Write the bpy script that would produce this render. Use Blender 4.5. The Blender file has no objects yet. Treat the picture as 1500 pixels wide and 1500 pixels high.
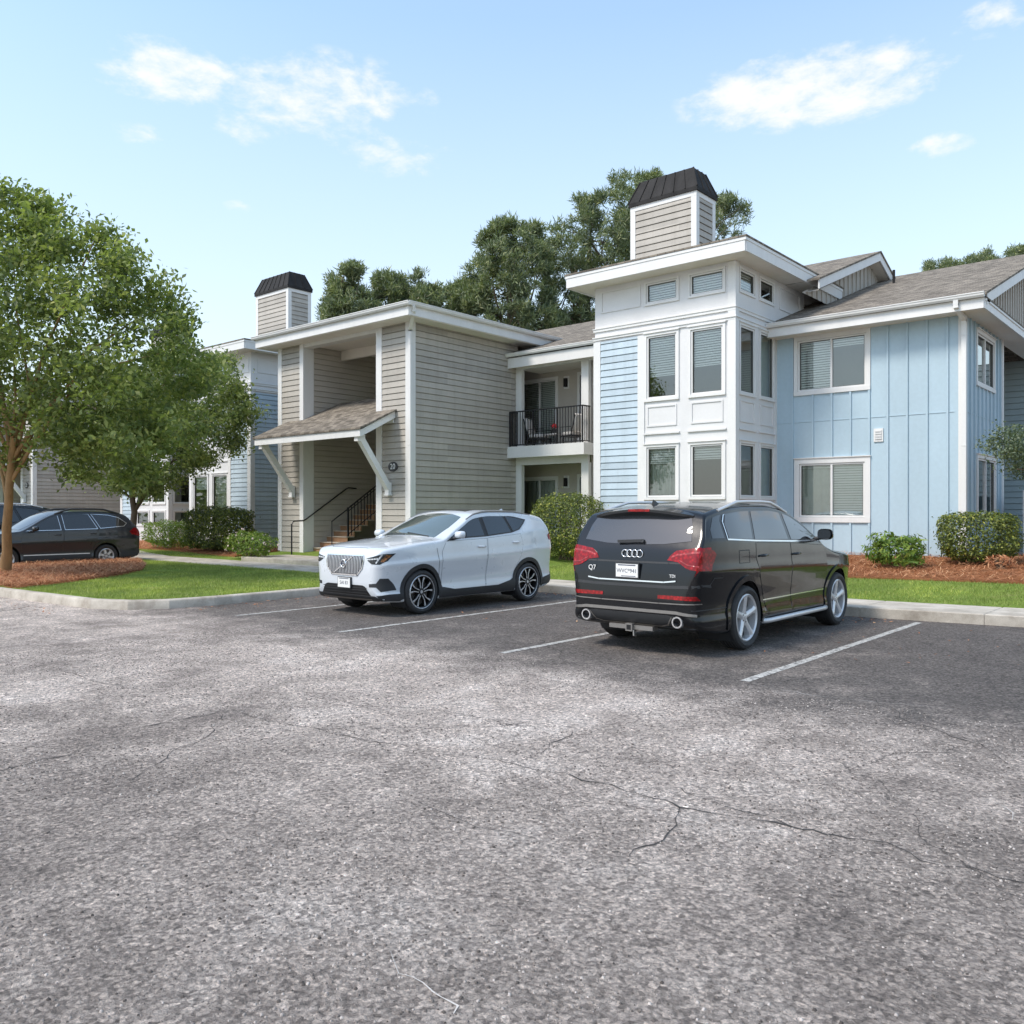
import bpy, bmesh, math, random
import numpy as np
from mathutils import Vector, Matrix, noise
from mathutils.bvhtree import BVHTree
from mathutils.geometry import delaunay_2d_cdt
random.seed(7); rng = np.random.default_rng(7)
S = bpy.context.scene
COL = S.collection
# ------------------------------------------------------------------ camera
FPX, HZ, CX, HC, YAW = 1255.0, 750.0, 750.0, 1.66, math.radians(40.7)
cam = bpy.data.cameras.new("camera"); cam.sensor_width = 36; cam.lens = FPX / 1500 * 36
cam.clip_start = .1; cam.clip_end = 2000
co = bpy.data.objects.new("camera", cam); COL.objects.link(co)
co.location = (0, 0, HC); co.rotation_euler = (math.pi / 2, 0, YAW)
S.camera = co
cF = np.array([-math.sin(YAW), math.cos(YAW), 0]); cR = np.array([math.cos(YAW), math.sin(YAW), 0]); cU = np.array([0, 0, 1.]); cC = np.array([0, 0, HC])
def ray(px, py): return cF + cR * (px - CX) / FPX + cU * (HZ - py) / FPX      # a sight line of the reference photograph
def onY(px, py, Y): r = ray(px, py); return cC + r * (Y / r[1])
def onX(px, py, X): r = ray(px, py); return cC + r * (X / r[0])
def onZ(px, py, Z): r = ray(px, py); return cC + r * ((Z - HC) / r[2])
def atD(px, py, d): return cC + ray(px, py) * d
# ------------------------------------------------------------------ light
SUN_EL, SUN_AZ = math.radians(52), math.radians(-158)      # azimuth measured from +Y towards +X
W = bpy.data.worlds.new("World"); S.world = W; W.use_nodes = True
nt = W.node_tree; N = nt.nodes; Lk = nt.links
for n in list(N): N.remove(n)
out = N.new('ShaderNodeOutputWorld'); bg = N.new('ShaderNodeBackground'); bg.inputs[1].default_value = .15
Lk.new(bg.outputs[0], out.inputs[0])
sky = N.new('ShaderNodeTexSky'); sky.sky_type = 'NISHITA'; sky.sun_disc = False
sky.sun_elevation = SUN_EL; sky.sun_rotation = SUN_AZ; sky.air_density = 1.0; sky.dust_density = 1.0; sky.ozone_density = 1.4
tc = N.new('ShaderNodeTexCoord')
def wmath(op, a, b=None, c=None):
    n = N.new('ShaderNodeMath'); n.operation = op
    for i, v in enumerate((a, b, c)):
        if v is None: continue
        if isinstance(v, (int, float)): n.inputs[i].default_value = v
        else: Lk.new(v, n.inputs[i])
    return n.outputs[0]
def wdot(v):
    n = N.new('ShaderNodeVectorMath'); n.operation = 'DOT_PRODUCT'; Lk.new(tc.outputs['Generated'], n.inputs[0]); n.inputs[1].default_value = tuple(v); return n.outputs['Value']
def wnoise(scale, det, rough, dist=0., off=(0, 0, 0), sq=2.2):
    m = N.new('ShaderNodeMapping'); Lk.new(tc.outputs['Generated'], m.inputs[0]); m.inputs['Scale'].default_value = (1, 1, sq); m.inputs['Location'].default_value = off
    n = N.new('ShaderNodeTexNoise'); Lk.new(m.outputs[0], n.inputs[0])
    n.inputs['Scale'].default_value = scale; n.inputs['Detail'].default_value = det; n.inputs['Roughness'].default_value = rough; n.inputs['Distortion'].default_value = dist
    return n.outputs['Fac']
n1 = wnoise(9, 8, .6, .3); n2 = wnoise(26, 6, .62, .2, (3, 1, 2))
nsum = wmath('ADD', wmath('MULTIPLY', n1, .55), wmath('MULTIPLY', n2, .45))
cloud = None
# fair-weather clouds standing at fixed bearings in the sky: (bearing px, py), half width, half height, strength
for (px, py, sx, sy, st) in [(1195, 128, 235, 62, 1.3), (255, 108, 150, 52, 1.15), (455, 145, 240, 75, .85), (575, 226, 110, 34, .95), (1385, 212, 62, 22, .8), (1450, 28, 75, 30, .7), (395, 193, 130, 30, .45), (350, 303, 28, 11, .6), (215, 198, 60, 20, .4),
                             (-600, 100, 300, 80, 1.0), (2300, 150, 330, 80, 1.1)]:
    c = ray(px, py); L0 = np.linalg.norm(c); c = c / L0
    e1 = np.cross(c, [0, 0, 1]); e1 /= np.linalg.norm(e1); e2 = np.cross(e1, c)
    s1 = sx / FPX / L0 * (L0 ** -.5); s2 = sy / FPX / L0
    a = wmath('DIVIDE', wdot(e1), s1); b = wmath('DIVIDE', wdot(e2), s2)
    r2 = wmath('ADD', wmath('MULTIPLY', a, a), wmath('MULTIPLY', b, b))
    f = wmath('MULTIPLY', wmath('GREATER_THAN', wdot(c), 0), wmath('MULTIPLY', wmath('MAXIMUM', wmath('SUBTRACT', 1, r2), 0), st))
    cloud = f if cloud is None else wmath('MAXIMUM', cloud, f)
# cloud density = envelope eroded by noise
dens = wmath('SUBTRACT', wmath('ADD', wmath('MULTIPLY', wmath('MINIMUM', cloud, .9), .36), wmath('MULTIPLY', wmath('SUBTRACT', nsum, .5), 1.75)), .08)
mr = N.new('ShaderNodeMapRange'); mr.interpolation_type = 'SMOOTHSTEP'; Lk.new(dens, mr.inputs[0]); mr.inputs[1].default_value = 0; mr.inputs[2].default_value = .42
cmask = wmath('MULTIPLY', wmath('MULTIPLY', mr.outputs[0], wmath('MINIMUM', wmath('MULTIPLY', cloud, 4), 1)), .92)
gm = N.new('ShaderNodeHueSaturation'); gm.inputs['Hue'].default_value = .488; gm.inputs['Saturation'].default_value = 1.04; gm.inputs['Value'].default_value = 1.0
Lk.new(sky.outputs[0], gm.inputs['Color'])
zc = wdot((0, 0, 1)); vr = N.new('ShaderNodeMapRange'); Lk.new(zc, vr.inputs[0]); vr.inputs[1].default_value = 0; vr.inputs[2].default_value = .50; vr.inputs[3].default_value = .92; vr.inputs[4].default_value = .2
veil = N.new('ShaderNodeMix'); veil.data_type = 'RGBA'; Lk.new(vr.outputs[0], veil.inputs['Factor']); Lk.new(gm.outputs[0], veil.inputs['A']); veil.inputs['B'].default_value = (2.75, 2.92, 3.0, 1)
mx = N.new('ShaderNodeMix'); mx.data_type = 'RGBA'; Lk.new(cmask, mx.inputs['Factor']); Lk.new(veil.outputs['Result'], mx.inputs['A']); mx.inputs['B'].default_value = (3.2, 3.2, 3.2, 1)
Lk.new(mx.outputs['Result'], bg.inputs[0])
sl = bpy.data.lights.new("sun", 'SUN'); sl.energy = 1.5; sl.angle = math.radians(14); sl.color = (1, .93, .83)
so = bpy.data.objects.new("sun", sl); COL.objects.link(so)
sd = Vector((math.sin(SUN_AZ) * math.cos(SUN_EL), math.cos(SUN_AZ) * math.cos(SUN_EL), math.sin(SUN_EL)))
so.rotation_euler = sd.to_track_quat('Z', 'Y').to_euler(); so.location = (0, -20, 40)
S.view_settings.view_transform = 'Standard'; S.view_settings.look = 'None'; S.view_settings.exposure = 1.15; S.view_settings.gamma = 1
S.cycles.max_bounces = 6; S.cycles.transparent_max_bounces = 12
# ------------------------------------------------------------------ helpers
class MB:
    def __init__(s): s.v = []; s.f = []; s.mi = []
    def face(s, pts, mi=0):
        i = len(s.v); s.v.extend([tuple(p) for p in pts]); s.f.append(tuple(range(i, i + len(pts)))); s.mi.append(mi)
    def add(s, vs, fs, mi=0, M=None):
        i = len(s.v)
        s.v.extend([tuple(M @ Vector(p)) for p in vs] if M is not None else [tuple(p) for p in vs])
        for f in fs: s.f.append(tuple(a + i for a in f)); s.mi.append(mi)
    def box(s, x0, x1, y0, y1, z0, z1, mi=0, M=None):
        x0, x1 = min(x0, x1), max(x0, x1); y0, y1 = min(y0, y1), max(y0, y1); z0, z1 = min(z0, z1), max(z0, z1)
        v = [(x0, y0, z0), (x1, y0, z0), (x1, y1, z0), (x0, y1, z0), (x0, y0, z1), (x1, y0, z1), (x1, y1, z1), (x0, y1, z1)]
        s.add(v, [(0, 3, 2, 1), (4, 5, 6, 7), (0, 1, 5, 4), (1, 2, 6, 5), (2, 3, 7, 6), (3, 0, 4, 7)], mi, M)
    def bar(s, p, q, w, h, mi=0, up=(0, 0, 1)):
        p = Vector(p); q = Vector(q); d = (q - p); L = d.length; d.normalize()
        x = d.cross(Vector(up)); x.normalize(); u = x.cross(d)
        vs = [];
        for e in (p, q):
            for a, b in ((-1, -1), (1, -1), (1, 1), (-1, 1)): vs.append(e + x * a * w / 2 + u * b * h / 2)
        s.add(vs, [(3, 2, 1, 0), (4, 5, 6, 7), (0, 1, 5, 4), (1, 2, 6, 5), (2, 3, 7, 6), (3, 0, 4, 7)], mi)
    def tube(s, pts, rad, n=8, mi=0, caps=True):
        pts = [Vector(p) for p in pts]; rad = [rad] * len(pts) if isinstance(rad, (int, float)) else rad
        vs = []; fs = []; ref = None
        for i, p in enumerate(pts):
            d = (pts[min(i + 1, len(pts) - 1)] - pts[max(i - 1, 0)]); d.normalize()
            if ref is None: ref = Vector((0, 0, 1)) if abs(d.z) < .9 else Vector((1, 0, 0))
            x = ref - d * ref.dot(d); x.normalize(); y = d.cross(x); ref = x
            for k in range(n):
                a = 2 * math.pi * k / n; vs.append(p + (x * math.cos(a) + y * math.sin(a)) * rad[i])
        for i in range(len(pts) - 1):
            for k in range(n):
                k2 = (k + 1) % n; fs.append((i * n + k, i * n + k2, (i + 1) * n + k2, (i + 1) * n + k))
        if caps: fs.append(tuple(reversed(range(n)))); fs.append(tuple((len(pts) - 1) * n + k for k in range(n)))
        s.add(vs, fs, mi)
    def lathe(s, prof, n=40, mi=0, M=None, closed=False):
        vs = []; fs = []; m = len(prof)                      # profile (r, y) turned about Y
        for k in range(n):
            a = 2 * math.pi * k / n
            for r, y in prof: vs.append((r * math.cos(a), y, r * math.sin(a)))
        for k in range(n):
            k2 = (k + 1) % n
            for j in range(m - 1 + (1 if closed else 0)):
                j2 = (j + 1) % m; fs.append((k * m + j, k * m + j2, k2 * m + j2, k2 * m + j))
        s.add(vs, fs, mi, M)
    def prism(s, poly, y0, y1, mi=0, M=None):                # polygon in (x,z) extruded along y
        n = len(poly); vs = [(x, y0, z) for x, z in poly] + [(x, y1, z) for x, z in poly]
        fs = [tuple(range(n)), tuple(reversed(range(n, 2 * n)))] + [(i, i + n, (i + 1) % n + n, (i + 1) % n) for i in range(n)]
        s.add(vs, fs, mi, M)
    def cut(s): s.cuts = getattr(s, 'cuts', [0]) + [len(s.f)]
    def build_split(s, name, mats, parent=None, **kw):       # one object for every stretch between cut() marks
        c = getattr(s, 'cuts', [0]); c = c + ([len(s.f)] if c[-1] < len(s.f) else []); o = None
        for a, b in zip(c[:-1], c[1:]):
            if a == b: continue
            q = MB()
            for f, mi in zip(s.f[a:b], s.mi[a:b]): q.face([s.v[i] for i in f], mi)
            o = q.build(name, mats, parent, **kw)
        return o
    def build(s, name, mats, parent=None, smooth=None, fix=True):
        me = bpy.data.meshes.new(name); me.from_pydata(s.v, [], s.f); me.update()
        for m in (mats if isinstance(mats, (list, tuple)) else [mats]): me.materials.append(m)
        if any(s.mi): me.polygons.foreach_set('material_index', s.mi)
        if fix:
            b = bmesh.new(); b.from_mesh(me); bmesh.ops.remove_doubles(b, verts=b.verts, dist=1e-5) if smooth is not None else None
            bmesh.ops.recalc_face_normals(b, faces=b.faces); b.to_mesh(me); b.free()
        if smooth is not None:
            me.shade_smooth(); me.set_sharp_from_angle(angle=math.radians(smooth))
        o = bpy.data.objects.new(name, me); COL.objects.link(o)
        if parent is not None: o.parent = parent
        return o
def tag(o, label, cat, group=None):
    o['label'] = label; o['category'] = cat
    if group: o['group'] = group
    return o
def struct(o, kind='structure'): o['kind'] = kind; return o
def thing(name, label, cat, loc=(0, 0, 0), rz=0, group=None):
    o = bpy.data.objects.new(name, None); COL.objects.link(o); o.location = loc; o.rotation_euler = (0, 0, rz); o.empty_display_size = .2
    return tag(o, label, cat, group)
def rawmesh(name, V, F, mat, parent=None, smooth=False):     # big numpy meshes: V (n,3), F (m,k)
    me = bpy.data.meshes.new(name); k = F.shape[1]
    me.vertices.add(len(V)); me.vertices.foreach_set('co', V.astype(np.float32).ravel())
    me.loops.add(F.size); me.loops.foreach_set('vertex_index', F.astype(np.int32).ravel())
    me.polygons.add(len(F)); me.polygons.foreach_set('loop_start', np.arange(0, F.size, k, dtype=np.int32)); me.polygons.foreach_set('loop_total', np.full(len(F), k, dtype=np.int32))
    me.update(); me.validate(); me.materials.append(mat)
    if smooth: me.shade_smooth()
    o = bpy.data.objects.new(name, me); COL.objects.link(o)
    if parent is not None: o.parent = parent
    return o
_tc = {}
def text_geo(txt, size, ext=.002):
    cu = bpy.data.curves.new("t", 'FONT'); cu.body = txt; cu.size = size; cu.extrude = ext; cu.align_x = 'CENTER'; cu.align_y = 'CENTER'; cu.resolution_u = 3
    o = bpy.data.objects.new("t", cu); COL.objects.link(o); bpy.context.view_layer.update()
    me = bpy.data.meshes.new_from_object(o.evaluated_get(bpy.context.evaluated_depsgraph_get()))
    vs = [tuple(v.co) for v in me.vertices]; fs = [tuple(p.vertices) for p in me.polygons]
    bpy.data.objects.remove(o); bpy.data.curves.remove(cu); bpy.data.meshes.remove(me)
    return vs, fs
# ------------------------------------------------------------------ materials
def newmat(name):
    m = bpy.data.materials.new(name); m.use_nodes = True; t = m.node_tree
    return m, t, t.nodes['Principled BSDF']
def nd(t, typ, **kw):
    n = t.nodes.new(typ)
    for k, v in kw.items(): setattr(n, k, v)
    return n
def tnoise(t, scale, det=4, rough=.55, vec=None, dist=0):
    n = nd(t, 'ShaderNodeTexNoise'); n.inputs['Scale'].default_value = scale; n.inputs['Detail'].default_value = det; n.inputs['Roughness'].default_value = rough; n.inputs['Distortion'].default_value = dist
    if vec is not None: t.links.new(vec, n.inputs['Vector'])
    return n.outputs['Fac']
def posn(t):
    return nd(t, 'ShaderNodeNewGeometry').outputs['Position']
def mapn(t, vec, scale=(1, 1, 1), rot=(0, 0, 0), loc=(0, 0, 0)):
    m = nd(t, 'ShaderNodeMapping'); t.links.new(vec, m.inputs[0]); m.inputs['Scale'].default_value = scale; m.inputs['Rotation'].default_value = rot; m.inputs['Location'].default_value = loc; return m.outputs[0]
def ramp(t, fac, stops):
    r = nd(t, 'ShaderNodeValToRGB'); t.links.new(fac, r.inputs[0]); e = r.color_ramp.elements
    while len(e) < len(stops): e.new(.5)
    for el, (p, c) in zip(e, stops): el.position = p; el.color = (*c, 1) if len(c) == 3 else c
    return r.outputs[0]
def mixc(t, fac, a, b, mode='MIX'):
    m = nd(t, 'ShaderNodeMix', data_type='RGBA', blend_type=mode)
    for k, v in (('Factor', fac), ('A', a), ('B', b)):
        if isinstance(v, (int, float)): m.inputs[k].default_value = v
        elif isinstance(v, tuple): m.inputs[k].default_value = (*v, 1)
        else: t.links.new(v, m.inputs[k])
    return m.outputs['Result']
def mth(t, op, a, b=None, clamp=False):
    n = nd(t, 'ShaderNodeMath', operation=op, use_clamp=clamp)
    for i, v in enumerate((a, b)):
        if v is None: continue
        if isinstance(v, (int, float)): n.inputs[i].default_value = v
        else: t.links.new(v, n.inputs[i])
    return n.outputs[0]
def bump(t, p, h, strength=.3, dist=.01):
    b = nd(t, 'ShaderNodeBump'); b.inputs['Strength'].default_value = strength; b.inputs['Distance'].default_value = dist
    t.links.new(h, b.inputs['Height']); t.links.new(b.outputs[0], p.inputs['Normal'])
def plain(name, col, rough=.6, var=.12, scale=3., metal=0, bmp=0, coat=0, spec=.5, streak=False, board=0):
    m, t, p = newmat(name); p.inputs['Roughness'].default_value = rough; p.inputs['Metallic'].default_value = metal; p.inputs['Coat Weight'].default_value = coat
    p.inputs['Specular IOR Level'].default_value = spec
    if var:
        ps = posn(t); v = mapn(t, ps, (1, 1, .25)) if streak else ps
        f = tnoise(t, scale, 5, .6, v); f2 = tnoise(t, scale * 11, 3, .5, ps)
        f = mth(t, 'ADD', mth(t, 'MULTIPLY', f, .7), mth(t, 'MULTIPLY', f2, .3))
        lo = tuple(c * (1 - var) for c in col); hi = tuple(min(1, c * (1 + var)) for c in col)
        c = ramp(t, f, [(.3, lo), (.7, hi)])
        if board:                                       # each board took the paint a little differently; rain streaks run down
            sx = nd(t, 'ShaderNodeSeparateXYZ'); t.links.new(ps, sx.inputs[0]); cb = nd(t, 'ShaderNodeCombineXYZ')
            t.links.new(mth(t, 'FLOOR', mth(t, 'DIVIDE', mth(t, 'SUBTRACT', sx.outputs['Z'], .3), .178)), cb.inputs['Z']); t.links.new(mth(t, 'FLOOR', mth(t, 'DIVIDE', mth(t, 'ADD', sx.outputs['X'], sx.outputs['Y']), 2.9)), cb.inputs['X'])
            wn = nd(t, 'ShaderNodeTexWhiteNoise'); t.links.new(cb.outputs[0], wn.inputs['Vector'])
            c = mixc(t, board, c, ramp(t, wn.outputs['Value'], [(0, (.84, .84, .84)), (1, (1.1, 1.1, 1.1))]), 'MULTIPLY')
            sk = tnoise(t, 2.6, 5, .65, mapn(t, ps, (2.2, 2.2, .12))); c = mixc(t, .5, c, ramp(t, sk, [(.32, (.80, .79, .77)), (.52, (1, 1, 1))]), 'MULTIPLY')
        t.links.new(c, p.inputs['Base Color'])
        if bmp: bump(t, p, f2, bmp, .004)
    else: p.inputs['Base Color'].default_value = (*col, 1)
    return m
M = {}
M['white'] = plain('white_trim_paint', (.70, .695, .68), .5, .07, 2.5, streak=True)
M['panel'] = plain('white_panel_paint', (.67, .665, .66), .5, .05, 2.0)
M['soffit'] = plain('soffit_paint', (.74, .70, .64), .6, .05)
M['gray'] = plain('gray_siding_paint', (.41, .38, .335), .6, .10, 1.6, bmp=.15, board=.9)
M['grayd'] = plain('gray_board_paint', (.46, .425, .375), .6, .07, 1.6)
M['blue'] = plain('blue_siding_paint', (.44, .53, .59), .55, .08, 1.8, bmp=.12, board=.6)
M['black'] = plain('black_metal_paint', (.014, .014, .016), .4, .1)
M['dark'] = plain('dark_plastic', (.03, .031, .033), .55, .08, 20)
M['rubber'] = plain('tyre_rubber', (.035, .034, .034), .75, .25, 30, bmp=.3)
M['room'] = plain('room_wall', (.36, .36, .33), .8, .05)
M['blind'] = plain('blind_vinyl', (.82, .82, .78), .5, .04)
M['curtain'] = plain('curtain_cloth', (.46, .48, .43), .8, .1, 8)
M['seal'] = plain('window_gasket', (.12, .12, .11), .6, 0)
M['doorblue'] = plain('door_paint', (.07, .10, .15), .4, .05)
M['lead'] = plain('weathered_metal_cap', (.022, .021, .021), .75, .55, 4, bmp=.2, streak=True, spec=.25)
M['chrome'] = plain('chrome', (.78, .79, .8), .16, 0, metal=.85)
M['alloy'] = plain('alloy', (.66, .66, .67), .3, .05, 30, metal=.45)
M['alloyd'] = plain('alloy_dark', (.012, .012, .013), .35, 0)
M['steel'] = plain('brake_steel', (.30, .28, .26), .5, .1, 30, metal=.8)
M['plate'] = plain('plate_white', (.74, .74, .72), .4, .04, 40)
M['ink'] = plain('plate_ink', (.03, .04, .08), .5, 0)
M['cushion'] = plain('cushion_cloth', (.62, .59, .56), .9, .1, 12)
M['red'] = plain('red_petal', (.55, .02, .03), .6, .2, 40)
M['step'] = plain('stair_riser', (.40, .225, .125), .7, .2, 5)
M['tread'] = plain('stair_tread', (.50, .43, .36), .75, .1, 5)
def glassmat(name, tint, base, refl=.10):
    m, t, p = newmat(name); t.nodes.remove(p); o = t.nodes['Material Output']
    tr = nd(t, 'ShaderNodeBsdfTransparent'); tr.inputs[0].default_value = (*tint, 1)
    gl = nd(t, 'ShaderNodeBsdfGlossy'); gl.inputs['Roughness'].default_value = .015; gl.inputs[0].default_value = (.93, .97, .96, 1)
    fr = nd(t, 'ShaderNodeFresnel'); fr.inputs[0].default_value = 1.5
    nz = nd(t, 'ShaderNodeBump'); nz.inputs['Strength'].default_value = .06; nz.inputs['Distance'].default_value = .02
    t.links.new(tnoise(t, 1.3, 1, .4, posn(t)), nz.inputs['Height']); t.links.new(nz.outputs[0], gl.inputs['Normal'])
    fac = mth(t, 'ADD', mth(t, 'MULTIPLY', fr.outputs[0], 1.5), refl, True)
    mx = nd(t, 'ShaderNodeMixShader'); t.links.new(fac, mx.inputs[0]); t.links.new(tr.outputs[0], mx.inputs[1]); t.links.new(gl.outputs[0], mx.inputs[2]); t.links.new(mx.outputs[0], o.inputs[0])
    return m
M['glass'] = glassmat('window_glass', (.93, .98, .95), 0, .10)
def carglass(name, col):
    m, t, p = newmat(name); p.inputs['Base Color'].default_value = (*col, 1); p.inputs['Roughness'].default_value = .03; p.inputs['Specular IOR Level'].default_value = .8; p.inputs['Coat Weight'].default_value = .6; p.inputs['Coat Roughness'].default_value = .02
    return m
M['cglass'] = carglass('tinted_car_glass', (.014, .016, .018)); M['cglass2'] = carglass('clear_car_glass', (.07, .095, .09))
def paint(name, col, metal=.25, rough=.35, coat=1.):
    m, t, p = newmat(name); p.inputs['Base Color'].default_value = (*col, 1); p.inputs['Metallic'].default_value = metal; p.inputs['Roughness'].default_value = rough
    p.inputs['Coat Weight'].default_value = coat; p.inputs['Coat Roughness'].default_value = .025; p.inputs['Specular IOR Level'].default_value = .5 * coat
    ps = posn(t); f = tnoise(t, 5, 4, .6, ps)
    t.links.new(ramp(t, f, [(.3, (rough - .04,) * 3), (.7, (rough + .06,) * 3)]), p.inputs['Roughness'])
    return m
M['pwhite'] = paint('silver_white_car_paint', (.64, .675, .71), .12, .3); M['pblack'] = paint('black_car_paint', (.005, .006, .008), 0, .18, .48); M['pgraph'] = paint('graphite_car_paint', (.028, .030, .036), .2, .3, .75); M['pnavy'] = paint('dark_blue_car_paint', (.010, .011, .014), .1, .25, .8)
def lens(name, col):
    m, t, p = newmat(name); p.inputs['Base Color'].default_value = (*col, 1); p.inputs['Roughness'].default_value = .2; p.inputs['Specular IOR Level'].default_value = .25; p.inputs['Coat Weight'].default_value = .35; p.inputs['Coat Roughness'].default_value = .02
    w = nd(t, 'ShaderNodeTexVoronoi'); w.inputs['Scale'].default_value = 28; t.links.new(posn(t), w.inputs['Vector'])
    lo = tuple(c * .45 for c in col); t.links.new(ramp(t, w.outputs['Distance'], [(.1, col), (.6, lo)]), p.inputs['Base Color'])
    return m
M['tail'] = lens('red_lamp_lens', (.40, .008, .012)); M['tail2'] = lens('pale_red_lamp_lens', (.60, .09, .09)); M['head'] = lens('headlamp_lens', (.05, .055, .06)); M['headw'] = lens('headlamp_bulb', (.75, .78, .8)); M['amber'] = lens('amber_lens', (.35, .14, .04))
# asphalt: worn aggregate in the drive lane, darker sealed bays
m, t, p = newmat('asphalt'); ps = posn(t)
big = tnoise(t, .28, 5, .62, mapn(t, ps, (1, .55, 1), (0, 0, math.radians(20))), .6); mid = tnoise(t, 1.5, 6, .68, ps, .3); fine = tnoise(t, 60, 3, .75, ps); grit = tnoise(t, 17, 4, .7, ps)
vo = nd(t, 'ShaderNodeTexVoronoi'); vo.inputs['Scale'].default_value = 46; t.links.new(ps, vo.inputs['Vector'])
vc = nd(t, 'ShaderNodeTexVoronoi'); vc.inputs['Scale'].default_value = 40; t.links.new(ps, vc.inputs['Vector'])
sx = nd(t, 'ShaderNodeSeparateXYZ'); t.links.new(ps, sx.inputs[0])
wob = mth(t, 'MULTIPLY', mth(t, 'SUBTRACT', tnoise(t, .9, 5, .7, ps), .5), 3.2)
yb = mth(t, 'ADD', sx.outputs['Y'], wob)
bay = nd(t, 'ShaderNodeMapRange', interpolation_type='SMOOTHSTEP'); t.links.new(yb, bay.inputs[0]); bay.inputs[1].default_value = 6.0; bay.inputs[2].default_value = 8.0
near = nd(t, 'ShaderNodeMapRange', interpolation_type='SMOOTHSTEP'); t.links.new(mth(t, 'ADD', mth(t, 'SUBTRACT', mth(t, 'MULTIPLY', sx.outputs['Y'], .758), mth(t, 'MULTIPLY', sx.outputs['X'], .652)), wob), near.inputs[0]); near.inputs[1].default_value = 2.6; near.inputs[2].default_value = 6.2
wear = mth(t, 'ADD', mth(t, 'MULTIPLY', big, .5), mth(t, 'MULTIPLY', mid, .5))
lane = ramp(t, wear, [(.35, (.33, .283, .255)), (.46, (.52, .45, .405)), (.55, (.78, .68, .615)), (.64, (1.0, .90, .83))])
lane = mixc(t, mth(t, 'MULTIPLY', mth(t, 'SUBTRACT', 1, near.outputs[0]), .42), lane, (.32, .278, .25))
sealed = ramp(t, wear, [(.35, (.15, .133, .124)), (.54, (.215, .192, .177)), (.66, (.42, .37, .335))])
base = mixc(t, bay.outputs[0], lane, sealed)
oil = ramp(t, tnoise(t, .75, 3, .6, mapn(t, ps, (1.6, .6, 1), (0, 0, 0), (4.3, 2, 0)), .3), [(.60, (1, 1, 1)), (.72, (.52, .52, .53))])
base = mixc(t, .5, base, oil, 'MULTIPLY')
stone = ramp(t, vc.outputs['Color'], [(.05, (.45, .44, .43)), (.5, (.95, .94, .93)), (.9, (1.45, 1.42, 1.38)), (.99, (2.2, 2.15, 2.1))])
base = mixc(t, .85, base, stone, 'MULTIPLY')
pit = ramp(t, vo.outputs['Distance'], [(.0, (1.25, 1.25, 1.25)), (.4, (.95, .95, .95)), (.72, (.26, .25, .25))])
base = mixc(t, .45, base, pit, 'MULTIPLY')
ag = tnoise(t, 52, 6, .8, ps, .4); base = mixc(t, .9, base, ramp(t, ag, [(.34, (.28, .27, .265)), (.47, (.85, .85, .85)), (.58, (1.2, 1.18, 1.16)), (.72, (1.9, 1.85, 1.8))]), 'MULTIPLY')
# cracks
cw = nd(t, 'ShaderNodeTexVoronoi', feature='DISTANCE_TO_EDGE'); cw.inputs['Scale'].default_value = .21
wv = nd(t, 'ShaderNodeVectorMath', operation='ADD'); t.links.new(ps, wv.inputs[0]); cn = nd(t, 'ShaderNodeTexNoise'); cn.inputs['Scale'].default_value = 1.1; cn.inputs['Detail'].default_value = 6; t.links.new(ps, cn.inputs['Vector']); t.links.new(cn.outputs['Color'], wv.inputs[1]); t.links.new(wv.outputs[0], cw.inputs['Vector'])
crk = mth(t, 'MULTIPLY', mth(t, 'LESS_THAN', cw.outputs['Distance'], .0014), mth(t, 'GREATER_THAN', tnoise(t, .6, 2, .5, ps), .46))
base = mixc(t, mth(t, 'MULTIPLY', crk, .55), base, (.025, .024, .024))
t.links.new(base, p.inputs['Base Color']); p.inputs['Roughness'].default_value = .85; p.inputs['Specular IOR Level'].default_value = .35
hh = mth(t, 'ADD', mth(t, 'SUBTRACT', mth(t, 'ADD', mth(t, 'MULTIPLY', mth(t, 'SUBTRACT', .7, vo.outputs['Distance']), .5), mth(t, 'MULTIPLY', ag, 2.2)), mth(t, 'MULTIPLY', crk, 2)), mth(t, 'MULTIPLY', grit, 1.5))
bump(t, p, hh, 1.0, .016); M['asphalt'] = m
m, t, p = newmat('concrete'); ps = posn(t); f = tnoise(t, 2.2, 7, .65, ps); g = tnoise(t, 90, 3, .6, ps)
c = mixc(t, .5, ramp(t, f, [(.28, (.26, .222, .18)), (.45, (.42, .375, .315)), (.62, (.55, .50, .43)), (.8, (.62, .575, .505))]), ramp(t, g, [(.3, (.6, .6, .6)), (.7, (1.1, 1.1, 1.1))]), 'MULTIPLY')
t.links.new(c, p.inputs['Base Color']); p.inputs['Roughness'].default_value = .85; bump(t, p, g, .3, .004); M['concrete'] = m
m, t, p = newmat('worn_line_paint'); ps = posn(t); f = mth(t, 'ADD', mth(t, 'MULTIPLY', tnoise(t, 14, 5, .7, ps), .6), mth(t, 'MULTIPLY', tnoise(t, 70, 3, .7, ps), .4))
t.links.new(ramp(t, f, [(.42, (.085, .08, .078)), (.49, (.36, .35, .33)), (.62, (.58, .57, .53))]), p.inputs['Base Color']); p.inputs['Roughness'].default_value = .8; M['line'] = m
m, t, p = newmat('lawn_soil'); ps = posn(t); f = tnoise(t, 1.2, 6, .65, ps); g = tnoise(t, 40, 4, .7, ps)
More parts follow.
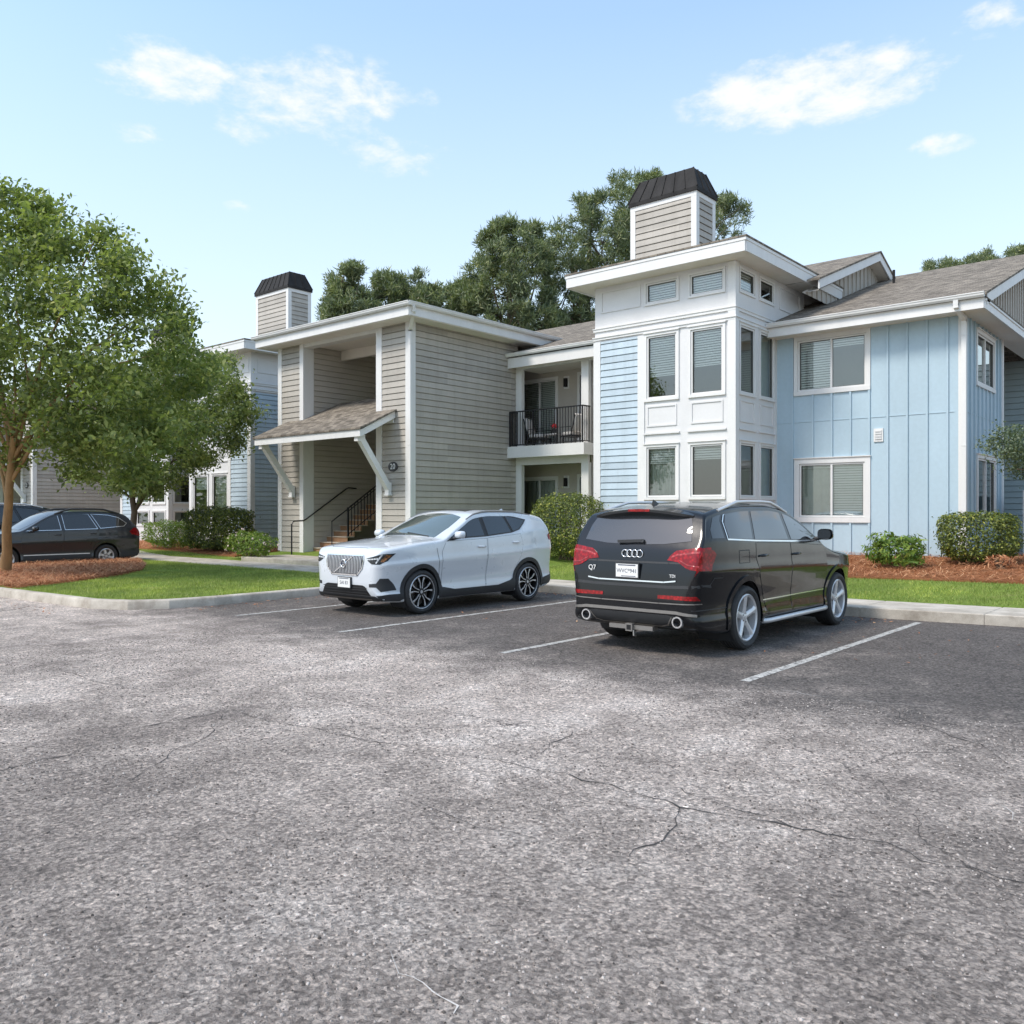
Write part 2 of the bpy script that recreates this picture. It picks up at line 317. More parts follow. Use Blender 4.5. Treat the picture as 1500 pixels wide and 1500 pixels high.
t.links.new(mixc(t, .6, ramp(t, f, [(.3, (.13, .20, .04)), (.6, (.20, .28, .055)), (.72, (.25, .25, .09)), (.82, (.22, .16, .08))]), ramp(t, g, [(.3, (.45, .45, .45)), (.7, (1.3, 1.3, 1.3))]), 'MULTIPLY'), p.inputs['Base Color']); p.inputs['Roughness'].default_value = 1; p.inputs['Specular IOR Level'].default_value = .1; bump(t, p, g, .8, .03); M['lawn'] = m
m, t, p = newmat('mulch_ground'); ps = posn(t); f = tnoise(t, 1.5, 6, .65, ps); g = tnoise(t, 55, 4, .7, mapn(t, ps, (1, .35, 1), (0, 0, .6)))
t.links.new(mixc(t, .65, ramp(t, f, [(.3, (.24, .095, .045)), (.65, (.36, .16, .075))]), ramp(t, g, [(.3, (.45, .45, .45)), (.7, (1.35, 1.3, 1.2))]), 'MULTIPLY'), p.inputs['Base Color']); p.inputs['Roughness'].default_value = 1; p.inputs['Specular IOR Level'].default_value = .1; bump(t, p, g, .9, .03); M['mulch'] = m
def islandmat(name, stops, rough=.7, trans=0.0, spec=.25, clump=0):
    m, t, p = newmat(name); g = nd(t, 'ShaderNodeNewGeometry')
    c = ramp(t, g.outputs['Random Per Island'], stops)
    if clump:                                           # sprays of younger, paler leaves among older ones
        f = tnoise(t, clump, 3, .6, g.outputs['Position']); c = mixc(t, 1, c, ramp(t, f, [(.34, (.66, .70, .74)), (.5, (1, 1, 1)), (.64, (1.4, 1.36, 1.1))]), 'MULTIPLY')
    t.links.new(c, p.inputs['Base Color']); p.inputs['Roughness'].default_value = rough; p.inputs['Specular IOR Level'].default_value = spec
    if trans:
        tl = nd(t, 'ShaderNodeBsdfTranslucent'); t.links.new(mixc(t, .6, c, (.30, .42, .04)), tl.inputs[0]); mx = nd(t, 'ShaderNodeMixShader'); mx.inputs[0].default_value = trans
        t.links.new(p.outputs[0], mx.inputs[1]); t.links.new(tl.outputs[0], mx.inputs[2]); t.links.new(mx.outputs[0], t.nodes['Material Output'].inputs[0])
    return m
M['leafA'] = islandmat('oak_leaf', [(.0, (0.083, 0.114, 0.053)), (.45, (0.166, 0.215, 0.078)), (.8, (0.270, 0.315, 0.102)), (1, (0.421, 0.429, 0.170))], .5, .45, .35, 1.3)
M['leafB'] = islandmat('maple_leaf', [(.0, (0.086, 0.124, 0.062)), (.5, (0.184, 0.232, 0.095)), (1, (0.367, 0.393, 0.163))], .5, .4, .35, 1.1)
M['leafP'] = islandmat('pine_needle', [(.0, (0.060, 0.085, 0.048)), (.5, (0.150, 0.188, 0.101)), (.9, (0.264, 0.294, 0.155)), (1, (0.360, 0.350, 0.196))], .55, .2, .35, 1.2)
M['leafH'] = islandmat('hedge_leaf', [(.0, (0.031, 0.046, 0.017)), (.5, (0.096, 0.129, 0.031)), (.85, (0.216, 0.247, 0.050)), (1, (0.408, 0.391, 0.099))], .45, .2, .3, 2.6)
M['leafL'] = islandmat('lime_leaf', [(.0, (0.060, 0.115, 0.025)), (.6, (0.150, 0.243, 0.042)), (1, (0.300, 0.365, 0.070))], .5, .25)
M['leafY'] = islandmat('yellow_leaf', [(.0, (.12, .13, .02)), (.6, (.30, .27, .03)), (1, (.42, .36, .05))], .5, .25)
M['leafG'] = islandmat('gray_leaf', [(.0, (.05, .075, .05)), (.5, (.11, .15, .09)), (1, (.22, .25, .17))], .5, .2)
M['flower'] = islandmat('white_petal', [(.0, (.65, .62, .55)), (1, (.82, .8, .76))], .6)
M['flowerp'] = islandmat('pink_petal', [(.0, (.62, .45, .42)), (1, (.8, .7, .66))], .6)
M['grass'] = islandmat('grass_blade', [(.0, (.15, .19, .05)), (.5, (.29, .35, .090)), (.9, (.39, .44, .12)), (1, (.48, .45, .20))], .6, .35, .25, .8)
M['straw'] = islandmat('pine_straw', [(.0, (0.196, 0.072, 0.037)), (.4, (0.425, 0.180, 0.085)), (.8, (0.598, 0.300, 0.156)), (1, (0.713, 0.456, 0.263))], .8)
M['bark'] = plain('gray_bark', (.14, .105, .075), .9, .4, 9, bmp=.6, streak=True)
M['barkt'] = plain('tan_bark', (.30, .185, .085), .85, .35, 5, bmp=.5, streak=True)
m, t, p = newmat('roof_shingle'); ps = posn(t)
bk = nd(t, 'ShaderNodeTexBrick'); t.links.new(mapn(t, ps, (1, 1, 1)), bk.inputs['Vector']); bk.inputs['Scale'].default_value = 1; bk.inputs['Brick Width'].default_value = .24; bk.inputs['Row Height'].default_value = .135; bk.inputs['Mortar Size'].default_value = .006; bk.offset = .37
bk.inputs['Color1'].default_value = (.255, .228, .195, 1); bk.inputs['Color2'].default_value = (.105, .093, .080, 1); bk.inputs['Mortar'].default_value = (.04, .035, .03, 1); bk.inputs['Bias'].default_value = -.1
pn = mth(t, 'ADD', mth(t, 'MULTIPLY', tnoise(t, 4, 4, .7, mapn(t, ps, (1, 2.5, 1))), .5), mth(t, 'MULTIPLY', tnoise(t, 60, 3, .7, ps), .5))
t.links.new(mixc(t, .8, bk.outputs['Color'], ramp(t, pn, [(.3, (.5, .5, .5)), (.7, (1.6, 1.53, 1.42))]), 'MULTIPLY'), p.inputs['Base Color']); p.inputs['Roughness'].default_value = .95; p.inputs['Specular IOR Level'].default_value = .2
bump(t, p, mth(t, 'ADD', bk.outputs['Fac'], mth(t, 'MULTIPLY', pn, -.6)), -.5, .012); M['shingle'] = m
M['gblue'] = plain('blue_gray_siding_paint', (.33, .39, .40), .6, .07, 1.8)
M['bluev'] = plain('blue_panel_paint', (.40, .515, .585), .55, .09, 1.1, bmp=.12, streak=True)
M['grit'] = islandmat('grit_stone', [(.0, (.07, .062, .057)), (.4, (.20, .178, .163)), (.8, (.36, .325, .30)), (1, (.52, .475, .44))], .95, 0, .1)
# ------------------------------------------------------------------ ground
def lerp(a, b, t): return a + (b - a) * t
def clamp(x, a=0., b=1.): return max(a, min(b, x))
def kerbY(x): return 13.85 if x < -4.66 else 13.85 + (x + 4.66) * .13
def G(x, y):
    """height of the planted ground above the tarmac"""
    if x > -13.8: return .15 + clamp((y - 15.0) / 6.3) * .43
    isl = .15 + .03 * clamp(min(y - 6.3, -13.9 - x, 3) / 3)
    back = .17 + clamp((y - 14.2) / 4) * (.13 if x < -25 else .3)
    return lerp(isl, back, clamp((y - 11.5) / 2))
mb = MB(); n = 1
mb.face([(-160, -90, 0), (90, -90, 0), (90, 160, 0), (-160, 160, 0)])
struct(mb.build('parking_lot', M['asphalt'], fix=False))
def sheet(name, poly, off, mat, res=.35, amp=0., kind='structure', rim=True):
    """terrain patch: polygon filled with a fine triangle net laid on G(x,y)"""
    P = []
    for i in range(len(poly)):
        a, b = np.array(poly[i]), np.array(poly[(i + 1) % len(poly)]); k = max(1, int(np.linalg.norm(b - a) / res))
        for j in range(k): P.append(tuple(a + (b - a) * j / k))
    nb = len(P); edges = [(i, (i + 1) % nb) for i in range(nb)]
    xs = [q[0] for q in P]; ys = [q[1] for q in P]
    pts = list(P); x = min(xs)
    while x < max(xs):
        y = min(ys)
        while y < max(ys):
            q = (x + random.uniform(-.1, .1) * res, y + random.uniform(-.1, .1) * res)
            if inpoly(q, P) and min(math.hypot(q[0] - a, q[1] - b) for a, b in P[::1]) > res * .5: pts.append(q)
            y += res
        x += res
    v, e, f, *_ = delaunay_2d_cdt([Vector(q) for q in pts], edges, [], 1, 1e-6)
    V = []
    for q in v:
        z = G(q.x, q.y) + off
        if amp: z += amp * (noise.noise((q.x * 1.7, q.y * 1.7, 0)) + .6 * noise.noise((q.x * 5, q.y * 5, 3)))
        V.append((q.x, q.y, z))
    mb = MB(); mb.v = V; mb.f = [tuple(a) for a in f]; mb.mi = [0] * len(f)
    if rim:
        for i in range(nb):
            j = (i + 1) % nb
            try: a, b = V[i], V[j]
            except IndexError: continue
            mb.face([(a[0], a[1], a[2] - off - .12), (b[0], b[1], b[2] - off - .12), b, a])
    o = mb.build(name, mat, smooth=60); o['kind'] = kind; return o
def inpoly(q, P):
    x, y = q; c = False; j = len(P) - 1
    for i in range(len(P)):
        xi, yi = P[i]; xj, yj = P[j]
        if (yi > y) != (yj > y) and x < (xj - xi) * (y - yi) / (yj - yi) + xi: c = not c
        j = i
    return c
KR = [(-13.4, 13.85), (-4.66, 13.85), (-2.4, 14.14), (8, 15.5)]
# lawn and beds
lawn_main = [(-13.4, 15.1), (-4.66, 15.1), (-2.6, 15.35), (8, 16.7), (8, 24), (-13.4, 24)]
sheet('lawn', lawn_main, .0, M['lawn'], .5)
isl_in = [(-26.2, 6.15), (-18.6, 6.35), (-15.2, 6.62), (-14.55, 6.9), (-14.17, 7.45), (-14.1, 8.2), (-14.15, 12.75), (-26.2, 12.75)]
lawn_isl = sheet('lawn', isl_in, .0, M['lawn'], .45)
lawn_back = sheet('lawn', [(-60, 14.2), (-18.3, 14.2), (-13.4, 15.1), (-13.4, 24), (-60, 24)], -.01, M['lawn'], .8)
mul_main = [(-13.3, 18.1), (-10.5, 17.85), (-7.5, 17.6), (-6.2, 17.55), (-4.3, 17.75), (-2, 18.0), (7.9, 19.2), (7.9, 23.8), (-13.3, 23.8)]
sheet('mulch_bed', mul_main, .035, M['mulch'], .3, .03)
mul_isl = [(-25.9, 6.4), (-22.5, 6.42)] + [(q[0], max(q[1], 6.40)) for q in (onZ(a, b, .19) for a, b in ((-20, 861), (30, 859), (75, 855), (130, 849), (180, 842), (207, 836), (214, 829), (206, 822)))] + [(-25.9, 12.5)]
sheet('mulch_bed', mul_isl, .02, M['mulch'], .3, .02)
sheet('mulch_bed', [(-44, 15.6), (-30, 15.8), (-26.5, 15.3), (-24.6, 15.0), (-24.6, 19), (-44, 21)], .035, M['mulch'], .4, .03)
# kerbs, pavement
def sweep(name, path, prof, mat, closed=False):
    """profile (offset to the left of travel, z) swept along a 2-D path, with joints"""
    mb = MB(); P = [np.array(q, float) for q in path]; rows = []
    for i, q in enumerate(P):
        d0 = (P[i] - P[i - 1]) if i or closed else None; d1 = (P[(i + 1) % len(P)] - P[i]) if i < len(P) - 1 or closed else None
        ds = [d / np.linalg.norm(d) for d in (d0, d1) if d is not None]; d = sum(ds); d /= np.linalg.norm(d)
        nn = np.array([-d[1], d[0]]); k = 1 / max(.5, float(np.dot(nn, [-ds[0][1], ds[0][0]])))
        rows.append([(q[0] + nn[0] * o * k, q[1] + nn[1] * o * k, z) for o, z in prof])
    for i in range(len(rows) - (0 if closed else 1)):
        a, b = rows[i], rows[(i + 1) % len(rows)]
        for j in range(len(prof) - 1): mb.face([a[j], b[j], b[j + 1], a[j + 1]])
    o = mb.build(name, mat, smooth=40); o['kind'] = 'structure'; return o
def densify(path, step):
    r = []
    for a, b in zip(path[:-1], path[1:]):
        a = np.array(a); b = np.array(b); k = max(1, int(np.linalg.norm(b - a) / step))
        for j in range(k): r.append(tuple(a + (b - a) * j / k))
    r.append(tuple(path[-1])); return r
def offset_joints(path, every, prof, name):      # short kerb stones with open joints
    pts = densify(path, every)
    for a, b in zip(pts[:-1], pts[1:]): pass
kprof = [(0, -.05), (.006, .02), (.022, .125), (.035, .145), (.055, .155), (.17, .157), (.18, .10), (.18, -.05)]
def kerb(path):
    """kerb along a path, cut by 6 mm contraction joints about every 3 m"""
    mb = MB(); P = [np.array(q, float) for q in path]
    nr = []
    for i in range(len(P)):
        ds = []
        if i: d = P[i] - P[i - 1]; ds.append(d / np.linalg.norm(d))
        if i < len(P) - 1: d = P[i + 1] - P[i]; ds.append(d / np.linalg.norm(d))
        d = sum(ds); d /= np.linalg.norm(d); nn = np.array([-d[1], d[0]]); nr.append(nn / max(.5, float(np.dot(nn, [-ds[0][1], ds[0][0]]))))
    def row(q, nn): return [(q[0] + nn[0] * o, q[1] + nn[1] * o, z) for o, z in kprof]
    for i in range(len(P) - 1):
        L = np.linalg.norm(P[i + 1] - P[i]); k = max(1, round(L / 3)); g = .004 / L if L > 1.5 else 0
        for j in range(k):
            t0, t1 = j / k + g, (j + 1) / k - g
            a = row(lerp(P[i], P[i + 1], t0), lerp(nr[i], nr[i + 1], t0)); b = row(lerp(P[i], P[i + 1], t1), lerp(nr[i], nr[i + 1], t1))
            for m in range(len(kprof) - 1): mb.face([a[m], b[m], b[m + 1], a[m + 1]])
            mb.face(list(reversed(a))); mb.face(b)
    return struct(mb.build('kerb', M['concrete'], smooth=40))
# island: front edge, rounded nose, side towards the white car, back along the bays
kerb([(-26.4, 5.97), (-18.65, 6.17), (-15.1, 6.42), (-14.4, 6.75), (-14.02, 7.3), (-13.92, 8.1), (-13.97, 10.5), (-13.97, 13.82)])
# pavement slab with its own kerb face on the right, walk to the stairs on the left
def slab(name, polys, z0, z1, mat, gap=.004):
    mb = MB()
    for poly in polys:
        c = np.mean(np.array(poly), axis=0); q = [tuple(np.array(a) + (c - np.array(a)) / max(1e-6, np.linalg.norm(c - np.array(a))) * gap) for a in poly]
        nn = len(q); zt = [z1(a[0], a[1]) if callable(z1) else z1 for a in q]; iv = [tuple(np.array(a) + (c - np.array(a)) / np.linalg.norm(c - np.array(a)) * .018) for a in q]
        for i in range(nn):
            j = (i + 1) % nn
            mb.face([(*q[i], z0), (*q[j], z0), (*q[j], zt[j] - .012), (*q[i], zt[i] - .012)]); mb.face([(*q[i], zt[i] - .012), (*q[j], zt[j] - .012), (*iv[j], zt[j]), (*iv[i], zt[i])])
        mb.face([(*iv[i], zt[i]) for i in range(nn)])
    return struct(mb.build(name, mat, smooth=35))
polys = []
xs = [-13.79, -12.0, -10.5, -9.0, -7.5, -6.0, -4.66, -2.95, -1.4, .2, 1.8, 3.4, 5, 6.6, 8]
for a, b in zip(xs[:-1], xs[1:]): polys.append([(a, kerbY(a)), (b, kerbY(b)), (b, kerbY(b) + 1.27), (a, kerbY(a) + 1.27)])
slab('pavement', polys, -.05, .157, M['concrete'])
gw = lambda x, y: G(x, y) + .012
slab('path', [[(a, 12.78 if a > -26 else 12.78), (b, 12.78), (b, 14.3 + .0 * b), (a, 14.3)] for a, b in zip(np.arange(-27.4, -14.2, 1.6)[:-1], np.arange(-27.4, -14.2, 1.6)[1:])] + [[(-15.75, 12.78), (-14.0, 12.78), (-13.82, 15.08), (-15.75, 14.3)]], -.05, gw, M['concrete'])
slab('path', [[(-30.2, 13.3), (-27.42, 12.8), (-27.42, 14.3), (-30.2, 14.9)], [(-34, 14.4), (-30.22, 13.3), (-30.22, 14.9), (-34, 16)]], -.05, gw, M['concrete'])
slab('stair_landing', [[(-23.3, 14.42), (-18.35, 14.42), (-18.35, 17.4), (-23.3, 17.4)]], 0, .30, M['concrete'])
# painted bay lines
for lx, y0 in ((-3.75, 7.85), (-6.65, 7.55), (-9.52, 7.4), (-12.27, 7.5), (.0, 7.9)):
    mb = MB(); wv = [random.uniform(-.006, .006) for _ in range(13)]
    for i in range(12):
        ya, yb = lerp(y0, 13.7, i / 12), lerp(y0, 13.7, (i + 1) / 12)
        mb.face([(lx - .05 + wv[i], ya, .004), (lx + .05 + wv[i], ya, .004), (lx + .05 + wv[i + 1], yb, .004), (lx - .05 + wv[i + 1], yb, .004)])
    struct(mb.build('bay_line', M['line'], fix=False))
def crack(px, w, mat, z=.0035):
    P = [onZ(a, b, 0)[:2] for a, b in px]; D = []
    for a, b in zip(P[:-1], P[1:]):
        k = max(2, int(np.linalg.norm(b - a) / .07))
        for i in range(k): t = i / k; q = a + (b - a) * t; n = noise.noise_vector(Vector((q[0] * 4, q[1] * 4, 0))) * .07 + noise.noise_vector(Vector((q[0] * 17, q[1] * 17, 0))) * .03; D.append((q[0] + n.x, q[1] + n.y))
    mb = MB(); L = []
    for i in range(len(D)):
        a = np.array(D[max(0, i - 1)]); b = np.array(D[min(len(D) - 1, i + 1)]); d = (b - a) / (np.linalg.norm(b - a) + 1e-9); n = np.array([-d[1], d[0]]) * w * (.15 + .85 * abs(noise.noise(Vector((D[i][0] * 6, D[i][1] * 6, 4)))) * 1.6) * math.sin(math.pi * min(1, .04 + i / len(D) * .96)) ** .4
        L.append((*(np.array(D[i]) + n), z)); L.append((*(np.array(D[i]) - n), z))
    for i in range(len(D) - 1): mb.face([L[2 * i], L[2 * i + 2], L[2 * i + 3], L[2 * i + 1]])
    return struct(mb.build('tarmac_crack', mat, fix=False))
CK, CP = plain('crack_dark', (.045, .042, .04), .95, .3, 30), plain('crack_chalk', (.50, .47, .44), .95, .3, 30)  # dark and pale strip colours for the tarmac cracks
crack([(690, 1108), (760, 1122), (830, 1133), (880, 1150), (940, 1166), (1000, 1187), (1050, 1193), (1127, 1203), (1160, 1215), (1187, 1215), (1250, 1230), (1300, 1238), (1353, 1257), (1417, 1270), (1467, 1288), (1560, 1300)], .010, CK)
crack([(199, 1068), (225, 1063), (271, 1052), (297, 1049), (335, 1043)], .010, CK); crack([(360, 1046), (400, 1058), (470, 1070), (560, 1088), (690, 1108)], .007, CK); crack([(0, 1130), (60, 1115), (140, 1098)], .012, CK)
crack([(90, 980), (150, 1000), (240, 1015), (330, 1030)], .007, CK); crack([(1160, 1215), (1120, 1196), (1060, 1180), (980, 1150)], .006, CK)
crack([(572, 1398), (598, 1424), (622, 1442), (650, 1458), (676, 1466), (694, 1492)], .007, CP); crack([(1098, 1000), (1150, 1012), (1210, 1022), (1300, 1030), (1420, 1040)], .006, CP); crack([(1440, 1170), (1484, 1190), (1478, 1208)], .006, CP)
for c_ in ([(420, 1010), (520, 1032), (640, 1040), (760, 1062), (900, 1075)], [(760, 1122), (800, 1090), (850, 1070)], [(1000, 1187), (960, 1230), (900, 1262)], [(330, 1043), (300, 1080), (240, 1110), (180, 1150)], [(1260, 1010), (1340, 1060), (1420, 1085), (1500, 1130)], [(620, 1180), (700, 1215), (800, 1230)]): crack(c_, .007, CK)
# ------------------------------------------------------------------ building kit
def fm(face, P):
    if face == 'F': return lambda a, o, z: (a, P - o, z)
    if face == 'R': return lambda a, o, z: (P + o, a, z)
    if face == 'L': return lambda a, o, z: (P - o, a, z)
    if face == 'B': return lambda a, o, z: (a, P + o, z)
def fbox(mb, f, a0, a1, o0, o1, z0, z1, mi=0):
    if o0 == 0: o0 = -.008
    p, q = f(a0, o0, z0), f(a1, o1, z1); mb.box(p[0], q[0], p[1], q[1], p[2], q[2], mi)
def holes_iv(a0, a1, zm, holes):
    iv = [(a0, a1)]
    for h in holes:
        if h[2] < zm < h[3]:
            r = []
            for s, e in iv:
                if h[1] <= s or h[0] >= e: r.append((s, e)); continue
                if h[0] > s: r.append((s, h[0]))
                if h[1] < e: r.append((h[1], e))
            iv = r
    return iv
EXPO = .178
def lap(mb, f, a0, a1, z0, z1, holes=(), e=EXPO, zref=.3):
    """lap siding: every board leans out to a 26 mm lip over a shadow gap"""
    k = math.floor((z0 - zref) / e); gap = .019
    while zref + k * e < z1 - 1e-6:
        b = zref + k * e; t = b + e; k += 1
        cuts = sorted({max(b, z0), min(t, z1)} | {z for z in [b + gap] + [h[2] for h in holes] + [h[3] for h in holes] if max(b, z0) < z < min(t, z1)})
        for c0, c1 in zip(cuts[:-1], cuts[1:]):
            dep = lambda z: .026 - .020 * (z - b - gap) / (e - gap)
            for s, en in holes_iv(a0, a1, (c0 + c1) / 2, holes):
                if c1 <= b + gap + 1e-9:
                    mb.face([f(s, -.016, c0), f(en, -.016, c0), f(en, -.016, c1), f(s, -.016, c1)])
                else:
                    mb.face([f(s, dep(c0), c0), f(en, dep(c0), c0), f(en, dep(c1), c1), f(s, dep(c1), c1)])
                    if abs(c0 - b - gap) < 1e-6: mb.face([f(s, -.016, c0), f(en, -.016, c0), f(en, dep(c0), c0), f(s, dep(c0), c0)])
                    if abs(c1 - t) < 1e-6: mb.face([f(s, dep(c1), c1), f(en, dep(c1), c1), f(en, -.016, c1), f(s, -.016, c1)])
def flat(mb, f, a0, a1, z0, z1, holes=(), o=0., mi=0):
    cuts = sorted({z0, z1} | {z for h in holes for z in h[2:4] if z0 < z < z1})
    for c0, c1 in zip(cuts[:-1], cuts[1:]):
        for s, e in holes_iv(a0, a1, (c0 + c1) / 2, holes): mb.face([f(s, o, c0), f(e, o, c0), f(e, o, c1), f(s, o, c1)], mi)
def window(parent, f, a0, a1, z0, z1, cw=.09, lights=1, blinds=((0, 1, .65),), proud=.035, sill=True, gap_l=0., curtain=False, room=1.4, name='window', room_m=.25):
    """casing > sash frame, pane, blind; (a0..a1,z0..z1) is the outside of the casing"""
    mb = MB()
    fbox(mb, f, a0, a1, -.05, proud, z1 - cw, z1); fbox(mb, f, a0, a1, -.05, proud + (.012 if sill else 0), z0, z0 + cw)
    fbox(mb, f, a0, a0 + cw, -.05, proud, z0 + cw, z1 - cw); fbox(mb, f, a1 - cw, a1, -.05, proud, z0 + cw, z1 - cw)
    if sill: fbox(mb, f, a0 - .015, a1 + .015, -.02, proud + .03, z1 - .0, z1 + .022)
    w = mb.build(name, M['white'], parent)
    b0, b1, y0, y1 = a0 + cw, a1 - cw, z0 + cw, z1 - cw; fw = .045
    mb = MB(); g = .006                         # sash set 6 mm inside the casing: a fine dark reveal line
    fbox(mb, f, b0 + g, b1 - g, -.06, .006, y0 + g, y0 + fw); fbox(mb, f, b0 + g, b1 - g, -.06, .006, y1 - fw, y1 - g)
    fbox(mb, f, b0 + g, b0 + fw, -.06, .006, y0 + fw, y1 - fw); fbox(mb, f, b1 - fw, b1 - g, -.06, .006, y0 + fw, y1 - fw)
    for k in range(1, lights):
        m = lerp(b0, b1, k / lights); fbox(mb, f, m - .025, m + .025, -.06, .009, y0 + fw, y1 - fw)
    fr = mb.build('sash_frame', M['white'], w)
    mb = MB(); e0, e1, h0, h1 = b0 + fw, b1 - fw, y0 + fw, y1 - fw; t = .012
    fbox(mb, f, e0, e1, -.05, .001, h0, h0 + t); fbox(mb, f, e0, e1, -.05, .001, h1 - t, h1); fbox(mb, f, e0, e0 + t, -.05, .001, h0 + t, h1 - t); fbox(mb, f, e1 - t, e1, -.05, .001, h0 + t, h1 - t)
    mb.build('gasket', M['seal'], w)
    mb = MB(); mb.face([f(b0 + .02, -.03, y0 + .02), f(b1 - .02, -.03, y0 + .02), f(b1 - .02, -.03, y1 - .02), f(b0 + .02, -.03, y1 - .02)]); mb.build('pane', M['glass'], w, fix=False)
    mb = MB()
    for s, e, drop in blinds:
        if drop <= 0: continue
        s, e = lerp(b0, b1, s) + .02, lerp(b0, b1, e) - .02; z = y1 - .03; zb = y1 - (y1 - y0) * drop
        fbox(mb, f, s, e, -.14, -.07, y1 - .06, y1 - .01)
        while z > zb:
            mb.face([f(s, -.115, z), f(e, -.115, z), f(e, -.085, z - .044), f(s, -.085, z - .044)]); z -= .062
        fbox(mb, f, s, e, -.12, -.08, z - .025, z)
    if mb.v: mb.build('blind', M['blind'], w, fix=False)
    if curtain:
        mb = MB(); k = 26; pts = [(lerp(b0, b1, i / k), -.16 - .03 * math.sin(i * 1.9)) for i in range(k + 1)]
        for (p, o1), (q, o2) in zip(pts[:-1], pts[1:]): mb.face([f(p, o1, y0), f(q, o2, y0), f(q, o2, y1), f(p, o1, y1)])
        mb.build('curtain', M['curtain'], w, smooth=80)
    if room:
        A, B, c, d, n0, n1 = b0 - room_m, b1 + room_m, y0 - room_m, y1 + room_m, -.065, -room
        R = MB()
        R.face([f(A, n1, c), f(B, n1, c), f(B, n1, d), f(A, n1, d)])
        for q in ([(A, n0, c), (A, n1, c), (A, n1, d), (A, n0, d)], [(B, n0, c), (B, n1, c), (B, n1, d), (B, n0, d)], [(A, n0, c), (B, n0, c), (B, n1, c), (A, n1, c)], [(A, n0, d), (B, n0, d), (B, n1, d), (A, n1, d)]): R.face([f(*v) for v in q])
        R.build('room', M['room'], w, fix=False)
    return w
def downspout(parent, pts, w=.085, d=.07):
    mb = MB()
    for p, q in zip(pts[:-1], pts[1:]): mb.bar(p, q, w, d, up=(0, 1, 0) if abs(Vector(q).z - Vector(p).z) > .8 * (Vector(q) - Vector(p)).length else (0, 0, 1))
    for p in pts[1:-1]: mb.box(p[0] - w / 2, p[0] + w / 2, p[1] - d / 2, p[1] + d / 2, p[2] - .045, p[2] + .045)
    # strap bands
    p, q = pts[-2], pts[-1]
    for t in (.06, .5, .94): z = lerp(p[2], q[2], t); mb.box(q[0] - w / 2 - .008, q[0] + w / 2 + .008, q[1] - d / 2 - .008, q[1] + d / 2 + .008, z - .012, z + .012)
    return mb.build('downspout', M['white'], parent)
def gutter_prof(): return [(0, 0), (.0, -.10), (.07, -.115), (.105, -.07), (.112, -.03), (.125, -.02), (.125, 0), (.112, 0), (.112, -.012), (.012, -.012)]
def gutter(parent, p, q, out):
    """k-style gutter from p to q (top back edge), leaning to direction out"""
    mb = MB(); p = Vector(p); q = Vector(q); o = Vector(out)
    a = [p + o * x + Vector((0, 0, z)) for x, z in gutter_prof()]; b = [q + o * x + Vector((0, 0, z)) for x, z in gutter_prof()]
    n = len(a)
    for i in range(n): j = (i + 1) % n; mb.face([a[i], b[i], b[j], a[j]])
    mb.face(a); mb.face(list(reversed(b)))
    return mb.build('gutter', M['white'], parent)
def hiproof(parent, x0, x1, y0, y1, z, rise, ridge_in, over=.03, th=.035, mat='shingle'):
    mb = MB(); x0 -= over; x1 += over; y0 -= over; y1 += over
    cx, cy = (x0 + x1) / 2, (y0 + y1) / 2; W, D = x1 - x0, y1 - y0
    if D >= W: r0, r1 = (cx, y0 + ridge_in, z + rise), (cx, y1 - ridge_in, z + rise)
    else: r0, r1 = (x0 + ridge_in, cy, z + rise), (x1 - ridge_in, cy, z + rise)
    c = [(x0, y0, z), (x1, y0, z), (x1, y1, z), (x0, y1, z)]; d = [(a, b, h - th) for a, b, h in c]
    if D >= W: fs = [[c[0], c[1], r0], [c[1], c[2], r1, r0], [c[2], c[3], r1], [c[3], c[0], r0, r1]]
    else: fs = [[c[0], c[1], r1, r0], [c[1], c[2], r1], [c[2], c[3], r0, r1], [c[3], c[0], r0]]
    for q in fs: mb.face(q)
    for i in range(4): j = (i + 1) % 4; mb.face([d[i], d[j], c[j], c[i]])
    mb.face(list(reversed(d)))
    return mb.build('roof', M[mat], parent)
